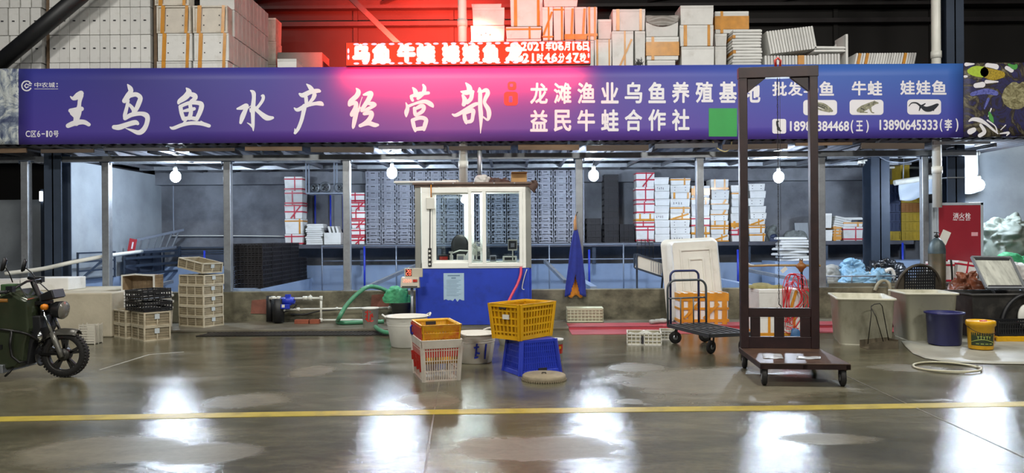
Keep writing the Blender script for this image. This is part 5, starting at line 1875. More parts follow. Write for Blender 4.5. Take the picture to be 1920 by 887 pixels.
for k in range(3):
    q = k * 2 * PI / 3
    b.bar((0, 0.0, zf), (0.1 * math.cos(q), 0.0, zf + 0.1 * math.sin(q)), 0.015, 0.075, (math.cos(q + 1.3), 0.5, math.sin(q + 1.3)))
obj('fan_blades', b, M_white_plastic, t)
obj('fan_motor', MB().lathe([(0.0, 0.02), (0.04, 0.02), (0.045, 0.07), (0.03, 0.1), (0.0, 0.1)], 16, (0, 0, zf), Matrix.Rotation(-PI / 2, 3, 'X')), M_white_plastic, t)
# small things on the counter
def counter(name, px0, px1, dy, h, d, mt, label, cat, front=None, fm=None):
    a = inside(px0, dy, zc)
    c = inside(px1, dy, zc)
    w = c.x - a.x
    t = thing(name, label, cat, ((a.x + c.x) / 2, YK + dy, zc))
    obj('body', MB().box2((-w / 2, 0, 0.002), (w / 2, d, h)), mt, t, min(w, h) * 0.08)
    if front:
        obj(front, MB().box2((-w * 0.36, -0.004, h * 0.25), (w * 0.36, 0.001, h * 0.75)), fm, t)
    return t
counter('storage_box', 821, 842, 0.12, 0.115, 0.1, M_black, 'small black box on the cabin counter at the left window corner', 'box', 'label_patch', M_red)
t = counter('paper_mug', 856, 871, 0.12, 0.12, 0.08, M_white_plastic, 'white square container on the cabin counter in front of the chair', 'container', 'label_patch', M_grey_crate)
p = inside(846, 0.14, zc)
t = thing('spray_bottle', 'slim white bottle on the cabin counter beside the black box', 'bottle', p)
obj('bottle_body', MB().lathe([(0.0, 0.0), (0.03, 0.0), (0.03, 0.1), (0.014, 0.12), (0.014, 0.14), (0.0, 0.14)], 14), M_white_plastic, t)
obj('bottle_cap', MB().box2((-0.04, -0.015, 0.14), (0.03, 0.015, 0.17)), M_white_plastic, t)
t = counter('receipt_printer', 918, 930, 0.12, 0.10, 0.1, M_grey_crate, 'small grey printer on the cabin counter behind the right pane', 'printer', 'paper_slot', M_ink)
t = counter('card_terminal', 942, 969, 0.1, 0.085, 0.14, M_white_plastic, 'white flat appliance with a dark slot on the counter at the right', 'appliance', 'dark_slot', M_ink)
p = inside(961, 0.04, P(961, 470, YK).z)
t = thing('square_notice_box', 'white framed square device fixed inside the right window pane', 'device', p)
obj('device_frame', MB().box2((-0.075, 0.0, 0.0), (0.075, 0.03, 0.02)).box2((-0.075, 0.0, 0.16), (0.075, 0.03, 0.18)).box2((-0.075, 0.01, 0.02), (0.075, 0.03, 0.16)), M_white_plastic, t)
obj('device_screen', MB().box2((-0.065, 0.004, 0.025), (0.065, 0.01, 0.155)), M_ink, t)
obj('device_inner', MB().box2((-0.032, 0.0, 0.055), (0.032, 0.005, 0.12)), M_grey_crate, t)
obj('device_foot', MB().box2((-0.01, 0.01, zc - p.z), (0.01, 0.025, 0.0)), M_white_plastic, t)
# hanging power strip and its switch box
p = P(806, 500, YK - 0.03)
t = thing('power_strip', 'black power strip hanging on its cable left of the cabin window', 'power strip', p)
obj('strip_body', MB().box2((-0.028, 0, 0), (0.028, 0.02, 0.3)), M_black, t, 0.006)
b = MB()
for k in range(4):
    b.cyl((-0.002, -0.002, 0.04 + k * 0.07), (-0.002, 0.0, 0.04 + k * 0.07), 0.018, seg=14)
obj('socket_faces', b, M_white_plastic, t)
obj('strip_cable', MB().tube([(0, 0.01, 0.3), (0.004, 0.01, 0.6), (0.01, 0.01, 0.98)], 0.008, 8), M_black, t)
obj('switch_box', MB().box2((-0.05, -0.02, 0.93), (0.09, 0.02, 1.12)), M_white_plastic, t, 0.01)
obj('supply_cable', MB().tube([(0.03, 0, 1.12), (0.03, -0.02, 1.28), (0.03, 0.0, 1.34)], 0.01, 8), M_orange_cloth, t)
# notice on the blue panel
a, c = P(832, 566, YK), P(870, 512, YK)
t = thing('paper_notice', 'pale blue paper notice with a torn lower edge on the blue panel', 'notice', ((a.x + c.x) / 2, YK - 0.002, a.z))
W_, H_ = c.x - a.x, c.z - a.z
poly = [(-W_ / 2, H_), (-W_ / 2, 0.03)] + [(-W_ / 2 + W_ * k / 9, 0.03 * (k % 2) + 0.012 * (k % 3)) for k in range(1, 9)] + [(W_ / 2, 0.02), (W_ / 2, H_)]
obj('notice_paper', MB().prism(poly, (0, -0.0015, 0)), mat('notice_paper', 'a8c4d8', 0.6, var=0.06, dirt=('8a8f8c', 0.2, 8)), t)
b = MB()
for k in range(11):
    z = H_ - 0.12 - k * 0.025
    b.box2((-W_ * 0.36, -0.0025, z), (W_ * (0.34 - 0.1 * (k % 3)), -0.0016, z + 0.006))
b.box2((-W_ * 0.3, -0.0025, H_ - 0.05), (W_ * 0.3, -0.0016, H_ - 0.03))
b.box2((-W_ * 0.12, -0.0025, H_ - 0.09), (W_ * 0.1, -0.0016, H_ - 0.07))
obj('notice_text_lines', b, mat('notice_ink', '6f8aa2', 0.6, var=0.05), t)
# pink hose hanging from the window corner, white cord
M_pink = mat('pink_hose', 'd84a64', 0.35, var=0.08)
cable([P(977, 501, 11.97), P(976, 515, 11.94), P(970, 533, 11.9), P(962, 548, 11.85), P(953, 566, 11.8)], 0.022, 'pink_hose', 'pink hose hanging down the blue panel behind the yellow crate', M_pink, cat='hose')
cable([P(988, 505, 11.97), P(983, 520, 11.97), P(979, 540, 11.97), P(983, 543, 11.97)], 0.007, 'string', 'thin white cord hanging at the right edge of the blue panel', M_white_plastic, cat='cord')
# things on the cabin roof
zr = 0.04 + KH + 0.036
t = single('foam_slab', MB().box2((-0.52, -0.2, 0), (0.5, 0.25, 0.035)), M_foam, 'long white foam slab lying on the cabin roof, sticking out to the left', 'foam panel', (P(792, 340, 12.3).x + 0.08, 12.25, zr), bevel=0.01)
single('foam_block', MB().box2((-0.14, -0.1, 0), (0.14, 0.1, 0.08)), M_foam_old, 'grubby foam block on the cabin roof at the foot of the drain pipe', 'foam block', (P(845, 340, 12.6).x, 12.62, zr), bevel=0.008)
heap('brown_tarp', 'brown crumpled tarpaulin lying along the cabin roof', 'tarpaulin', (P(935, 340, 12.4).x, 12.4, zr), 0.26, 0.25, 0.1, mat('brown_tarp', '4d3a33', 0.7, var=0.3, scale=5, bump=0.4), 11, amp=0.6)
heap('white_rag', 'white cloth bundle on the tarpaulin beside the drain pipe', 'cloth', (P(903, 330, 12.2).x, 12.12, zr), 0.17, 0.14, 0.17, mat('white_rag', 'c8c6c2', 0.8, var=0.1), 12, amp=0.4)
t = thing('carton', 'small brown cardboard box on the right end of the cabin roof', 'carton', (P(973, 333, 12.2).x, 12.3, zr))
obj('carton_body', MB().box2((-0.13, -0.1, 0), (0.13, 0.1, 0.15)), M_card, t, 0.004)
obj('carton_flap', MB().hexa([(-0.13, -0.1, 0.15), (0.13, -0.1, 0.15), (0.14, -0.19, 0.17), (-0.12, -0.19, 0.17), (-0.13, -0.1, 0.154), (0.13, -0.1, 0.154), (0.14, -0.19, 0.174), (-0.12, -0.19, 0.174)]), M_card, t)
single('vent_pipe', MB().cyl((0, 0, 0), (0, 0, 0.7), 0.04, seg=14), M_galv, 'short grey pipe standing on the cabin roof right of the drain pipe', 'pipe', (P(899, 330, 12.6).x, 12.72, zr))
single('dark_rag', MB().grid(lambda u, v: Vector((0.1 * u + 0.03 * math.sin(v * 5), -0.02 - 0.03 * math.sin(u * 3), 0.02 - 0.22 * v * (0.5 + 0.5 * u))), 8, 10, (0, 0.006, 0)), MATS['brown_tarp'], 'dark rag hanging over the right corner of the cabin roof', 'rag', (P(994, 345, 11.96).x, 11.95, zr))

# ---- weighing indicator on its pole
p = P(773, 590, 11.75)
t = thing('weighing_scale', 'beige weighing scale display with red digits on a pole left of the cabin', 'scale', (p.x, 11.72, 0.0))
zt = P(773, 503, 11.72).z
zm = P(773, 520, 11.72).z
zb = P(773, 541, 11.72).z
M_scale = mat('scale_beige', 'b9b3a2', 0.5, var=0.05)
obj('display_housing', MB().box2((-0.115, 0.0, zm), (0.17, 0.06, zt)), M_scale, t, 0.008)
obj('keyboard_housing', MB().hexa([(-0.17, -0.10, zb + 0.02), (0.13, -0.10, zb + 0.02), (0.13, 0.05, zb), (-0.17, 0.05, zb), (-0.16, -0.07, zm), (0.12, -0.07, zm), (0.12, 0.05, zm + 0.01), (-0.16, 0.05, zm + 0.01)]), M_scale, t, 0.01)
M_seg = glow('scale_digits', (1.0, 0.18, 0.1), 4.0)
obj('display_window', MB().box2((-0.095, -0.003, zm + 0.02), (0.0, 0.0, zt - 0.012)), mat('dark_red_window', '5a2420', 0.3, var=0.05), t)
def seg7(mb, x, z, w, h, y, on):
    s = 0.16 * w
    seg = {'a': (0, 1), 'g': (0, 0.5), 'd': (0, 0), 'f': (-0.5, 0.75), 'b': (0.5, 0.75), 'e': (-0.5, 0.25), 'c': (0.5, 0.25)}
    for k in on:
        u, v = seg[k]
        if k in 'agd':
            mb.box((x, y, z + v * h), (w * 0.8, 0.002, s))
        else:
            mb.box((x + u * w, y, z + v * h), (s, 0.002, h * 0.4))
b = MB()
hh = (zt - zm) - 0.06
for k in range(2):
    seg7(b, -0.07 + k * 0.042, zm + 0.035, 0.026, hh, -0.004, 'abcdefg' if k else 'abged')
obj('display_digits', b, M_seg, t)
b = MB()
zq = (zb + zm) / 2 + 0.02
for k in range(4):
    seg7(b, -0.11 + k * 0.035, zq, 0.02, 0.04, -0.094 + 0.0, 'abcdef' if k % 2 else 'abged')
obj('front_digits', b, M_seg, t)
obj('front_keys', MB().box2((0.03, -0.094, zq + 0.0), (0.1, -0.086, zq + 0.04)), M_red, t)
obj('front_slot', MB().box2((-0.14, -0.105, zb + 0.03), (0.1, -0.098, zb + 0.045)), M_ink, t)
obj('scale_pole', MB().cyl((-0.0, 0.02, 0.05), (0.0, 0.02, zb + 0.01), 0.022, seg=14), M_galv, t)
obj('scale_platform', MB().box2((-0.2, -0.12, 0.0), (0.2, 0.12, 0.06)), M_galv, t, 0.01)
# green net bundle behind the pole
M_net = mat('green_net', '3f9a68', 0.6, var=0.25, scale=14, bump=0.6, bscale=60)
p = P(745, 560, 12.85)
heap('net_bundle', 'green net bundle draped on the low wall left of the scale pole', 'net', (P(748, 545, 12.7).x, 12.62, 0.39), 0.24, 0.2, 0.3, M_net, 21, amp=0.45, folds=6)
single('dark_bucket', MB().lathe([(0.0, 0.0), (0.13, 0.0), (0.17, 0.33), (0.18, 0.35), (0.16, 0.35), (0.12, 0.02), (0.0, 0.02)], 22), mat('dark_grey_plastic', '33342f', 0.6, var=0.2), 'dark grey bucket under the green net bundle by the low wall', 'bucket', (P(765, 590, 12.6).x - 0.12, 12.62, 0.04))

# ---- pump, pipes and hose along the low wall
def at_wall(px, py, dy=0.0):
    return P(px, py, 12.9 + dy)
p = at_wall(540, 600)
t = thing('pond_pump', 'blue pump with white pipes and dark tanks at the low wall', 'pump', (p.x, 12.72, 0.04))
def L_(px, py, y=12.72):
    q = P(px, py, y)
    return q - Vector(t.location)
b = MB()
b.cyl(L_(522, 604), L_(522, 560), 0.1, seg=18)
b.cyl(L_(506, 603, 12.8), L_(506, 555, 12.8), 0.06, seg=14)
obj('dark_tank', b, M_black, t)
b = MB()
b.cyl(L_(527, 564), L_(552, 564), 0.06, seg=18)
b.cyl(L_(531, 564), L_(548, 564), 0.068, seg=18)
b.box(L_(540, 555), (0.08, 0.07, 0.05))
obj('pump_motor', b, M_blue, t)
obj('pump_foot', MB().box(L_(538, 571), (0.16, 0.1, 0.02)), M_blue, t)
obj('control_box', MB().box(L_(535, 575, 12.66), (0.15, 0.05, 0.08)), M_blue, t, 0.008)
obj('control_label', MB().box(L_(531, 574, 12.63), (0.05, 0.004, 0.05)), M_white_plastic, t)
b = MB()
for q in ((509, 514), (520, 524)):
    b.cyl(L_(q[0], 559), L_(q[1] + 2, 559), 0.035, seg=14)
b.cyl(L_(505, 559), L_(527, 560), 0.025, seg=12)
b.cyl(L_(552, 560), L_(602, 559), 0.02, seg=12)
b.cyl(L_(568, 559), L_(577, 559), 0.036, seg=14)
b.cyl(L_(579, 559), L_(585, 559), 0.04, seg=14)
b.cyl(L_(582, 559), L_(582, 553), 0.014, seg=8)
obj('upper_pipe', b, M_pvc, t)
b = MB()
b.tube([L_(602, 559), L_(602, 580), L_(602, 600)], 0.02, 12)
b.tube([L_(602, 600.5), L_(640, 600.5), L_(686, 600.5)], 0.02, 12)
b.cyl(L_(602, 555), L_(602, 563), 0.028, seg=12)
b.cyl(L_(602, 597), L_(602, 604), 0.028, seg=12)
obj('drop_pipe', b, M_pvc, t)
b = MB()
b.cyl(L_(519, 581), L_(738, 577), 0.018, seg=12)
b.cyl(L_(556, 580), L_(562, 580), 0.03, seg=12)
b.cyl(L_(535, 580), L_(530, 583), 0.026, seg=12)
b.cyl(L_(630, 578.6), L_(634, 578.5), 0.024, seg=12)
b.cyl(L_(728, 577), L_(732, 577), 0.024, seg=12)
obj('long_pipe', b, M_pvc, t)
b = MB()
b.tube([L_(548, 566), L_(556, 572), L_(548, 580), L_(530, 586), L_(520, 590)], 0.012, 8)
b.tube([L_(545, 590), L_(570, 590), L_(600, 583), L_(640, 580)], 0.012, 8)
obj('pump_cable', b, M_black, t)
for k, (px, w_) in enumerate(((566, 24), (590, 16))):
    single('brick', MB().box((0, 0, 0.035), (S(w_, 12.6) * 1.1, 0.11, 0.07)), mat('brick_red', '8a4a34', 0.8, var=0.2, scale=8), ('red brick lying under the pump pipes on the apron', 'smaller brick lying right of the red brick under the pipes')[k], 'brick', (P(px, 600, 12.6).x, 12.62, 0.04), bevel=0.004)
# faded red bricks patch painted on the wall
for k, (px, py) in enumerate(((487, 575), (712, 565))):
    single('brick_patch', MB().prism([(-0.16, -0.12), (0.15, -0.13), (0.17, 0.05), (0.1, 0.13), (-0.14, 0.11)], (0, 0.03, 0)), mat('exposed_brick', '7d4f42', 0.8, var=0.3, scale=6, bump=0.4), ('reddish patch of exposed brick left of the pump', 'reddish patch of exposed brick left of the green net')[k], 'brick patch', P(px, py, 12.985))
# green hose
pts = [P(728, 547, 12.95), P(712, 540, 12.85), P(690, 538, 12.6), P(668, 553, 12.4), P(648, 575, 12.3)]
hs = [(638, 593), (631, 604), (636, 609), (660, 609), (690, 608), (718, 605)]
pts2 = [G(x, y, 0.075) for x, y in ((633, 602), (637, 605), (660, 605), (690, 604), (720, 603))]
cable(pts + [P(636, 596, 12.2)] + pts2, 0.036, 'green_hose', 'thick green hose looping over the low wall and along the apron', M_hose, cat='hose')
cable([G(704, 613, 0.075), G(710, 618, 0.07), G(722, 623, 0.06), G(745, 626, 0.05)], 0.034, 'green_hose', 'second green hose piece curving behind the white tub on the apron', M_hose, cat='hose')
# white bucket with red writing
a = P(694, 612, 12.05)
t = thing('white_bucket', 'white bucket with red brush writing in front of the green hose', 'bucket', (a.x, 12.08, 0.04))
hb = P(694, 577, 12.05).z - 0.04
r0, r1 = 0.115, 0.135
obj('bucket_body', MB().lathe([(0.0, 0.0), (r0, 0.0), (r1, hb - 0.02), (r1 + 0.008, hb - 0.02), (r1 + 0.008, hb), (r1 - 0.008, hb), (r0 - 0.008, 0.01), (0.0, 0.01)], 26), M_white_plastic, t)
b = MB()
for (x0, z0_, x1, z1_) in ((-0.06, 0.25, 0.03, 0.26), (-0.02, 0.28, -0.03, 0.12), (-0.06, 0.19, 0.05, 0.2), (0.03, 0.22, 0.02, 0.1), (0.03, 0.1, 0.07, 0.12), (-0.06, 0.15, 0.0, 0.1), (0.05, 0.23, 0.06, 0.17)):
    p0 = Vector((x0, -math.sqrt((r0 + 0.012) ** 2 - x0 * x0) - 0.008, z0_))
    p1 = Vector((x1, -math.sqrt((r0 + 0.012) ** 2 - x1 * x1) - 0.008, z1_))
    b.bar(p0, p1, 0.022, 0.006, (0, 1, 0))
obj('red_writing', b, M_red, t)
obj('bucket_handle', MB().tube([((r1 + 0.012) * math.cos(PI * k / 10), -0.03 - 0.05 * math.sin(PI * k / 10), hb - 0.03 + 0.02 * math.sin(PI * k / 10)) for k in range(11)], 0.004, 6), M_wire, t)
# ---- drain grate strip in front of the apron
t = thing('drain_grate', 'long rusty drain grate set along the front of the apron', 'grate', (-2.9, 11.55, 0.0))
L, Dp = 3.9, 0.46
gx0 = -L / 2
b = MB()
b.box2((gx0, -Dp / 2, 0.0), (-gx0, -Dp / 2 + 0.03, 0.014))
b.box2((gx0, Dp / 2 - 0.03, 0.0), (-gx0, Dp / 2, 0.014))
obj('grate_frame', b, M_wire, t)
b = MB()
for k in range(64):
    x = gx0 + 0.03 + k * (L - 0.1) / 63
    b.bar((x - 0.03, -Dp / 2 + 0.02, 0.009), (x + 0.06, Dp / 2 - 0.02, 0.009), 0.022, 0.01)
obj('grate_bars', b, mat('grate_iron', '4a4640', 0.5, 0.5, var=0.2), t)
obj('grate_void', MB().box2((gx0 + 0.01, -Dp / 2 + 0.02, 0.0), (-gx0 - 0.01, Dp / 2 - 0.02, 0.003)), M_black, t)

# ---- blue apron hanging on the post
p = P(1079, 415, 12.95)
t = thing('apron', 'blue waterproof apron with orange lining hanging beside the post', 'apron', (p.x, 12.93, 0))
def outline(f):
    # left, right edges at f = 0 top .. 1 bottom
    pts = [(0.0, 1077, 1083), (0.12, 1073, 1086), (0.3, 1069, 1090), (0.5, 1066, 1093), (0.7, 1063, 1096), (0.88, 1060, 1098), (1.0, 1058.5, 1099)]
    for i in range(len(pts) - 1):
        if f <= pts[i + 1][0]:
            k = (f - pts[i][0]) / (pts[i + 1][0] - pts[i][0])
            return pts[i][1] + k * (pts[i + 1][1] - pts[i][1]), pts[i][2] + k * (pts[i + 1][2] - pts[i][2])
    return pts[-1][1:]
def apron(u, v):
    l, r_ = outline(v)
    y1 = 430 + (553 - 430) * v - (18 if False else 0)
    q = P(l + (r_ - l) * u, y1 + (-4 * math.cos((u - 0.5) * 6) if v > 0.9 else 0), 12.9)
    return Vector((q.x, 12.9 - 0.05 * v * math.sin(u * PI) - 0.025 * math.sin(u * 14 + v * 3) * v, q.z)) - Vector(t.location)
b = MB()
NU, NV = 26, 26
vs, fs = [], []
for j in range(NV + 1):
    for i in range(NU + 1):
        vs.append(apron(i / NU, j / NV))
for j in range(NV):
    for i in range(NU):
        u, v = (i + 0.5) / NU, (j + 0.5) / NV
        if v > 0.70 and abs(u - 0.48) < 0.23 * (v - 0.70) / 0.30:
            continue
        k = j * (NU + 1) + i
        fs.append((k, k + 1, k + NU + 2, k + NU + 1))
b.add(vs, fs, True)
o = obj('apron_cloth', b, M_cloth_blue, t)
sd = o.modifiers.new('thickness', 'SOLIDIFY')
sd.thickness = 0.006
def lining(u, v):
    q = P(1066 + 26 * u, 512 + 44 * v + 3 * math.sin(u * 9), 12.93)
    return Vector((q.x, 12.93 - 0.01 * math.sin(u * 10), q.z)) - Vector(t.location)
obj('apron_lining', MB().grid(lining, 12, 8, (0, 0.004, 0)), M_orange_cloth, t)
b = MB()
b.tube([P(1079, 432, 12.9) - Vector(t.location), P(1078, 415, 12.95) - Vector(t.location), P(1080, 402, 13.0) - Vector(t.location)], [0.03, 0.025, 0.008], 8)
obj('neck_strap', b, mat('strap_tan', 'b08458', 0.8), t)
obj('hanging_hook', MB().tube([P(1080, 405, 12.98) - Vector(t.location), P(1082, 398, 13.0) - Vector(t.location), P(1084, 398, 13.05) - Vector(t.location)], 0.006, 6), M_wire, t)

# ============================================================ CRATES, TUBS AND TROLLEYS ON THE FLOOR
def rotz(v, a):
    return Vector((v[0] * math.cos(a) - v[1] * math.sin(a), v[0] * math.sin(a) + v[1] * math.cos(a), v[2] if len(v) > 2 else 0))
def corner_at(px, py, z, lx, ly, rz):
    """place an object so that its local corner (lx, ly) stands at the pixel on height z"""
    g = G(px, py, z)
    o = rotz((lx, ly, 0), rz)
    return Vector((g.x - o.x, g.y - o.y, z))
def open_crate(w, d, h, nx=4, ny=3, nz=2, t=0.02, panel=True, slats=5, only=None):
    """open-topped crate: framed sides with a relief grid, recessed panels and slats"""
    b = MB()
    sides = (((-w / 2, -d / 2), (w / 2, -d / 2), nx), ((w / 2, -d / 2), (w / 2, d / 2), ny), ((w / 2, d / 2), (-w / 2, d / 2), nx), ((-w / 2, d / 2), (-w / 2, -d / 2), ny))
    for (a, c, n) in sides:
        a = Vector((a[0], a[1], 0))
        c = Vector((c[0], c[1], 0))
        e = (c - a).normalized()
        nrm = Vector((e.y, -e.x, 0))
        i = -nrm * t / 2
        L = (c - a).length
        for k in range(n + 1 if only != 'panel' else 0):
            x = a + e * (0.008 + (L - 0.016) * k / n) + i
            b.bar(x + Vector((0, 0, 0.0)), x + Vector((0, 0, h)), t if k in (0, n) else t * 0.8, 0.014 if k not in (0, n) else t, nrm)
        for z in ([0.01, h - 0.012] + [h * k / nz for k in range(1, nz)] if only != 'panel' else []):
            b.bar(a + i + Vector((0, 0, z)), c + i + Vector((0, 0, z)), t, 0.02 if z in (0.01, h - 0.012) else 0.011)
        for k in range(slats if only != 'frame' else 0):
            z = h * (k + 0.7) / (slats + 0.4)
            b.bar(a + i * 1.4 + Vector((0, 0, z)), c + i * 1.4 + Vector((0, 0, z)), 0.006, h / slats * 0.42)
        if panel and only != 'frame':
            b.bar(a + i * 1.9 + Vector((0, 0, h / 2)), c + i * 1.9 + Vector((0, 0, h / 2)), 0.004, h - 0.02)
    if only != 'frame':
        b.box2((-w / 2 + t, -d / 2 + t, 0.006), (w / 2 - t, d / 2 - t, 0.016))
    return b
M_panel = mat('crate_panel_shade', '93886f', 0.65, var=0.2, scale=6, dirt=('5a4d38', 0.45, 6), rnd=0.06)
def lattice(bw, bd, tw, td, h, nx, ny, nh, bar=0.012, floor_z=0.01, t=0.008, z0=0.0, rim=0.03):
    b = MB()
    cb = [Vector((-bw / 2, -bd / 2, z0)), Vector((bw / 2, -bd / 2, z0)), Vector((bw / 2, bd / 2, z0)), Vector((-bw / 2, bd / 2, z0))]
    ct = [Vector((-tw / 2, -td / 2, h)), Vector((tw / 2, -td / 2, h)), Vector((tw / 2, td / 2, h)), Vector((-tw / 2, td / 2, h))]
    for s in range(4):
        a, c, at_, ct_ = cb[s], cb[(s + 1) % 4], ct[s], ct[(s + 1) % 4]
        e = (c - a).normalized()
        nrm = Vector((e.y, -e.x, 0))
        n = nx if s % 2 == 0 else ny
        for k in range(n + 1):
            f = k / n
            wd = bar * 2.2 if k in (0, n) else bar
            b.bar(a.lerp(c, f), at_.lerp(ct_, f), wd, t if k not in (0, n) else t * 1.6, nrm)
        for k in range(1, nh + 1):
            f = k / (nh + 1)
            b.bar(a.lerp(at_, f), c.lerp(ct_, f), t, bar * 0.9)
        b.bar(a + Vector((0, 0, bar)), c + Vector((0, 0, bar)), t * 1.6, bar * 2)
        b.bar(at_ - Vector((0, 0, rim / 2)), ct_ - Vector((0, 0, rim / 2)), t * 2.4, rim)
    f = (floor_z - z0) / (h - z0)
    fw, fd = bw + (tw - bw) * f - t, bd + (td - bd) * f - t
    b.box2((-fw / 2, -fd / 2, floor_z - 0.004), (fw / 2, fd / 2, floor_z + 0.004))
    return b

# ---- the stack of five beige crates with a tilted one on top
w_, d_, h_ = 0.58, 0.42, 0.172
rz = math.radians(-26)
loc0 = corner_at(382, 614.5, 0.04, w_ / 2, -d_ / 2, rz)
cm = open_crate(w_, d_, h_, 3, 2, 1, only='frame')
root = None
def sticker(par, w, d, h, side=1):
    obj('label_plate', MB().box2((w / 2 - 0.001, -0.04, h * 0.5), (w / 2 + 0.002, 0.03, h * 0.85)), mat('plate_pale', 'b9c2c4', 0.5, var=0.1), par)
for r in range(5):
    lab = 'beige crate, %s of the stack of five by the low wall' % ('topmost', 'fourth', 'third', 'second', 'bottom')[4 - r]
    if root is None:
        root = thing('beige_crate', lab, 'crate', loc0, rz, 'beige crates stacked by the low wall')
        obj('crate_frame', cm, M_beige, root)
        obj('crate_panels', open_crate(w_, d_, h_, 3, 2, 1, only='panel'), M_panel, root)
        sticker(root, w_, d_, h_)
    else:
        dup(root, loc0 + Vector((random.uniform(-0.006, 0.006), random.uniform(-0.006, 0.006), r * (h_ + 0.001))), rz + random.uniform(-0.015, 0.015), lab)
dup(root, loc0 + Vector((-0.03, 0.02, 5 * h_ + 0.075)), rz, 'beige crate lying tilted on top of the stack of five', rot=Euler((0.0, 0.17, rz)))
# ---- two beige crates with black ones on top
w2, d2, h2 = 0.50, 0.38, 0.212
rz2 = math.radians(-44)
loc1 = corner_at(270, 641, 0.0, w2 / 2, -d2 / 2, rz2)
root = thing('beige_crate', 'beige crate on the wet floor under another one, left of the stack of five', 'crate', loc1, rz2, 'beige crates under the black ones')
obj('crate_frame', open_crate(w2, d2, h2, 2, 2, 1, only='frame'), M_beige, root)
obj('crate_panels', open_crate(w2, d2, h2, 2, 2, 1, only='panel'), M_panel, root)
sticker(root, w2, d2, h2)
dup(root, loc1 + Vector((0, 0, h2 + 0.001)), rz2 + 0.01, 'beige crate directly under the two black crates')
# darker pair behind on the left
loc2 = loc1 + Vector((-0.46, 0.32, 0))
for r in range(2):
    dup(root, loc2 + Vector((0, 0, r * (h2 + 0.001))), rz2 + 0.06, ('beige crate in shade, lower one beside the pale wall end', 'beige crate in shade, upper one beside the pale wall end')[r])
bk = thing('black_crate', 'black mesh crate, lower of the two nested on the beige crates', 'crate', loc1 + Vector((-0.06, 0.06, 2 * h2 + 0.004)), rz2 + 0.07, 'black mesh crates')
obj('crate_body', open_crate(0.64, 0.42, 0.15, 7, 5, 3, 0.014, False, 2), M_black, bk)
dup(bk, loc1 + Vector((-0.07, 0.07, 2 * h2 + 0.175)), 0, 'black mesh crate, upper of the two, tilted towards the corner', rot=Euler((0.04, -0.03, rz2 + 0.04)))
# foam lids and side-lying crate behind
lz = P(258, 548, 11.9).z
lp = P(258, 548, 12.0)
foam_box(0.78, 0.42, lz - 0.04 - 0.30, 'none', 'grubby foam box under the lids behind the black mesh crates', (lp.x + 0.02, 12.14, 0.04), matl=M_foam_old)
for i in range(6):
    lid((lp.x + random.uniform(-0.03, 0.03), 12.1, lz - 0.30 + i * 0.05), (0, 0, random.uniform(-0.05, 0.05)), 'grubby foam lid in the pile behind the black mesh crates, %s' % ORD[i], 'lids behind the black mesh crates', (1.48, 1, 1.05))
c = thing('beige_crate', 'beige crate lying on its side with the open top facing out, on the foam lids', 'crate', (P(247, 547, 11.85).x, 12.05, lz + 0.005), math.radians(-8))
W_, H_ = S(66, 11.85), S(31, 11.85)
b = MB()
b.box2((-W_ / 2 + 0.02, 0.24, 0.02), (W_ / 2 - 0.02, 0.25, H_ - 0.02))
b.box2((-W_ / 2, 0, 0), (W_ / 2, 0.25, 0.015))
b.box2((-W_ / 2, 0, H_ - 0.015), (W_ / 2, 0.25, H_))
b.box2((-W_ / 2, 0, 0.015), (-W_ / 2 + 0.015, 0.25, H_ - 0.015))
b.box2((W_ / 2 - 0.015, 0, 0.015), (W_ / 2, 0.25, H_ - 0.015))
for k in range(7):
    b.box2((-W_ / 2 + 0.03 + k * W_ / 7, 0.232, 0.02), (-W_ / 2 + 0.038 + k * W_ / 7, 0.24, H_ - 0.02))
for k in range(5):
    b.box2((-W_ / 2 + 0.02, 0.232, 0.03 + k * H_ / 5.5), (W_ / 2 - 0.02, 0.24, 0.038 + k * H_ / 5.5))
    b.box2((W_ / 2, 0.02, 0.03 + k * H_ / 5.5), (W_ / 2 + 0.006, 0.24, 0.045 + k * H_ / 5.5))
obj('crate_body', b, mat('old_crate_brown', 'a08c70', 0.6, var=0.2, scale=6, dirt=('5f4630', 0.45, 5)), c)
b = MB()
for (p, q) in (((-W_ / 2, 0, 0.01), (W_ / 2, 0, 0.01)), ((-W_ / 2, 0, H_ - 0.01), (-W_ * 0.1, 0, H_ + 0.012)), ((-W_ * 0.1, 0, H_ + 0.012), (W_ / 2, 0, H_ - 0.01)), ((-W_ / 2, 0, 0), (-W_ / 2, 0, H_)), ((W_ / 2, 0, 0), (W_ / 2, 0, H_))):
    b.bar(p, q, 0.02, 0.022)
obj('crate_rim', b, M_white_plastic, c)
# small slotted rack by the pale wall
g = Gc(163, 646, 0.0)
t = thing('slotted_crate', 'small pale slotted crate standing on the floor behind the tricycle wheel', 'crate', (g.x, g.y + 0.1, 0), 0)
b = MB()
for k in range(8):
    b.box2((-0.11, -0.1, 0.012 + k * 0.036), (0.11, -0.092, 0.03 + k * 0.036))
for x in (-0.11, 0.11):
    b.box2((x - 0.006, -0.102, 0), (x + 0.006, -0.09, 0.29))
    for y in (0.0, 0.1):
        b.box2((x - 0.006, y - 0.006, 0), (x + 0.006, y + 0.006, 0.29))
for k in range(5):
    b.box2((0.106, -0.09 + k * 0.04, 0.01), (0.112, -0.065 + k * 0.04, 0.27))
    b.box2((-0.112, -0.09 + k * 0.04, 0.01), (-0.106, -0.065 + k * 0.04, 0.27))
b.box2((-0.11, 0.092, 0.01), (0.11, 0.1, 0.27))
obj('crate_body', b, mat('pale_grey_plastic', 'c4c0b2', 0.6, var=0.1), t)
obj('crate_floor', MB().box2((-0.105, -0.09, 0.0), (0.105, 0.092, 0.01)), M_wire, t)
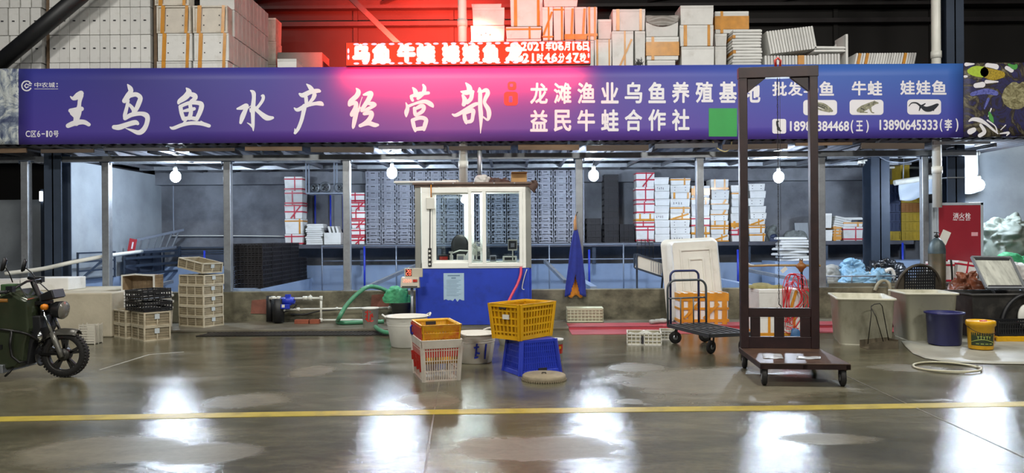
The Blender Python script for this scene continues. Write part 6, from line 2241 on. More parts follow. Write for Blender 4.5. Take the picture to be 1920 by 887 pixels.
# white slabs lying on the pale wall block
for k, (x0, x1, y0, h, lab) in enumerate(((-40, 36, 12.0, 0.17, 'white foam slab on the pale wall behind the tricycle seat'), (38, 128, 12.0, 0.2, 'white foam slab on the pale wall behind the tricycle handlebar'))):
    a, c = P(x0, 540, y0), P(x1, 540, y0)
    single('foam_slab', MB().box2((-(c.x - a.x) / 2, 0, 0), ((c.x - a.x) / 2, 0.5, h)), M_foam, lab, 'foam panel', ((a.x + c.x) / 2, y0, 0.682), bevel=0.01)

# ---- red and white crate with a yellow and red one nested in it
rz = math.radians(17)
loc = corner_at(794.7, 717, 0.0, -0.185, -0.28, rz)
M_redwhite = mat('worn_red_white_plastic', 'cfc3b4', 0.5, var=0.1, scale=5, dirt=('a8402c', 0.40, 4))
M_redwhite2 = mat('stained_white_plastic', 'cfc8bc', 0.45, var=0.08, scale=5, dirt=('9c6a52', 0.3, 5))
t = thing('fish_crate', 'white and red slatted crate on the wet floor with a yellow crate nested in it', 'crate', loc, rz)
obj('crate_body', lattice(0.37, 0.56, 0.42, 0.62, 0.43, 16, 9, 3, 0.010, 0.012, 0.007, 0.0, 0.02), M_redwhite, t)
for s in range(4):
    sx, sy = ((-1, -1), (1, -1), (1, 1), (-1, 1))[s]
    a = Vector((sx * 0.185, sy * 0.28, 0))
    c = Vector((sx * 0.208, sy * 0.308, 0.40))
    obj('corner_post', MB().bar(a, c, 0.036, 0.022, (sx, sy, 0)), M_redwhite2, t)
obj('crate_base', MB().box2((-0.183, -0.278, 0.0), (0.183, 0.278, 0.02)), M_white_plastic, t)
def band(w0, d0, w1, d1, z0, z1, th=0.008):
    b = MB()
    A = [Vector((sx * w0 / 2, sy * d0 / 2, z0)) for sx, sy in ((-1, -1), (1, -1), (1, 1), (-1, 1))]
    B = [Vector((sx * w1 / 2, sy * d1 / 2, z1)) for sx, sy in ((-1, -1), (1, -1), (1, 1), (-1, 1))]
    for i in range(4):
        j = (i + 1) % 4
        n = Vector(((A[j] - A[i]).y, -(A[j] - A[i]).x, 0)).normalized() * th
        b.hexa([A[i] - n, A[j] - n, A[j], A[i], B[i] - n, B[j] - n, B[j], B[i]])
    return b
obj('rim_band', band(0.425, 0.63, 0.445, 0.655, 0.345, 0.435, 0.016), M_redwhite2, t, 0.004)
obj('red_band', band(0.405, 0.60, 0.415, 0.612, 0.255, 0.345, 0.006), M_red, t)
b = MB()
for k in range(9):
    y = -0.24 + k * 0.06
    zz = 0.10 + 0.06 * ((k * 5) % 3)
    b.bar((-0.190 - 0.022 * zz / 0.4, y, zz), (-0.207, y, 0.26), 0.008, 0.05, (1, 0, 0))
obj('red_side', b, M_red, t)
t2 = thing('fish_crate', 'yellow crate with red bands nested in the white and red one', 'crate', loc + Vector((0, 0, 0.18)), rz)
obj('crate_body', lattice(0.33, 0.52, 0.395, 0.60, 0.40, 12, 14, 2, 0.014, 0.012, 0.006, 0.0, 0.02), M_yellow, t2)
obj('upper_band', band(0.40, 0.605, 0.425, 0.63, 0.335, 0.40, 0.012), mat('yellow_red_stripe', 'd9a513', 0.45, var=0.1, scale=3, dirt=('b5301c', 0.85, 3.5)), t2, 0.004)
obj('lower_band', band(0.398, 0.60, 0.41, 0.615, 0.262, 0.325, 0.01), MATS['yellow_red_stripe'], t2, 0.004)
obj('rim', band(0.41, 0.615, 0.44, 0.645, 0.395, 0.41, 0.02), M_yellow, t2, 0.003)
obj('hand_slot', MB().box((0.0, 0.298, 0.365), (0.11, 0.03, 0.035)), M_ink, t2)
obj('red_side', MB().hexa([(-0.212, -0.29, 0.25), (-0.203, -0.29, 0.25), (-0.203, 0.29, 0.25), (-0.212, 0.29, 0.25), (-0.2225, -0.305, 0.385), (-0.21, -0.305, 0.385), (-0.21, 0.305, 0.385), (-0.2225, 0.305, 0.385)]), M_red, t2)
obj('blue_clip', MB().tube([(-0.225, 0.2, 0.36), (-0.24, 0.2, 0.34), (-0.235, 0.2, 0.27), (-0.22, 0.22, 0.24), (-0.215, 0.2, 0.28)], 0.01, 8), M_blue, t2)

# ---- blue crate upside down with the yellow crate on it
rz = math.radians(27)
loc = corner_at(976, 706, 0.0, -0.25, -0.21, rz)
t = thing('fish_crate', 'blue crate standing upside down under the yellow crate', 'crate', loc, rz)
obj('crate_body', lattice(0.50, 0.42, 0.42, 0.34, 0.372, 18, 15, 5, 0.013, 0.366, 0.008, 0.0, 0.03), M_blue, t)
obj('rim_band', band(0.525, 0.445, 0.505, 0.425, 0.0, 0.05, 0.015), M_blue, t, 0.004)
for sx, sy in ((-1, -1), (1, -1), (1, 1), (-1, 1)):
    obj('corner_post', MB().bar((sx * 0.25, sy * 0.21, 0.0), (sx * 0.212, sy * 0.172, 0.37), 0.05, 0.025, (sx, sy, 0)), M_blue, t)
b = MB()
b.add([(-0.245, -0.207, 0.02), (0.245, -0.207, 0.02), (0.245, 0.207, 0.02), (-0.245, 0.207, 0.02), (-0.205, -0.165, 0.368), (0.205, -0.165, 0.368), (0.205, 0.165, 0.368), (-0.205, 0.165, 0.368)],
      [(0, 1, 5, 4), (1, 2, 6, 5), (2, 3, 7, 6), (3, 0, 4, 7)])
obj('crate_liner', b, M_blue, t)
obj('hand_slot', MB().box((0.02, -0.2145, 0.055), (0.1, 0.012, 0.03)), M_ink, t)
rzy = math.radians(50)
# bottom corner near the camera, on top of the blue crate
g = P(971.5, 633.6, 7.98)
o_ = rotz((-0.27, -0.185, 0), rzy)
loc = Vector((g.x - o_.x + 0.02, 7.98 - o_.y, 0.374))
t = thing('fish_crate', 'worn yellow slatted crate balanced on the upturned blue crate', 'crate', loc, rzy)
obj('crate_body', lattice(0.54, 0.37, 0.62, 0.43, 0.39, 12, 7, 4, 0.022, 0.012, 0.012, 0.0, 0.035), M_yellow, t)
b = MB()
b.add([(-0.262, -0.178, 0.02), (0.262, -0.178, 0.02), (0.262, 0.178, 0.02), (-0.262, 0.178, 0.02), (-0.30, -0.205, 0.37), (0.30, -0.205, 0.37), (0.30, 0.205, 0.37), (-0.30, 0.205, 0.37)],
      [(0, 1, 5, 4), (1, 2, 6, 5), (2, 3, 7, 6), (3, 0, 4, 7)])
obj('crate_liner', b, mat('dirty_yellow_plastic', 'b8850f', 0.5, var=0.15, scale=6, dirt=('5a400c', 0.4, 7)), t)
obj('rim', band(0.625, 0.435, 0.66, 0.47, 0.372, 0.392, 0.024), M_yellow, t, 0.004)
for sx, sy in ((-1, -1), (1, -1), (1, 1), (-1, 1)):
    obj('corner_post', MB().bar((sx * 0.268, sy * 0.183, 0.0), (sx * 0.308, sy * 0.213, 0.385), 0.06, 0.024, (sx, sy, 0)), M_yellow, t)
b = MB()
for sx in (-1, 1):
    b.box((sx * 0.312, 0.0, 0.345), (0.02, 0.12, 0.04))
obj('hand_slot', MB().box((-0.314, 0.02, 0.352), (0.02, 0.1, 0.03)), M_ink, t)
obj('paper_tag', MB().box((-0.309, -0.02, 0.25), (0.012, 0.09, 0.05)), M_white_plastic, t)
# ---- white tubs
def round_tub(name, label, loc, r0, r1, h, lip=0.02, mt=None, handles=True, marks=None, seg=32, rz=0.0, ribs=False):
    t = thing(name, label, 'tub', loc, rz)
    mt = mt or M_white_plastic
    obj('tub_body', MB().lathe([(0.0, 0.004), (r0 - 0.01, 0.0), (r0, 0.01), (r1, h - 0.03), (r1, h - 0.005), (r1 + lip, h - 0.008), (r1 + lip, h), (r1 - 0.008, h), (r0 - 0.008, 0.015), (0.0, 0.012)], seg), mt, t)
    b = MB()
    for zz in (0.72, 0.80):
        rr_ = r0 + (r1 - r0) * zz
        b.tube([(rr_ * math.cos(2 * PI * k / 32), rr_ * math.sin(2 * PI * k / 32), h * zz) for k in range(32)], 0.006, 5, True)
    for k in range(seg // 2 if ribs else 0):
        a = 2 * PI * k * 2 / seg
        b.bar((r0 * 1.005 * math.cos(a), r0 * 1.005 * math.sin(a), 0.02), (r1 * 1.005 * math.cos(a), r1 * 1.005 * math.sin(a), h - 0.05), 0.012, 0.008, (math.cos(a), math.sin(a), 0))
    obj('tub_ribs', b, mt, t)
    if handles:
        for s in (-1, 1):
            b = MB()
            b.tube([((r1 + 0.012 + 0.035 * math.sin(PI * k / 8)) * s, -0.09 + 0.18 * k / 8, h - 0.006 + 0.03 * math.sin(PI * k / 8)) for k in range(9)], 0.013, 8)
            obj('tub_handle', b, mt, t)
    if marks:
        b = MB()
        for (a0, z0_, a1, z1_) in marks:
            def pt(a, z):
                r = r0 + (r1 - r0) * z / h + 0.008
                return Vector((r * math.sin(a), -r * math.cos(a), z))
            b.bar(pt(a0, z0_), pt(a1, z1_), 0.02, 0.004, (math.sin(a0), -math.cos(a0), 0))
        obj('blue_marks', b, M_blue, t)
    return t
g = Gc(762, 650, 0.0)
round_tub('white_tub', 'white round tub behind the red and yellow crates, left of them', (g.x, g.y + 0.05, 0), 0.215, 0.285, 0.42, rz=0.3)
g = Gc(889, 684, 0.0)
round_tub('white_tub', 'white round tub with blue marks right of the red and yellow crates', (g.x, g.y + 0.22, 0), 0.205, 0.25, 0.35, mt=M_dirty_white, marks=((-0.82, 0.1, -0.75, 0.25), (-0.9, 0.2, -0.65, 0.21), (-0.8, 0.14, -0.6, 0.13), (-0.88, 0.08, -0.68, 0.09), (-0.3, 0.06, -0.28, 0.24)), rz=0.9)
g = G(948, 648)
t = thing('white_bowl', 'small white bowl on the floor behind the upturned blue crate', 'bowl', (g.x, g.y + 0.1, 0))
obj('bowl_body', MB().lathe([(0.0, 0.0), (0.08, 0.0), (0.11, 0.1), (0.118, 0.105), (0.1, 0.1), (0.07, 0.01), (0.0, 0.01)], 24), M_white_plastic, t)
g = G(1041, 678)
t = thing('paint_bucket', 'white bucket with a red label behind the upturned blue crate', 'bucket', (g.x, g.y + 0.09, 0))
obj('bucket_body', MB().lathe([(0.0, 0.0), (0.09, 0.0), (0.10, 0.24), (0.108, 0.24), (0.108, 0.262), (0.0, 0.262)], 26), M_white_plastic, t)
obj('bucket_label', MB().lathe([(0.0965, 0.09), (0.1, 0.20)], 26), M_red, t)
b = MB()
for k in range(4):
    a = -0.2 + k * 0.28
    b.box((0.1005 * math.sin(a), -0.1005 * math.cos(a), 0.145 + 0.02 * (k % 2)), (0.03, 0.004, 0.03), a)
obj('label_patches', b, M_yellow, t)
for sx, sy in ((-0.55, -0.0), (0.52, 0.0)):
    pass
# round stone cover
g = G(1020, 712)
t = thing('stone_cover', 'round grubby stone cover lying on the floor in front of the blue crate', 'cover', (g.x, g.y, 0))
obj('cover_disc', MB().lathe([(0.0, 0.0), (0.222, 0.0), (0.23, 0.012), (0.226, 0.05), (0.212, 0.06), (0.0, 0.062)], 36), mat('old_concrete_cover', '8a7f68', 0.75, var=0.15, scale=8, bump=0.4, dirt=('5d523f', 0.3, 6)), t)
obj('cover_handle', MB().tube([(-0.02, 0, 0.06), (-0.02, 0, 0.075), (0.02, 0, 0.075), (0.02, 0, 0.06)], 0.006, 6), M_wire, t)
b = MB()
for k in range(30):
    a = PI + PI * k / 29
    b.box((0.231 * math.cos(a), 0.231 * math.sin(a), 0.01), (0.012, 0.012, 0.016), a)
obj('rim_notches', b, MATS['old_concrete_cover'], t)
# dark wet rings left on the floor by buckets
# ---- pale crate on the apron and the low white crates
g = G(1098, 604, 0.047)
t = thing('pale_crate', 'pale green folding crate standing on the apron below the blue apron', 'crate', (g.x, g.y + 0.16, 0.047), math.radians(-3))
M_panel2 = mat('pale_panel_shade', 'a39e86', 0.55, var=0.15, scale=6, dirt=('6a6248', 0.4, 6))
obj('crate_frame', open_crate(0.62, 0.32, 0.22, 10, 5, 4, 0.016, True, 8, only='frame'), mat('pale_green_plastic', 'c9ccb0', 0.5, var=0.06, dirt=('84805e', 0.25, 6)), t)
obj('crate_panels', open_crate(0.62, 0.32, 0.22, 10, 5, 4, 0.016, True, 8, only='panel'), M_panel2, t)
obj('crate_lid', MB().box2((-0.31, -0.16, 0.222), (0.31, 0.16, 0.235)), MATS['pale_green_plastic'], t, 0.004)
rz = math.radians(-8)
loc = corner_at(1241, 648, 0.0, 0.235, -0.17, rz)
t = thing('white_crate', 'low white open crate with plastic film in it, left of the trolley', 'crate', loc, rz)
obj('crate_frame', open_crate(0.47, 0.34, 0.17, 8, 6, 3, 0.014, True, 4, only='frame'), M_dirty_white, t)
obj('crate_panels', open_crate(0.47, 0.34, 0.17, 8, 6, 3, 0.014, True, 4, only='panel'), M_panel2, t)
obj('plastic_film', MB().grid(lambda u, v: Vector((-0.2 + 0.4 * u, -0.13 + 0.26 * v, 0.12 + 0.04 * math.sin(u * 9 + v * 4) * math.sin(u * PI) * math.sin(v * PI) + 0.03 * math.sin(v * 11))), 18, 14, (0, 0, 0.003)), mat('cloudy_film', 'b6bab0', 0.25, var=0.1), t)
obj('dark_clip', MB().box2((-0.04, -0.178, 0.02), (-0.01, -0.168, 0.13)), M_ink, t)
loc = corner_at(1268, 640, 0.0, 0.11, -0.13, rz)
t = thing('white_crate', 'small white crate pressed between the low open crate and the trolley', 'crate', loc + Vector((0.02, 0.1, 0)), rz)
obj('crate_frame', open_crate(0.22, 0.26, 0.14, 4, 5, 3, 0.012, True, 4, only='frame'), M_dirty_white, t)
obj('crate_panels', open_crate(0.22, 0.26, 0.14, 4, 5, 3, 0.012, True, 4, only='panel'), M_panel2, t)
for k, px in enumerate((1226, 1239, 1250)):
    g = G(px, 606, 0.047)
    t = thing('plastic_bottle', 'crushed clear plastic bottle on the red strip, %s of three' % ('left', 'middle', 'right')[k], 'bottle', (g.x, 12.15 + 0.06 * k, 0.085), 0, None, Euler((0, PI / 2, 0.5 - 0.4 * k)))
    obj('bottle_body', MB().lathe([(0.0, -0.1), (0.034, -0.1), (0.038, -0.05), (0.03, 0.0), (0.038, 0.05), (0.014, 0.1), (0.014, 0.12), (0.0, 0.12)], 16), mat('clear_bottle', 'a8aca8', 0.12, var=0.1), t)
    obj('bottle_cap', MB().cyl((0, 0, 0.12), (0, 0, 0.14), 0.016, seg=12), M_ink, t)

# ---- wheel helper
def caster(par, loc, r, fork_h, wid=0.035, swivel=0.0):
    loc = Vector(loc)
    m = Matrix.Rotation(swivel, 3, 'Z')
    w = MB().lathe([(0.0, -wid / 2), (r * 0.8, -wid / 2), (r, -wid * 0.3), (r, wid * 0.3), (r * 0.8, wid / 2), (0.0, wid / 2)], 24, loc + Vector((0, 0, r)), m @ Matrix.Rotation(PI / 2, 3, 'X'))
    wo = obj('wheel', w, M_tire, par)
    obj('wheel_hub', MB().lathe([(0.0, -wid / 2 - 0.004), (r * 0.4, -wid / 2 - 0.004), (r * 0.4, wid / 2 + 0.004), (0.0, wid / 2 + 0.004)], 16, loc + Vector((0, 0, r)), m @ Matrix.Rotation(PI / 2, 3, 'X')), M_galv, wo)
    f = MB()
    for s in (-1, 1):
        p = loc + m @ Vector((0, s * (wid / 2 + 0.008), r))
        q = loc + m @ Vector((0.02, s * (wid / 2 + 0.008), fork_h))
        f.bar(p, q, 0.006, 0.03, m @ Vector((1, 0, 0)))
    f.box(loc + Vector((0.0, 0, fork_h)), (0.09, 0.075, 0.012), swivel)
    obj('caster_fork', f, M_wire, par)

# ---- hand trolley with a tube handle
rz = math.radians(15.6)
t = thing('hand_trolley', 'dark flat hand trolley with a tube handle in front of the taped box', 'trolley', (2.60, 9.86, 0), rz)
TW, TL, TZ = 0.58, 1.10, 0.24
b = MB()
for x in (-TW / 2, TW / 2):
    b.bar((x, -TL / 2, TZ), (x, TL / 2, TZ), 0.04, 0.045)
for y in (-TL / 2, TL / 2, 0.0):
    b.bar((-TW / 2, y, TZ), (TW / 2, y, TZ), 0.04, 0.045)
obj('platform_frame', b, mat('dark_grey_paint', '3c3e40', 0.45, 0.3, var=0.15), t)
b = MB()
for k in range(1, 6):
    x = -TW / 2 + TW * k / 6
    b.bar((x, -TL / 2, TZ + 0.01), (x, TL / 2, TZ + 0.01), 0.035, 0.02)
obj('platform_slats', b, MATS['dark_grey_paint'], t)
def ubend(w, z0, z1, y, r=0.1, lean=0.0, n=8):
    pts = [(-w / 2, y, z0), (-w / 2, y + lean * 0.6, z1 - r)]
    for k in range(1, n + 1):
        a = PI - PI / 2 * k / n
        pts.append((-w / 2 + r + r * math.cos(a), y + lean, z1 - r + r * math.sin(a)))
    for k in range(0, n + 1):
        a = PI / 2 - PI / 2 * k / n
        pts.append((w / 2 - r + r * math.cos(a), y + lean, z1 - r + r * math.sin(a)))
    pts.append((w / 2, y, z0))
    return pts
obj('handle_frame', MB().tube(ubend(TW + 0.02, TZ, 0.87, TL / 2, 0.12), 0.016, 10), mat('grey_tube', '5d6468', 0.4, 0.5, var=0.1), t)
obj('inner_handle', MB().tube([(x - 0.02, y + 0.03, z) for x, y, z in ubend(0.44, TZ, 1.0, TL / 2, 0.08)], 0.016, 10), mat('blue_grey_tube', '39406a', 0.4, 0.4, var=0.1), t)
b = MB()
b.cyl((-TW / 2, TL / 2, 0.62), (TW / 2, TL / 2, 0.62), 0.012, seg=8)
for x in (-0.1, 0.1):
    b.cyl((x, TL / 2, TZ), (x, TL / 2, 0.62), 0.01, seg=8)
obj('handle_bars', b, MATS['grey_tube'], t)
for x in (-TW / 2 + 0.06, TW / 2 - 0.06):
    for y in (-TL / 2 + 0.08, TL / 2 - 0.08):
        caster(t, (x, y, 0), 0.085, TZ - 0.02, 0.04, 0.4 if y < 0 else -0.3)
# ---- orange taped foam box behind it, and the upright tub
foam_px(1274, 549, 1366, 607, 12.02, 0.32, 'orangeweb', 'big foam box wrapped in orange tape on the apron behind the hand trolley', zbot=0.047, seed=4)
p = P(1310, 605, 12.62)
t = thing('upright_tub', 'big grubby white plastic tub standing on end against the low wall', 'tub', (p.x, 12.42, 0.04), 0, None, Euler((math.radians(-7), math.radians(-2.5), math.radians(6))))
Wb, Hb, Wt, Ht, Dt = 0.84, 1.33, 0.98, 1.45, 0.30
b = MB()
def rr(w, h, r, y, z0, n=6):
    ps = []
    for (cx_, cz_, a) in ((w / 2 - r, h / 2 - r, 0), (-w / 2 + r, h / 2 - r, 90), (-w / 2 + r, -h / 2 + r, 180), (w / 2 - r, -h / 2 + r, 270)):
        for k in range(n + 1):
            q = math.radians(a + 90 * k / n)
            ps.append(Vector((cx_ + r * math.cos(q), y, z0 + cz_ + r * math.sin(q))))
    return ps
def loft(rings, smooth=True, cap0=True, cap1=True):
    m = MB()
    n = len(rings[0])
    vs = [p for r_ in rings for p in r_]
    fs = []
    for i in range(len(rings) - 1):
        for k in range(n):
            l = (k + 1) % n
            fs.append((i * n + k, i * n + l, (i + 1) * n + l, (i + 1) * n + k))
    m.add(vs, fs, smooth)
    c = len(m.v) - len(vs)
    if cap0:
        m.f.append(tuple(c + k for k in range(n)))
        m.sm.append(False)
    if cap1:
        m.f.append(tuple(c + (len(rings) - 1) * n + k for k in reversed(range(n))))
        m.sm.append(False)
    return m
zc_ = Ht / 2
obj('tub_shell', loft([rr(Wb - 0.06, Hb - 0.06, 0.06, 0.0, zc_), rr(Wb, Hb, 0.08, 0.03, zc_), rr(Wt - 0.05, Ht - 0.04, 0.09, Dt - 0.02, zc_), rr(Wt, Ht, 0.1, Dt - 0.015, zc_), rr(Wt, Ht, 0.1, Dt + 0.02, zc_)], True), M_dirty_white, t)
b = MB()
for (w_, h_, z_) in ((0.52, 1.0, 0.0), (0.24, 0.72, -0.02)):
    for s in (-1, 1):
        b.box((s * w_ / 2, -0.004, zc_ + z_), (0.03, 0.03, h_))
        b.box((0, -0.004, zc_ + z_ + s * h_ / 2), (w_ + 0.03, 0.029, 0.03))
obj('bottom_ribs', b, M_dirty_white, t, 0.003)
# pale rack and wire grid behind the tub
p = P(1194, 520, 13.1)
t = thing('white_rack', 'white rack with dark frame tilted on the low wall by the upright tub', 'rack', (P(1222, 500, 13.05).x, 13.1, 0.56), 0)
a, c = P(1194, 490, 13.1) - Vector(t.location), P(1243, 506, 13.0) - Vector(t.location)
b = MB()
hgt = 0.25
for s in (0, 1):
    q0 = a + Vector((0, s * 0.25, 0))
    q1 = c + Vector((0, s * 0.25, 0))
    for dz in (-hgt / 2, hgt / 2):
        b.bar(q0 + Vector((0, 0, dz)), q1 + Vector((0, 0, dz)), 0.03, 0.03)
    for q in (q0, q1):
        b.bar(q - Vector((0, 0, hgt / 2)), q + Vector((0, 0, hgt / 2)), 0.03, 0.03)
b.bar(c + Vector((0.02, 0.12, -hgt / 2)), Vector((c.x + 0.02, 0.12, 0.0)), 0.03, 0.03)
b.bar(a + Vector((0.02, 0.12, -hgt / 2)), Vector((a.x + 0.02, 0.12, 0.0)), 0.03, 0.03)
obj('rack_frame', b, M_dark_steel, t)
obj('rack_panel', MB().bar(a + Vector((0.0, 0.01, 0)), c + Vector((0, 0.01, 0)), 0.008, hgt - 0.03), M_white_plastic, t)
b = MB()
for k in range(5):
    q = a.lerp(c, 0.55 + 0.09 * k)
    b.bar(q + Vector((0, 0.0, -hgt * 0.36)), q + Vector((0, 0.0, hgt * 0.36)), 0.006, 0.02)
obj('rack_slots', b, M_grey_crate, t)
t = thing('wire_grid', 'dark wire grid standing on the white rack in front of the taped foam stack', 'grid', (P(1211, 480, 13.15).x, 13.2, 0.56 + a.z + hgt / 2 - 0.08))
b = MB()
W_, H_ = S(30, 13.2), S(36, 13.2)
for k in range(7):
    b.cyl((-W_ / 2, 0, H_ - k * 0.025), (W_ / 2, 0, H_ - k * 0.025), 0.004, seg=5)
for k in range(5):
    x = -W_ / 2 + W_ * k / 4
    b.cyl((x, 0, 0), (x, 0, H_), 0.006, seg=5)
obj('grid_wires', b, M_wire, t)

# ---- maroon gantry trolley
rz = math.radians(-6)
t = thing('gantry_trolley', 'maroon steel gantry trolley with a tall frame and a low plank platform', 'trolley', (2.93, 7.80, 0), rz)
GWd, GL, GZ = 0.86, 1.06, 0.23
M_plank = mat('wet_rusty_plate', '4d382a', 0.4, var=0.3, scale=4, dirt=('2f2420', 0.5, 3))
obj('platform_plate', MB().box2((-GWd / 2, -GL / 2, GZ - 0.02), (GWd / 2, GL / 2, GZ)), M_plank, t, 0.004)
b = MB()
for y in (-GL / 2 + 0.02, GL / 2 - 0.02):
    b.bar((-GWd / 2, y, GZ - 0.035), (GWd / 2, y, GZ - 0.035), 0.04, 0.05)
for x in (-GWd / 2 + 0.02, GWd / 2 - 0.02, 0):
    b.bar((x, -GL / 2, GZ - 0.035), (x, GL / 2, GZ - 0.035), 0.04, 0.05)
obj('platform_frame', b, M_rust, t)
for k, (x, y, w_, d_) in enumerate(((-0.24, -0.12, 0.2, 0.3), (0.1, -0.2, 0.24, 0.16))):
    obj('plastic_scrap', MB().grid(lambda u, v: Vector((x + w_ * (u - 0.5) + 0.05 * v, y + d_ * (v - 0.5), GZ + 0.004 + 0.003 * math.sin(u * 9 + v * 7))), 8, 8, (0, 0, 0.002)), mat('wet_film', 'b8bcc0', 0.2, var=0.1), t)
YG = GL / 2 - 0.06
GH_ = 3.37
px_ = GWd / 2 - 0.05
b = MB()
for s in (-1, 1):
    b.box2((s * px_ - 0.044, YG - 0.044, GZ), (s * px_ + 0.044, YG + 0.044, GH_))
    obj('gantry_post', b, M_rust, t, 0.006)
    b = MB()
b.box2((-px_ - 0.05, YG - 0.05, GH_ - 0.12), (px_ + 0.05, YG + 0.05, GH_ + 0.0))
for s in (-1, 1):
    b.prism([(s * (px_ - 0.05), GH_ - 0.12), (s * (px_ - 0.25), GH_ - 0.12), (s * (px_ - 0.05), GH_ - 0.28)], (0, 0.04, 0), (0, YG - 0.02, 0))
obj('gantry_beam', b, M_rust, t, 0.004)
b = MB()
b.box2((-px_, YG - 0.03, 0.58), (px_, YG + 0.03, 0.68))
b.box2((-px_, YG - 0.03, GZ), (px_, YG + 0.03, 0.36))
for x in (-0.26, 0.0, 0.28):
    b.box2((x - 0.05, YG - 0.025, 0.36), (x + 0.05, YG + 0.025, 0.58))
obj('guard_frame', b, M_rust, t, 0.004)
for x in (-GWd / 2 + 0.05, GWd / 2 - 0.06):
    for y in (-GL / 2 + 0.06, GL / 2 - 0.06):
        caster(t, (x, y, 0), 0.085, GZ - 0.06, 0.05, PI / 2 - 0.1)
b = MB()
b.tube([(-0.02, YG - 0.02, GH_), (-0.03, YG - 0.02, GH_ + 0.07), (0.0, YG - 0.02, GH_ + 0.1), (0.03, YG - 0.02, GH_ + 0.07), (0.025, YG - 0.02, GH_)], 0.014, 8)
obj('top_hook', b, M_red, t)
# chain hoist hanging from the beam
ch = thing('chain_hoist', 'thin hoist chain with a hook hanging inside the maroon gantry', 'chain', Vector(t.location) + rotz((0, YG, GH_ - 0.12), rz), rz)
b = MB()
n = 60
lnk = (GH_ - 0.12 - 0.75) / n
for k in range(n):
    z = -(k + 0.5) * lnk
    s = lnk * 0.62
    if k % 2:
        ring = [(0.006 * math.cos(a), 0, z + s * math.sin(a)) for a in [2 * PI * i / 8 for i in range(8)]]
    else:
        ring = [(0, 0.006 * math.cos(a), z + s * math.sin(a)) for a in [2 * PI * i / 8 for i in range(8)]]
    b.tube(ring, 0.0028, 4, True)
obj('chain_links', b, M_wire, ch)
obj('second_strand', MB().cyl((0.025, 0, 0), (0.025, 0, -1.7), 0.0025, seg=5), M_wire, ch)
L_e = -(GH_ - 0.12 - 0.75)
obj('hoist_hook', MB().tube([(0, 0, L_e), (0, 0, L_e - 0.03), (0.022, 0, L_e - 0.05), (0.02, 0, L_e - 0.075), (-0.005, 0, L_e - 0.085), (-0.022, 0, L_e - 0.065)], 0.006, 8), M_wire, ch)

# ---- foam boxes with red rope behind the gantry
g = G(1466, 634)
zt2 = P(1466, 590, g.y).z
foam_box(S(84, g.y), 0.5, zt2, 'orangeband', 'stained foam box on the floor behind the gantry guard', (g.x, g.y + 0.25, 0), 0.0, seed=2)
zt3 = P(1466, 543, g.y).z
foam_box(S(84, g.y), 0.5, zt3 - zt2, 'orangelow', 'stained foam box with red rope over it, stacked behind the gantry guard', (g.x - 0.01, g.y + 0.25, zt2 + 0.002), 0.02, seed=3)
M_rope = mat('red_rope', 'c8202c', 0.35, var=0.1)
rp = thing('red_rope', 'bundle of red plastic rope hung in loops over the stained foam box', 'rope', (P(1488, 545, g.y).x, g.y, zt3))
rg = random.Random(9)
for k in range(10):
    x0 = -0.15 + rg.uniform(-0.02, 0.09)
    x1 = 0.12 + rg.uniform(-0.08, 0.06)
    hh = 0.20 + rg.uniform(-0.12, 0.03)
    dn = -0.42 + rg.uniform(-0.15, 0.1)
    y = -0.022 - 0.006 * k
    j = lambda a: rg.uniform(-a, a)
    pts = [(x0 - 0.02 + j(0.04), y, dn), (x0 + j(0.03), y, -0.1 + j(0.05)), (x0 + 0.02 + j(0.03), y + 0.01, 0.05), (x0 + 0.07 + j(0.03), y + 0.03, hh - 0.03), ((x0 + x1) / 2 + j(0.04), y + 0.03, hh), (x1 - 0.04 + j(0.03), y + 0.02, hh - 0.05), (x1 + j(0.04), y, 0.0), (x1 + 0.01 * k + j(0.04), y, -0.14), (x1 - 0.06 + j(0.08), y, dn + 0.06), (x1 - 0.17 + j(0.06), y, dn - 0.03 + j(0.05)), (x0 - 0.02 + j(0.05), y, dn)]
    sm = []
    for i in range(len(pts) - 1):
        p0, p1, p2, p3 = [Vector(pts[max(0, min(len(pts) - 1, j))]) for j in (i - 1, i, i + 1, i + 2)]
        for q in range(5):
            u = q / 5
            sm.append(0.5 * ((2 * p1) + (-p0 + p2) * u + (2 * p0 - 5 * p1 + 4 * p2 - p3) * u * u + (-p0 + 3 * p1 - 3 * p2 + p3) * u ** 3))
    obj('rope_loop', MB().tube(sm, 0.0055, 6), M_rope, rp)
obj('rope_tail', MB().tube([(0.12, -0.03, -0.02), (0.2, -0.03, 0.0), (0.26, -0.03, -0.1), (0.3, -0.03, -0.2), (0.31, -0.03, -0.3)], 0.008, 6), M_rope, rp)
heap('straw_cloth', 'yellowish green rag lying behind the top of the stained foam box', 'rag', (P(1450, 540, g.y).x, g.y + 0.3, zt3 + 0.003), 0.27, 0.12, 0.06, mat('straw_rag', '8a8458', 0.85, var=0.25, scale=9, bump=0.5), 31)
heap('blue_bag', 'small blue crumpled bag in front of the lower stained foam box', 'bag', (P(1487, 630, g.y).x, g.y - 0.1, 0.002), 0.1, 0.07, 0.17, mat('blue_bag', '2f5a86', 0.5, var=0.25, scale=7), 33, amp=0.5)
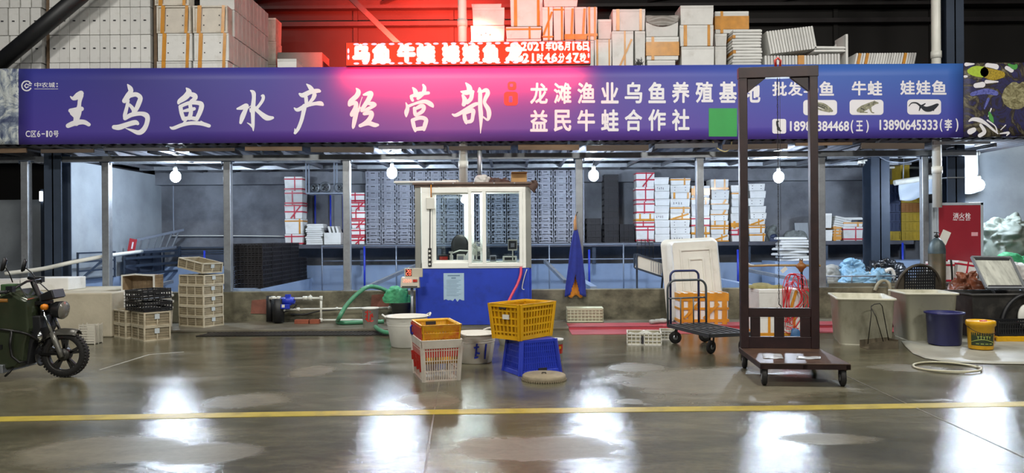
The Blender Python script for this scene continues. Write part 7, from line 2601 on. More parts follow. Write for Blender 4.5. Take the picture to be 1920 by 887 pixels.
# pole with a brown knob on a dark stand
pz = P(1450, 498, 12.3)
t = thing('carrying_pole', 'bamboo pole with a white hook and brown grip behind the gantry', 'pole', (P(1506, 600, 12.3).x, 12.3, 0.04))
a, c = P(1400, 499, 12.3) - Vector(t.location), P(1538, 498, 12.3) - Vector(t.location)
obj('pole_shaft', MB().tube([a, a.lerp(c, 0.3) + Vector((0, 0, 0.01)), c], 0.02, 10), mat('bamboo', 'a88f62', 0.5, var=0.2, scale=6), t)
obj('white_hook', MB().tube([a + Vector((0.12, 0, 0.01)), a + Vector((0.05, -0.02, 0.02)), a + Vector((0.0, -0.02, 0.06)), a + Vector((-0.02, -0.02, 0.1))], 0.015, 8), M_white_plastic, t)
q = P(1502, 498, 12.25) - Vector(t.location)
obj('brown_grip', MB().lathe([(0.0, 0.10), (0.025, 0.09), (0.03, 0.05), (0.055, 0.03), (0.085, 0.01), (0.08, -0.03), (0.045, -0.06), (0.03, -0.10), (0.0, -0.11)], 18, q), mat('amber_wood', '8a5a2c', 0.35, var=0.2), t)
obj('grip_cap', MB().lathe([(0.0, 0.125), (0.025, 0.12), (0.034, 0.10), (0.03, 0.085), (0.0, 0.08)], 14, q), M_chrome, t)
obj('stand_rod', MB().tube([q, q + Vector((0.02, 0.02, -0.2)), Vector((0.0, 0.0, 0.02))], 0.02, 8), M_black, t)
obj('stand_foot', MB().lathe([(0.0, 0.03), (0.12, 0.02), (0.13, 0.0), (0.0, 0.0)], 18), M_black, t)
obj('pole_tag', MB().box(P(1470, 506, 12.26) - Vector(t.location), (0.11, 0.008, 0.06), 0, Euler((0, -0.7, 0)).to_matrix()), M_white_plastic, t)

# ============================================================ RIGHT HAND SIDE
def tank(label, loc, rz, w, d, h, tp=0.07):
    t = thing('water_tank', label, 'tank', loc, rz)
    th = 0.014
    def ring(ww, dd, z, r=0.06):
        return [Vector((p.x, p.z, z)) for p in rr(ww, dd, r, 0, 0)]
    b = loft([ring(w - tp - 0.02, d - tp - 0.02, 0.0), ring(w - tp, d - tp, 0.015), ring(w, d, h - 0.03), ring(w + 0.05, d + 0.05, h - 0.025), ring(w + 0.05, d + 0.05, h), ring(w - 0.02, d - 0.02, h), ring(w - tp - 0.03, d - tp - 0.03, 0.03)], True, True, False)
    n = len(ring(1, 1, 0))
    c = len(b.v) - n
    b.f.append(tuple(c + k for k in range(n)))
    b.sm.append(False)
    obj('tank_shell', b, M_tank, t)
    obj('tank_water', MB().prism([(p.x, p.z) for p in rr(w - 0.045, d - 0.045, 0.05, 0, 0)], (0, 0, 0.003), (0, 0, h * 0.8), (1, 0, 0), (0, 1, 0)), M_water, t)
    return t
rz = math.radians(-17)
loc = corner_at(1577, 646, 0.0, -0.31, -0.44, rz)
tank('grubby white square water tank nearest the gantry, with the iron dustpan in front', loc, rz, 0.70, 0.96, 0.635)
rz2 = math.radians(-9)
loc = corner_at(1706, 640, 0.0, -0.28, -0.31, rz2)
tank('grubby white square water tank behind the navy bucket', loc, rz2, 0.66, 0.70, 0.675)
# iron dustpan
g = Gc(1648, 655, 0.08) - Vector((0, 0.08, 0))
t = thing('iron_dustpan', 'rusty iron dustpan with a tall wire handle in front of the white tank', 'dustpan', (g.x, g.y + 0.08, 0), math.radians(4))
W_, D_ = 0.40, 0.22
b = MB()
b.box2((-W_ / 2, -D_ / 2, 0.0), (W_ / 2, D_ / 2, 0.006))
b.hexa([(-W_ / 2, D_ / 2 - 0.006, 0.006), (W_ / 2, D_ / 2 - 0.006, 0.006), (W_ / 2, D_ / 2, 0.006), (-W_ / 2, D_ / 2, 0.006), (-W_ / 2, D_ / 2 - 0.006, 0.10), (W_ / 2, D_ / 2 - 0.006, 0.13), (W_ / 2, D_ / 2, 0.13), (-W_ / 2, D_ / 2, 0.10)])
b.prism([(-W_ / 2, 0.006), (-W_ / 2 + 0.01, 0.09), (W_ / 2 - 0.1, 0.11), (W_ / 2, 0.10), (W_ / 2, 0.006)], (0, 0.006, 0), (0, -D_ / 2, 0))
b.box2((W_ / 2 - 0.006, -D_ / 2, 0.006), (W_ / 2, D_ / 2, 0.12))
obj('pan_body', b, mat('rusty_iron', '5b5344', 0.6, 0.3, var=0.3, scale=7, dirt=('8a8068', 0.35, 6)), t)
top = Vector((-0.09, 0.02, 0.55))
b = MB()
b.tube([(-W_ / 2 + 0.05, 0.0, 0.06), (top.x - 0.01, 0.0, 0.45), top], 0.006, 6)
b.tube([(0.03, -0.06, 0.08), (top.x + 0.04, -0.02, 0.42), top + Vector((0.0, 0, -0.02))], 0.006, 6)
b.tube([(W_ / 2 - 0.05, 0.03, 0.10), (0.06, 0.02, 0.55), (0.03, 0.02, 0.585), (-0.05, 0.02, 0.575), top], 0.006, 6)
obj('wire_handle', b, M_wire, t)
# white sheet on the floor
pp = [G(x, y) for x, y in ((1690, 641), (1699, 652), (1712, 664), (1735, 673), (1765, 678), (1800, 681), (1860, 683), (1930, 684), (2010, 684), (2010, 640), (1920, 636), (1800, 634), (1730, 638))]
c0 = sum(pp, Vector()) / len(pp)
b = MB()
N = len(pp)
rings = []
for k in range(7):
    f = k / 6
    rings.append([c0.lerp(p, f) - c0 + Vector((0, 0, 0.008 + 0.006 * math.sin(i * 2.1 + k * 1.3) * (1 if k < 6 else 0))) for i, p in enumerate(pp)])
vs = [p for r_ in rings[1:] for p in r_] + [Vector((0, 0, 0.01))]
fs = []
for i in range(5):
    for k in range(N):
        l = (k + 1) % N
        fs.append((i * N + k, (i + 1) * N + k, (i + 1) * N + l, i * N + l))
for k in range(N):
    fs.append((k, (k + 1) % N, len(vs) - 1))
b.add(vs, fs, True)
o = single('floor_sheet', b, mat('white_floor_sheet', 'a9a99d', 0.45, var=0.12, scale=3, dirt=('77705e', 0.35, 2.5)), 'large wet white sheet spread on the floor under the yellow bucket', 'sheet', (c0.x, c0.y, 0.002))
sd = o.modifiers.new('thickness', 'SOLIDIFY')
sd.thickness = 0.004
# navy bucket
g = Gc(1771, 652, 0.2) - Vector((0, 0.2, 0))
t = thing('navy_bucket', 'navy blue square-shouldered bucket standing on the white sheet', 'bucket', (g.x, g.y + 0.2, 0.02), math.radians(4))
def sq(w, z, r):
    return [Vector((p.x, p.z, z)) for p in rr(w, w, r, 0, 0)]
b = loft([sq(0.34, 0.0, 0.12), sq(0.36, 0.01, 0.13), sq(0.41, 0.40, 0.17), sq(0.45, 0.405, 0.18), sq(0.455, 0.43, 0.18), sq(0.405, 0.43, 0.17), sq(0.345, 0.02, 0.12)], True, True, True)
obj('bucket_body', b, M_navy, t)
obj('bucket_handle', MB().tube([(0.225, 0.06, 0.41), (0.255, 0.04, 0.40), (0.26, 0.0, 0.37), (0.255, -0.04, 0.40), (0.225, -0.06, 0.41)], 0.012, 8), M_navy, t)
# yellow bucket
g = Gc(1839, 660, 0.16) - Vector((0, 0.16, 0))
t = thing('yellow_bucket', 'yellow lidded bucket with a dark green label on the white sheet', 'bucket', (g.x, g.y + 0.16, 0.02))
YBK = t
obj('bucket_body', MB().lathe([(0.0, 0.0), (0.158, 0.0), (0.162, 0.008), (0.176, 0.29), (0.186, 0.292), (0.186, 0.30), (0.178, 0.305), (0.0, 0.305)], 36), M_yellow, t)
obj('bucket_lid', MB().lathe([(0.178, 0.30), (0.193, 0.302), (0.195, 0.345), (0.188, 0.36), (0.17, 0.362), (0.165, 0.35), (0.0, 0.35)], 36), M_yellow, t)
def arcpatch(r0, r1, z0, z1, a0, a1, n=18):
    m = MB()
    vs = []
    for k in range(n + 1):
        a = a0 + (a1 - a0) * k / n
        for r_, z in ((r0, z0), (r1, z1)):
            vs.append((r_ * math.sin(a), -r_ * math.cos(a), z))
    m.add(vs, [(2 * k, 2 * k + 2, 2 * k + 3, 2 * k + 1) for k in range(n)], True)
    return m
M_lab = mat('dark_green_label', '2c3a22', 0.45, var=0.15)
obj('bucket_label', arcpatch(0.1655, 0.172, 0.05, 0.215, -1.35, 0.62), M_lab, t)
obj('label_swoosh', MB().tube([(0.172 * math.sin(a), -0.172 * math.cos(a), 0.10 + 0.03 * math.sin((a + 1.2) * 2.0)) for a in [-1.3 + 1.9 * k / 16 for k in range(17)]], 0.004, 6), mat('label_lime', 'a8b45a', 0.4, var=0.1), t)
b = MB()
for k in range(5):
    a = -0.75 + k * 0.22
    b.box((0.1735 * math.sin(a), -0.1735 * math.cos(a), 0.165 + 0.004 * (k % 2)), (0.026, 0.003, 0.008), a)
    b.box((0.1735 * math.sin(a), -0.1735 * math.cos(a), 0.15), (0.008, 0.003, 0.03), a)
for k in range(4):
    a = -0.8 + k * 0.35
    b.box((0.169 * math.sin(a), -0.169 * math.cos(a), 0.075), (0.04, 0.003, 0.008), a)
obj('label_marks', b, MATS['label_lime'], t)
b = MB()
for k in range(4):
    a = 1.0 + 0.12 * (k % 2)
    b.box((0.175 * math.sin(a), -0.175 * math.cos(a), 0.08 + 0.045 * k), (0.02, 0.003, 0.03), a, )
obj('side_marks', b, M_red, t)
obj('bucket_handle', MB().tube([(0.197 * math.cos(PI + PI * k / 12), 0.197 * math.sin(PI + PI * k / 12) * 1.0, 0.29 - 0.09 * math.sin(PI * k / 12)) for k in range(13)], 0.004, 6), M_wire, t)
obj('lid_rag', MB().box((0.02, -0.03, 0.358), (0.09, 0.05, 0.014), 0.3), M_red, t)
for o_ in YBK.children:
    o_.data.transform(Matrix.Diagonal((0.87, 0.87, 1.0, 1.0)))
# hose rings on the floor
g = G(1775, 691)
b = MB()
r = 0.335
pts = [(r * math.cos(a) * (1 + 0.02 * math.sin(2 * a)), r * math.sin(a) * 0.97, 0.012 + 0.012 * (k % 40 > 30)) for k, a in enumerate([2 * PI * k / 40 for k in range(41)])]
pts += [(r * 1.03 * math.cos(a), r * 0.9 * math.sin(a) - 0.02, 0.014 + 0.01 * math.sin(a) ** 2) for a in [2 * PI * k / 40 for k in range(1, 34)]]
single('hose_ring', MB().tube(pts, 0.011, 8), mat('cream_hose', 'b9b59a', 0.35, var=0.06), 'coiled cream hose lying as a ring on the wet floor', 'hose', (g.x, g.y, 0.0))
# chair with a woven back
p = P(1718, 560, 11.45)
t = thing('woven_chair', 'dark woven tub chair with a rounded back behind the white tanks', 'chair', (p.x, 11.55, 0.03), math.radians(8))
zt = P(1718, 497, 11.3).z - 0.03
rb = S(46, 11.4)
M_rattan = mat('brown_rattan', '3d362b', 0.6, var=0.25, scale=14, bump=0.4, bscale=50)
fr = MB()
arch = []
for k in range(21):
    a = PI * k / 20
    arch.append((rb * math.cos(a), -0.12 - 0.06 * math.sin(a), 0.58 + (zt - 0.58) * math.sin(a)))
fr.tube([(rb, 0.1, 0.0), (rb, -0.06, 0.4)] + arch + [(-rb, -0.06, 0.4), (-rb, 0.1, 0.0)], 0.022, 10)
fr.tube([(rb * 0.8, 0.42, 0.0), (rb * 0.85, 0.40, 0.44)], 0.018, 8)
fr.tube([(-rb * 0.8, 0.42, 0.0), (-rb * 0.85, 0.40, 0.44)], 0.018, 8)
fr.tube([(rb * 0.85, 0.40, 0.43), (rb, -0.08, 0.43)], 0.014, 8)
fr.tube([(-rb * 0.85, 0.40, 0.43), (-rb, -0.08, 0.43)], 0.014, 8)
obj('chair_frame', fr, M_rattan, t)
def sidepanel(s):
    m = MB()
    def fn(u, v):
        a = PI * (0.02 + 0.26 * u)
        x = rb * math.cos(a)
        z = 0.58 + (zt - 0.58) * math.sin(a)
        return Vector((s * x, -0.12 - 0.05 * math.sin(a), 0.44 + (z - 0.44) * v))
    return m.grid(fn, 8, 8, (0, 0.01, 0))
for s in (-1, 1):
    obj('side_panel', sidepanel(s), M_rattan, t)
b = MB()
ncol, nrow = 13, 11
hwid = rb * 0.66
zl = 0.47
def ztop(x):
    return 0.58 + (zt - 0.58) * math.sqrt(max(0, 1 - (x / rb) ** 2))
for k in range(ncol + 1):
    x = -hwid + 2 * hwid * k / ncol
    b.bar((x, -0.155, zl), (x, -0.175, ztop(x)), 0.019, 0.006, (0, 1, 0))
for k in range(nrow + 1):
    z = zl + (zt - zl) * k / (nrow + 0.6)
    xm = hwid if z < ztop(hwid) else rb * math.sqrt(max(0.01, 1 - ((z - 0.58) / (zt - 0.58)) ** 2))
    xm = min(hwid, xm)
    b.bar((-xm, -0.162, z), (xm, -0.162, z), 0.006, 0.022)
obj('woven_back', b, M_black, t)
obj('weave_light_panel', MB().box2((-hwid * 0.2, -0.150, zl + 0.02), (hwid * 0.96, -0.145, ztop(hwid) - 0.03)), mat('weave_light_pale', 'c9ccc8', 0.6, var=0.1), t)  # added pale panel stands in for light seen through the weave
obj('seat', MB().lathe([(0.0, 0.03), (rb * 0.95, 0.025), (rb * 0.98, 0.0), (0.0, -0.01)], 26, (0, 0.13, 0.44), sy=0.95), M_rattan, t)
# gas cylinder
p = P(1760, 500, 12.2)
t = thing('gas_cylinder', 'tall rusty grey gas cylinder standing in front of the red cabinet', 'gas cylinder', (p.x, 12.25, 0.0))
zt = P(1760, 462, 12.2).z
r = 0.13
M_cyl = mat('rusty_cylinder', '47402f', 0.5, 0.3, var=0.3, scale=4, dirt=('6b4a30', 0.4, 4))
obj('cylinder_body', MB().lathe([(0.0, 0.0), (r - 0.01, 0.0), (r, 0.02), (r, zt - 0.1), (0.0, zt - 0.1)], 28), M_cyl, t)
obj('cylinder_shoulder', MB().lathe([(r + 0.001, zt - 0.12), (r + 0.001, zt - 0.05), (r * 0.9, zt + 0.03), (r * 0.6, zt + 0.10), (0.035, zt + 0.14), (0.0, zt + 0.14)], 28), mat('cylinder_blue_grey', '4a585c', 0.45, 0.3, var=0.25, scale=6), t)
b = MB()
b.cyl((0, 0, zt + 0.13), (0, 0, zt + 0.2), 0.022, seg=12)
b.cyl((-0.04, 0, zt + 0.17), (0.04, 0, zt + 0.17), 0.012, seg=8)
b.cyl((0, 0, zt + 0.2), (0, 0, zt + 0.23), 0.008, seg=8)
b.cyl((-0.045, 0, zt + 0.23), (0.045, 0, zt + 0.23), 0.008, seg=8)
obj('cylinder_valve', b, M_wire, t)
# hydrant cabinet
YC = 13.0
a, c = P(1757, 380, YC), P(1843, 380, YC)
W_ = c.x - a.x
zt = P(1800, 380, YC).z
t = thing('hydrant_cabinet', 'red fire hydrant cabinet with white Chinese lettering and a pale frame', 'fire cabinet', ((a.x + c.x) / 2, YC, 0.0))
M_cab_pale = mat('cabinet_pale_steel', 'aab4bc', 0.45, 0.1, var=0.08)
b = MB()
b.box2((-W_ / 2 - 0.075, 0.02, 0.0), (W_ / 2, 0.24, zt))
obj('cabinet_case', b, M_cab_pale, t, 0.006)
b = MB()
zb = 0.75
k = 0.045
b.box2((-W_ / 2, -0.01, zb), (-W_ / 2 + k * 0.5, 0.02, zt))
b.box2((W_ / 2 - k, -0.01, zb), (W_ / 2, 0.02, zt))
b.box2((-W_ / 2, -0.01, zt - k), (W_ / 2, 0.02, zt))
obj('door_frame', b, M_cab_pale, t, 0.003)
obj('cabinet_door', MB().box2((-W_ / 2 + k * 0.5, -0.004, zb), (W_ / 2 - k, 0.02, zt - k)), mat('hydrant_red', '8f2632', 0.4, var=0.06), t)
b = MB()
def tr(x0, x1, y0, y1):
    q0, q1 = P(x0, y1, YC - 0.006), P(x1, y0, YC - 0.006)
    L = Vector(t.location)
    return lambda u, v: Vector((q0.x + (q1.x - q0.x) * u, YC - 0.006, q0.z + (q1.z - q0.z) * v)) - L
for i, chx in enumerate('消火栓'):
    write(b, chx, tr(1787 + i * 11.3, 1797.3 + i * 11.3, 399, 410), 0.015)
obj('cabinet_lettering', b, M_print_white, t)
b = MB()
for (s, x0, x1) in (('FIRE', 1787, 1795), ('HOSE', 1798, 1808), ('BOX', 1811, 1819)):
    write(b, s, tr(x0, x1, 410.8, 413.6), 0.02)
obj('small_lettering', b, M_print_white, t)
q = P(1827, 439, YC) - Vector(t.location)
obj('door_label', MB().box((q.x, -0.006, q.z), (S(12, YC), 0.004, S(7, YC))), mat('pink_label', 'd8a0a8', 0.5, var=0.05), t)
q = P(1770, 445, YC) - Vector(t.location)
obj('paper_slip', MB().box((q.x, -0.014, q.z), (0.15, 0.004, 0.24), 0, Euler((0, 0.42, 0)).to_matrix()), M_white_plastic, t)
# red and white foam boxes behind the machine
for k, (px, py, rot_, lab) in enumerate(((1780, 528, 0.12, 'white foam box with a red taped corner below the red cabinet'), (1818, 528, 0.16, 'tilted white foam box with a red taped edge left of the raised lid'))):
    pb = P(px, py, 12.35)
    foam_box(0.32 if k == 0 else 0.36, 0.3, 0.36, 'red', lab, (pb.x, 12.62 - 0.02 * k, 0.66), 0, None, Euler((0, rot_, 0)) if k else None, seed=20 + k)
b = MB()
b.box2((-0.45, -0.2, 0.0), (0.48, 0.2, 0.61))
single('grey_bin', b, mat('grey_bin', '6f6f66', 0.6, var=0.2, scale=3), 'grey plastic bin carrying the red taped foam boxes', 'bin', (P(1800, 540, 12.6).x, 12.64, 0.0), bevel=0.02)
cable([P(1783, 487, 12.1), P(1785, 510, 12.1), P(1786, 545, 12.1), Vector((P(1788, 600, 12.1).x, 12.1, 0.02))], 0.016, 'steel_rod', 'dark steel rod standing in front of the red taped foam boxes', M_wire, cat='rod')
heap('brown_wrap', 'crumpled brown plastic wrapping stuffed between the tank and the black trough', 'wrapping', (P(1817, 560, 11.6).x, 11.65, 0.0), 0.24, 0.2, 0.92, mat('brown_film', '7a4630', 0.35, var=0.4, scale=7, dirt=('c8bcae', 0.3, 6)), 41, amp=1.3, folds=7, flat=-0.2)
# black trough with raised lid on crates
g = G(1866, 645)
tx = P(1819, 600, 10.6).x
YT = 10.55
t = thing('fish_trough', 'black plastic trough with a raised ribbed steel lid at the right edge', 'trough', (tx, YT, 0.0))
W_ = 1.5
z0 = P(1850, 610, YT).z
z1 = P(1850, 553, YT).z
def tring(x0, x1, y0, y1, z):
    return [Vector((x0, y0, z)), Vector((x1, y0, z)), Vector((x1, y1, z)), Vector((x0, y1, z))]
b = loft([tring(0.04, W_, 0.03, 0.72, z0), tring(0.0, W_, 0.0, 0.75, z1), tring(0.03, W_ - 0.03, 0.03, 0.72, z1), tring(0.06, W_ - 0.06, 0.06, 0.69, z0 + 0.03)], False, True, True)
M_trough = mat('scuffed_black_plastic', '2c2b29', 0.5, var=0.25, scale=4, dirt=('55524c', 0.4, 4))
obj('trough_body', b, M_trough, t, 0.01)
obj('trough_rim', MB().tube([(0, 0, z1), (W_, 0, z1), (W_, 0.75, z1), (0, 0.75, z1)], 0.02, 8, True), M_trough, t)
rm = Matrix.Rotation(PI / 2, 3, 'X')
arc_ = []
cxm = P(1924, 600, YT).x - tx
rad = S(48, YT)
for k in range(25):
    a = PI * k / 24
    arc_.append((cxm + rad * math.cos(a), -0.03, z0 - 0.02 + (z1 - z0 + 0.02) * 1.0 * math.sin(a)))
obj('trough_arch', MB().tube(arc_, 0.028, 10), M_black, t)
obj('trough_patch', MB().lathe([(0.0, 0.0), (0.11, 0.0), (0.1, 0.02), (0.0, 0.025)], 20, (cxm - 0.02, -0.01, z0 + 0.12), rm, sy=1.6), M_white_plastic, t)
obj('trough_stand', MB().box2((0.06, 0.1, 0.0), (0.12, 0.65, z0)).box2((W_ - 0.12, 0.1, 0.0), (W_ - 0.06, 0.65, z0)).box2((0.06, 0.6, 0.0), (W_ - 0.06, 0.66, z0)), M_wire, t)
# lid
lidp = [P(1821, 483, YT + 0.72), P(1894, 484, YT + 0.72), P(1921, 541, YT + 0.3), P(1849, 541, YT + 0.3)]
L = Vector(t.location)
b = MB()
nrm = (lidp[1] - lidp[0]).cross(lidp[3] - lidp[0]).normalized()
if nrm.y > 0:
    nrm = -nrm
q = [p - L for p in lidp]
b.hexa([q[3] - nrm * 0.015, q[2] - nrm * 0.015, q[1] - nrm * 0.015, q[0] - nrm * 0.015, q[3], q[2], q[1], q[0]])
lo = obj('trough_lid', b, mat('frosted_steel_sheet', 'bfc1b6', 0.45, 0.0, var=0.3, scale=2.0, stretch=(5, 1, 1), dirt=('5f6058', 0.4, 3)), t)
b = MB()
for i in range(4):
    b.bar(q[i] + nrm * 0.012, q[(i + 1) % 4] + nrm * 0.012, 0.03, 0.03, nrm)
obj('lid_frame', b, M_galv, lo)
b = MB()
b.bar(q[0].lerp(q[1], 0.08) + (q[3] - q[0]) * 0.06 + nrm * 0.01, q[0].lerp(q[1], 0.94) + (q[3] - q[0]) * 0.06 + nrm * 0.01, 0.025, 0.02, nrm)
b.bar(q[3].lerp(q[2], 0.08) - (q[3] - q[0]) * 0.06 + nrm * 0.01, q[3].lerp(q[2], 0.94) - (q[3] - q[0]) * 0.06 + nrm * 0.01, 0.025, 0.02, nrm)
obj('lid_seal', b, M_ink, lo)
obj('lid_hinge', MB().bar(q[3] + Vector((0.1, 0.02, -0.02)), q[3] + Vector((0.15, 0.05, z1 - q[3].z)), 0.03, 0.02).bar(q[2] + Vector((-0.05, 0.02, -0.02)), q[2] + Vector((0.05, 0.05, z1 - q[2].z)), 0.03, 0.02), M_galv, t)
# black slotted crate and yellow base below
g = G(1862, 648)
t = thing('black_crate', 'black slotted crate under the front of the black trough', 'crate', (P(1862, 640, 10.25).x + 0.42, 10.3, 0.085))
obj('crate_body', lattice(0.84, 0.32, 0.86, 0.34, 0.2, 26, 9, 1, 0.014, 0.01, 0.01), M_black, t)
t = thing('pallet', 'dull yellow pallet base under the black slotted crate', 'base', (P(1862, 640, 10.25).x + 0.42, 10.3, 0.012))
b = MB()
b.box2((-0.45, -0.19, 0.0), (0.45, -0.15, 0.07))
b.box2((-0.45, 0.15, 0.0), (0.45, 0.19, 0.07))
b.box2((-0.45, -0.15, 0.05), (0.45, 0.15, 0.07))
obj('base_frame', b, M_yellow, t, 0.005)
# ---- heaps of sheeting at the right edge
M_sheeting = mat('grey_green_sheeting', '6a726a', 0.6, var=0.3, scale=4, bump=0.3, bscale=12)
px = P(1888, 480, 13.6)
single('pallet_box', MB().box2((-0.75, -0.5, 0.0), (1.2, 0.5, 0.95)), mat('dark_crate_wood', '3f3d36', 0.7, var=0.3), 'dark box under the heap of grey sheeting at the right edge', 'box', (px.x + 0.12, 13.8, 0), bevel=0.01)
heap('sheeting_heap', 'large heap of creased grey green sheeting beside the red cabinet', 'sheeting', (px.x + 0.12, 13.75, 0.948), 0.66, 0.42, 0.86, M_sheeting, 51, 90, 60, amp=0.85, folds=5, flat=-0.35)
heap('net_heap', 'green net spread in front of the grey sheeting heap', 'net', (P(1906, 480, 13.0).x, 13.02, 0.93 - 0.12), 0.5, 0.2, 0.30, M_net, 52, amp=0.4, folds=7)
single('net_table', MB().box2((-0.42, -0.2, 0), (0.9, 0.2, 0.81)), MATS['dark_crate_wood'], 'dark bench under the green net at the right edge', 'bench', (P(1895, 480, 13.0).x, 13.02, 0), bevel=0.01)
heap('white_cloth', 'pale cloth lying below the green net behind the raised lid', 'cloth', (P(1893, 500, 12.5).x, 12.55, 0.72), 0.45, 0.2, 0.28, MATS['white_rag'], 53, amp=0.35)
single('cloth_bench', MB().box2((-0.3, -0.2, 0), (0.9, 0.2, 0.715)), MATS['grey_bin'], 'grey bench under the pale cloth behind the raised lid', 'bench', (P(1893, 500, 12.5).x, 12.55, 0), bevel=0.01)
# ---- blue and black plastic on the low wall, right of the gantry
M_bluefilm = mat('light_blue_film', '7fa8c4', 0.25, var=0.2, scale=5, bump=0.4, bscale=14)
t_ = P(1600, 520, 13.35)
struct('wall_shelf_right', MB().box2((5.65, 13.2, 0.5), (8.2, 14.6, 0.62)), M_curb)
heap('blue_plastic', 'crumpled light blue plastic sheet on the low wall right of the gantry', 'plastic sheet', (P(1622, 520, 13.5).x, 13.5, 0.62), 0.42, 0.2, 0.26, M_bluefilm, 61, amp=1.3, folds=8)
heap('blue_plastic', 'upright fold of light blue plastic behind the crumpled sheet', 'plastic sheet', (P(1598, 520, 13.9).x, 13.9, 0.622), 0.22, 0.16, 0.38, M_bluefilm, 62, amp=1.3, folds=8)
heap('black_plastic', 'black plastic sheeting heaped behind the light blue sheet', 'plastic sheet', (P(1662, 515, 14.0).x, 14.1, 0.622), 0.4, 0.28, 0.40, mat('black_film', '1f2126', 0.3, var=0.2, bump=0.4, bscale=14), 63, amp=1.2, folds=8)
cable([P(1628, 512, 13.4), P(1640, 522, 13.4), P(1655, 512, 13.4), P(1670, 505, 13.4), P(1676, 515, 13.4), P(1674, 522, 13.4)], 0.035, 'white_strip', 'curled white foam strip lying on the black plastic', M_foam, cat='foam strip')
heap('newspaper_bundle', 'folded pale printed paper lying left of the blue plastic', 'paper', (P(1556, 510, 14.0).x, 14.0, 0.622), 0.2, 0.22, 0.30, mat('pale_paper', '8f908c', 0.7, var=0.25, scale=14), 64, amp=0.25)
t = thing('low_rail', 'thin grey rail along the low wall in front of the blue plastic', 'rail', (P(1540, 530, 13.25).x, 13.26, 0.622))
b = MB()
b.cyl((0, 0, 0.12), (1.35, 0, 0.12), 0.012, seg=8)
for x in (0.1, 0.55, 1.0, 1.3):
    b.cyl((x, 0, 0), (x, 0, 0.14), 0.012, seg=8)
obj('rail_tube', b, M_rail, t)
cable([P(1640, 545, 12.95), P(1648, 530, 12.95), P(1660, 527, 13.0), P(1668, 535, 12.95), P(1668, 560, 12.95)], 0.03, 'pale_pipe', 'pale bent pipe over the low wall behind the white tank', mat('aged_pvc', '9a957f', 0.5, var=0.1), cat='pipe')

# ============================================================ THE TRICYCLE
g = G(122, 707)
KS = 171.0
trk = thing('cargo_tricycle', 'dark green electric cargo tricycle standing at the left edge', 'tricycle', (g.x, g.y, 0), 0)
def tp(px, py, y=0.0):
    return Vector(((px - 122) / KS, y, (707 - py) / KS))
M_green = mat('dark_green_paint', '353d2c', 0.25, 0.1, var=0.12, scale=3, coat=0.5, dirt=('4d4a38', 0.3, 4))
M_frame = mat('black_frame_paint', '1b1b1b', 0.35, 0.3, var=0.15)
rm = Matrix.Rotation(PI / 2, 3, 'X')
def wheel(loc, R=0.25, par=trk):
    loc = Vector(loc)
    r2 = 0.048
    prof = []
    for k in range(15):
        a = -PI * 0.62 + PI * 1.24 * k / 14
        prof.append((R - r2 + r2 * math.cos(a), 0.046 * math.sin(a)))
    prof = [(prof[0][0], prof[0][1])] + prof
    tb = MB().lathe(prof, 48, loc, rm)
    for k in range(44):
        a = 2 * PI * k / 44
        for s in (-1, 1):
            c = loc + Vector(((R - 0.006) * math.cos(a), s * 0.026, (R - 0.006) * math.sin(a)))
            tb.box(c, (0.02, 0.026, 0.012), 0, Matrix.Rotation(-a + PI / 2, 3, 'Y') @ Matrix.Rotation(0.5 * s, 3, 'Z'))
    o = obj('wheel_tyre', tb, M_tire, par)
    rim = MB().lathe([(R - 0.075, -0.035), (R - 0.062, -0.04), (R - 0.052, -0.036), (R - 0.07, 0.0), (R - 0.052, 0.036), (R - 0.062, 0.04), (R - 0.075, 0.035), (R - 0.085, 0.0), (R - 0.075, -0.035)], 40, loc, rm)
    for k in range(5):
        a = 2 * PI * k / 5 + 0.3
        for s in (-0.14, 0.14):
            rim.bar(loc + Vector((0.05 * math.cos(a), 0, 0.05 * math.sin(a))), loc + Vector(((R - 0.075) * math.cos(a + s), 0, (R - 0.075) * math.sin(a + s))), 0.03, 0.03, (0, 1, 0))
    rim.lathe([(0.0, -0.05), (0.06, -0.05), (0.07, -0.03), (0.07, 0.03), (0.06, 0.05), (0.0, 0.05)], 24, loc, rm)
    obj('wheel_rim', rim, mat('wheel_grey', '3a3936', 0.4, 0.4, var=0.15), o)
    obj('wheel_nut', MB().cyl(loc + Vector((0, -0.075, 0)), loc + Vector((0, 0.075, 0)), 0.016, seg=8), M_chrome, o)
wheel((0, 0, 0.25))
b = MB()
c = MB()
for s in (-1, 1):
    y = s * 0.075
    c.cyl(tp(83, 566, y), tp(108, 628, y), 0.016, seg=14)
    b.tube([tp(106, 622, y), tp(112, 638, y), tp(120, 658, y), tp(124, 668, y)], [0.026, 0.03, 0.026, 0.022], 14)
obj('fork_tubes', c, M_chrome, trk)
obj('fork_sliders', b, mat('fork_grey', '77766f', 0.35, 0.6, var=0.1), trk)
b = MB()
b.box2(tp(78, 570, -0.11), tp(90, 564, 0.11))
b.bar(tp(90, 586, -0.1), tp(90, 586, 0.1), 0.05, 0.03, (1, 0, 0))
obj('fork_bridge', b, M_frame, trk)
obj('steering_stem', MB().tube([tp(86, 590), tp(76, 560), tp(66, 535), tp(62, 526)], [0.035, 0.032, 0.028, 0.025], 14), M_frame, trk)
b = MB()
b.tube([tp(50, 546, -0.33), tp(58, 536, -0.22), tp(63, 527, -0.1), tp(63, 526, 0.1), tp(50, 526, 0.25), tp(38, 527, 0.33)], 0.013, 10)
obj('handlebar', b, M_frame, trk)
for (p, q) in ((tp(52, 543, -0.31), tp(25, 546, -0.39)), (tp(38, 527, 0.32), tp(11, 525, 0.4))):
    obj('grip', MB().cyl(p, q, 0.019, seg=14), M_black, trk)
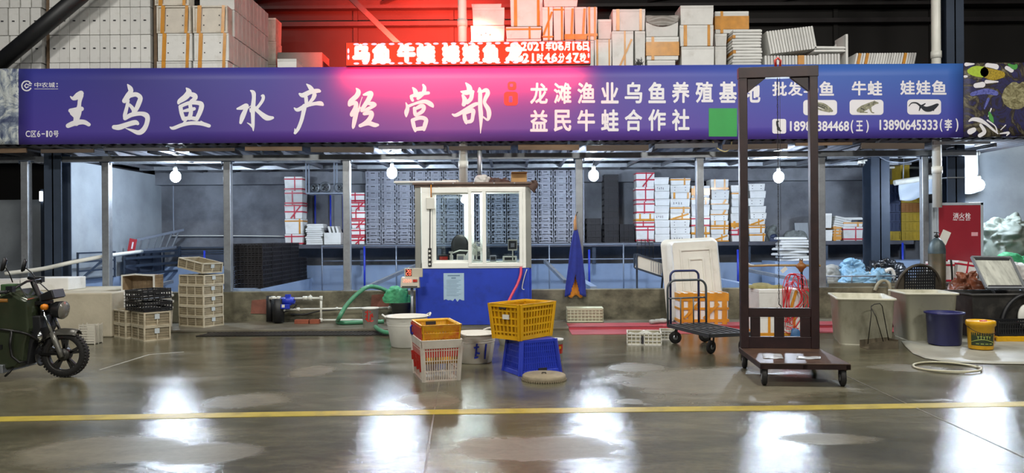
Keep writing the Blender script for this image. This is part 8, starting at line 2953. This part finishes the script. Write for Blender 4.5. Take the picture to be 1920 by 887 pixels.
for (p, y) in ((tp(53, 539, -0.27), 0), (tp(46, 527, 0.28), 0)):
    b = MB()
    b.box(p, (0.07, 0.06, 0.06))
    b.tube([p + Vector((0.02, 0, -0.01)), p + Vector((-0.02, -0.06 if p.y < 0 else 0.06, -0.04)), p + Vector((-0.13, -0.09 if p.y < 0 else 0.09, -0.05))], 0.006, 6)
    obj('brake_lever', b, M_black, trk)
# mirrors
for (base, head, s) in ((tp(53, 527, -0.24), tp(44, 494, -0.3), 1), (tp(40, 527, 0.28), tp(6, 500, 0.36), 1)):
    obj('mirror_stem', MB().tube([base, base.lerp(head, 0.5) + Vector((0.012, 0, 0)), head + Vector((0.02, 0.0, -0.03))], 0.006, 8), M_frame, trk)
    m_ = obj('mirror_head', MB().lathe([(0.0, -0.025), (0.055, -0.022), (0.078, 0.0), (0.074, 0.015), (0.0, 0.02)], 20, head, Matrix.Rotation(math.radians(-75), 3, 'Y') @ Matrix.Rotation(0.5, 3, 'X'), sy=0.75), M_black, trk)
    obj('mirror_glass', MB().lathe([(0.0, -0.028), (0.066, -0.024)], 20, head, Matrix.Rotation(math.radians(-75), 3, 'Y') @ Matrix.Rotation(0.5, 3, 'X'), sy=0.75), M_chrome, m_)
# instrument pod, headlight, signals
pod = loft([[tp(x, y, w_) for (x, y, w_) in ((84, 552, -0.08), (84, 552, 0.08), (86, 564, 0.08), (86, 564, -0.08))], [tp(x, y, w_) for (x, y, w_) in ((106, 543, -0.1), (106, 543, 0.1), (112, 559, 0.1), (112, 559, -0.1))], [tp(x, y, w_) for (x, y, w_) in ((110, 544, -0.09), (110, 544, 0.09), (114, 556, 0.09), (114, 556, -0.09))]], False)
obj('instrument_pod', pod, M_black, trk, 0.008)
hl = tp(112, 581)
Rh = Matrix.Rotation(PI / 2 + 0.12, 3, 'Y')
h_ = obj('headlight_shell', MB().lathe([(0.0, -0.11), (0.05, -0.10), (0.085, -0.04), (0.098, 0.03), (0.1, 0.05)], 28, hl, Rh), M_black, trk)
obj('headlight_lens', MB().lathe([(0.1, 0.05), (0.085, 0.068), (0.05, 0.082), (0.0, 0.088)], 28, hl, Rh), mat('lens_smoked', '6c6a62', 0.08, var=0.1, coat=1.0), h_)
obj('headlight_bracket', MB().bar(tp(90, 578, 0), tp(104, 582, 0), 0.16, 0.03), M_frame, trk)
for s in (-1, 1):
    obj('turn_signal', MB().lathe([(0.0, -0.03), (0.028, -0.025), (0.036, 0.0), (0.028, 0.03), (0.0, 0.036)], 18, tp(98, 574, s * 0.13), Matrix.Rotation(PI / 2, 3, 'Y')), mat('amber_lens', 'd07a1c', 0.25, var=0.1), trk)
# mudguard
prof = []
gd = MB()
def guard(u, v):
    a = math.radians(205 - 145 * u)
    r = 0.285 + 0.02 * (u > 0.85) * (u - 0.85) / 0.15
    y = (v - 0.5) * 0.13
    return Vector((r * math.cos(a) - 0.0, y, 0.25 + (r - 0.25 * (v - 0.5) ** 2) * math.sin(a)))
gd.grid(guard, 24, 8, (0, 0, -0.006))
obj('front_mudguard', gd, mat('mudguard_grey', '4b4a44', 0.35, 0.2, var=0.15), trk)
b = MB()
for s in (-1, 1):
    b.bar(tp(112, 640, s * 0.07), tp(100, 622, s * 0.065), 0.012, 0.02)
    b.bar(tp(122, 662, s * 0.08), tp(80, 662, s * 0.065), 0.008, 0.025)
obj('mudguard_stays', b, M_frame, trk)
# leg shield, tank, floor
side = [(78, 556), (66, 552), (48, 540), (30, 548), (12, 556), (-6, 560), (-20, 575), (-20, 690), (30, 690), (58, 684), (68, 672), (72, 640), (80, 612)]
def tank_shell():
    rings = []
    for y, k in ((-0.24, 0.86), (-0.21, 0.97), (-0.1, 1.0), (0.1, 1.0), (0.21, 0.97), (0.24, 0.86)):
        cxp, cyp = 28, 622
        rings.append([tp(cxp + (x - cxp) * k, cyp + (yy - cyp) * k, y) for x, yy in side])
    return loft(rings, False)
obj('leg_shield', tank_shell(), M_green, trk, 0.02, 3)
fc = MB()
fc.prism([(x, y) for x, y in [((p[0] - 122) / KS, (707 - p[1]) / KS) for p in ((92, 590), (70, 590), (66, 600), (62, 676), (70, 680), (78, 640), (94, 612))]], (0, 0.3, 0), (0, -0.15, 0))
obj('front_fairing', fc, M_black, trk, 0.012)
obj('tank_trim', MB().tube([tp(2, 557, -0.245), tp(20, 560, -0.246), tp(44, 560, -0.235)], 0.02, 8), mat('amber_trim', '9a6a2a', 0.4, var=0.2), trk)
obj('shield_strip', MB().box2(tp(-15, 648, -0.252), tp(34, 640, -0.24)), M_black, trk)
b = MB()
b.tube([tp(14, 609, -0.27), tp(40, 612, -0.28), tp(66, 616, -0.26), tp(78, 622, -0.22), tp(86, 634, -0.14), tp(88, 640, -0.06)], 0.013, 10)
b.tube([tp(54, 614, -0.27), tp(52, 640, -0.28), tp(55, 660, -0.28), tp(66, 672, -0.26), tp(74, 672, -0.2)], 0.013, 10)
obj('crash_bar', b, M_frame, trk)
obj('side_stand', MB().tube([tp(50, 680, -0.2), tp(46, 690, -0.24), tp(40, 697, -0.26)], 0.012, 8), M_frame, trk)
obj('step_panel', MB().box2(tp(-130, 691, -0.28), tp(38, 676, 0.28)), M_galv, trk, 0.006)
b = MB()
b.tube([tp(70, 527, -0.05), tp(86, 531, -0.08), tp(102, 546, -0.08), tp(100, 556, -0.06)], 0.006, 6)
b.tube([tp(58, 530, -0.2), tp(72, 560, -0.16), tp(76, 600, -0.13), tp(86, 650, -0.1)], 0.006, 6)
b.tube([tp(52, 570, -0.22), tp(60, 590, -0.23), tp(66, 605, -0.22), tp(80, 620, -0.16)], 0.006, 6)
obj('control_cables', b, M_black, trk)
obj('horn', MB().lathe([(0.0, -0.02), (0.03, -0.02), (0.05, 0.01), (0.0, 0.02)], 18, tp(86, 628, -0.12), Matrix.Rotation(PI / 2, 3, 'X'), sy=1.3), M_chrome, trk)
# seat, body and cargo bed (beyond the left edge of the photo)
obj('seat', MB().box2(tp(-40, 575, -0.22), tp(-130, 545, 0.22)), M_black, trk, 0.03, 3)
b = MB()
b.box2(tp(-420, 610, -0.5), tp(-140, 604, 0.5))
for y in (-0.5, 0.49):
    b.box2(tp(-420, 604, y), tp(-140, 555, y + 0.012))
b.box2(tp(-420, 604, -0.5), tp(-417, 555, 0.5))
b.box2(tp(-143, 604, -0.5), tp(-140, 535, 0.5))
obj('cargo_bed', b, M_green, trk)
b = MB()
for y in (-0.28, 0.26):
    b.bar(tp(-420, 650, y), tp(-15, 682, y), 0.05, 0.06)
b.bar(tp(-300, 650, -0.4), tp(-300, 650, 0.4), 0.07, 0.07, (1, 0, 0))
for x in (-400, -180):
    b.box2(tp(x, 655, -0.28), tp(x + 10, 608, 0.28))
b.box2(tp(-120, 690, -0.2), tp(-50, 572, 0.2))
obj('chassis', b, M_frame, trk)
for y in (-0.42, 0.42):
    wheel(((-300 - 122) / KS, y, 0.25))
# helmet-like dark thing is the second mirror; green cloth behind the handlebar
obj('rear_cover', MB().box2(tp(-10, 556, 0.1), tp(14, 534, 0.24)), mat('green_strap', '34502c', 0.6, var=0.15), trk, 0.01)
_d = [k for k, v in USED.items() if len(v) > 1]
if _d:
    print('DUPLICATE LABELS', _d[:10], len(_d))
for k in USED:
    n = len(k.split())
    if n < 4 or n > 16:
        print('LABEL LENGTH', n, k)
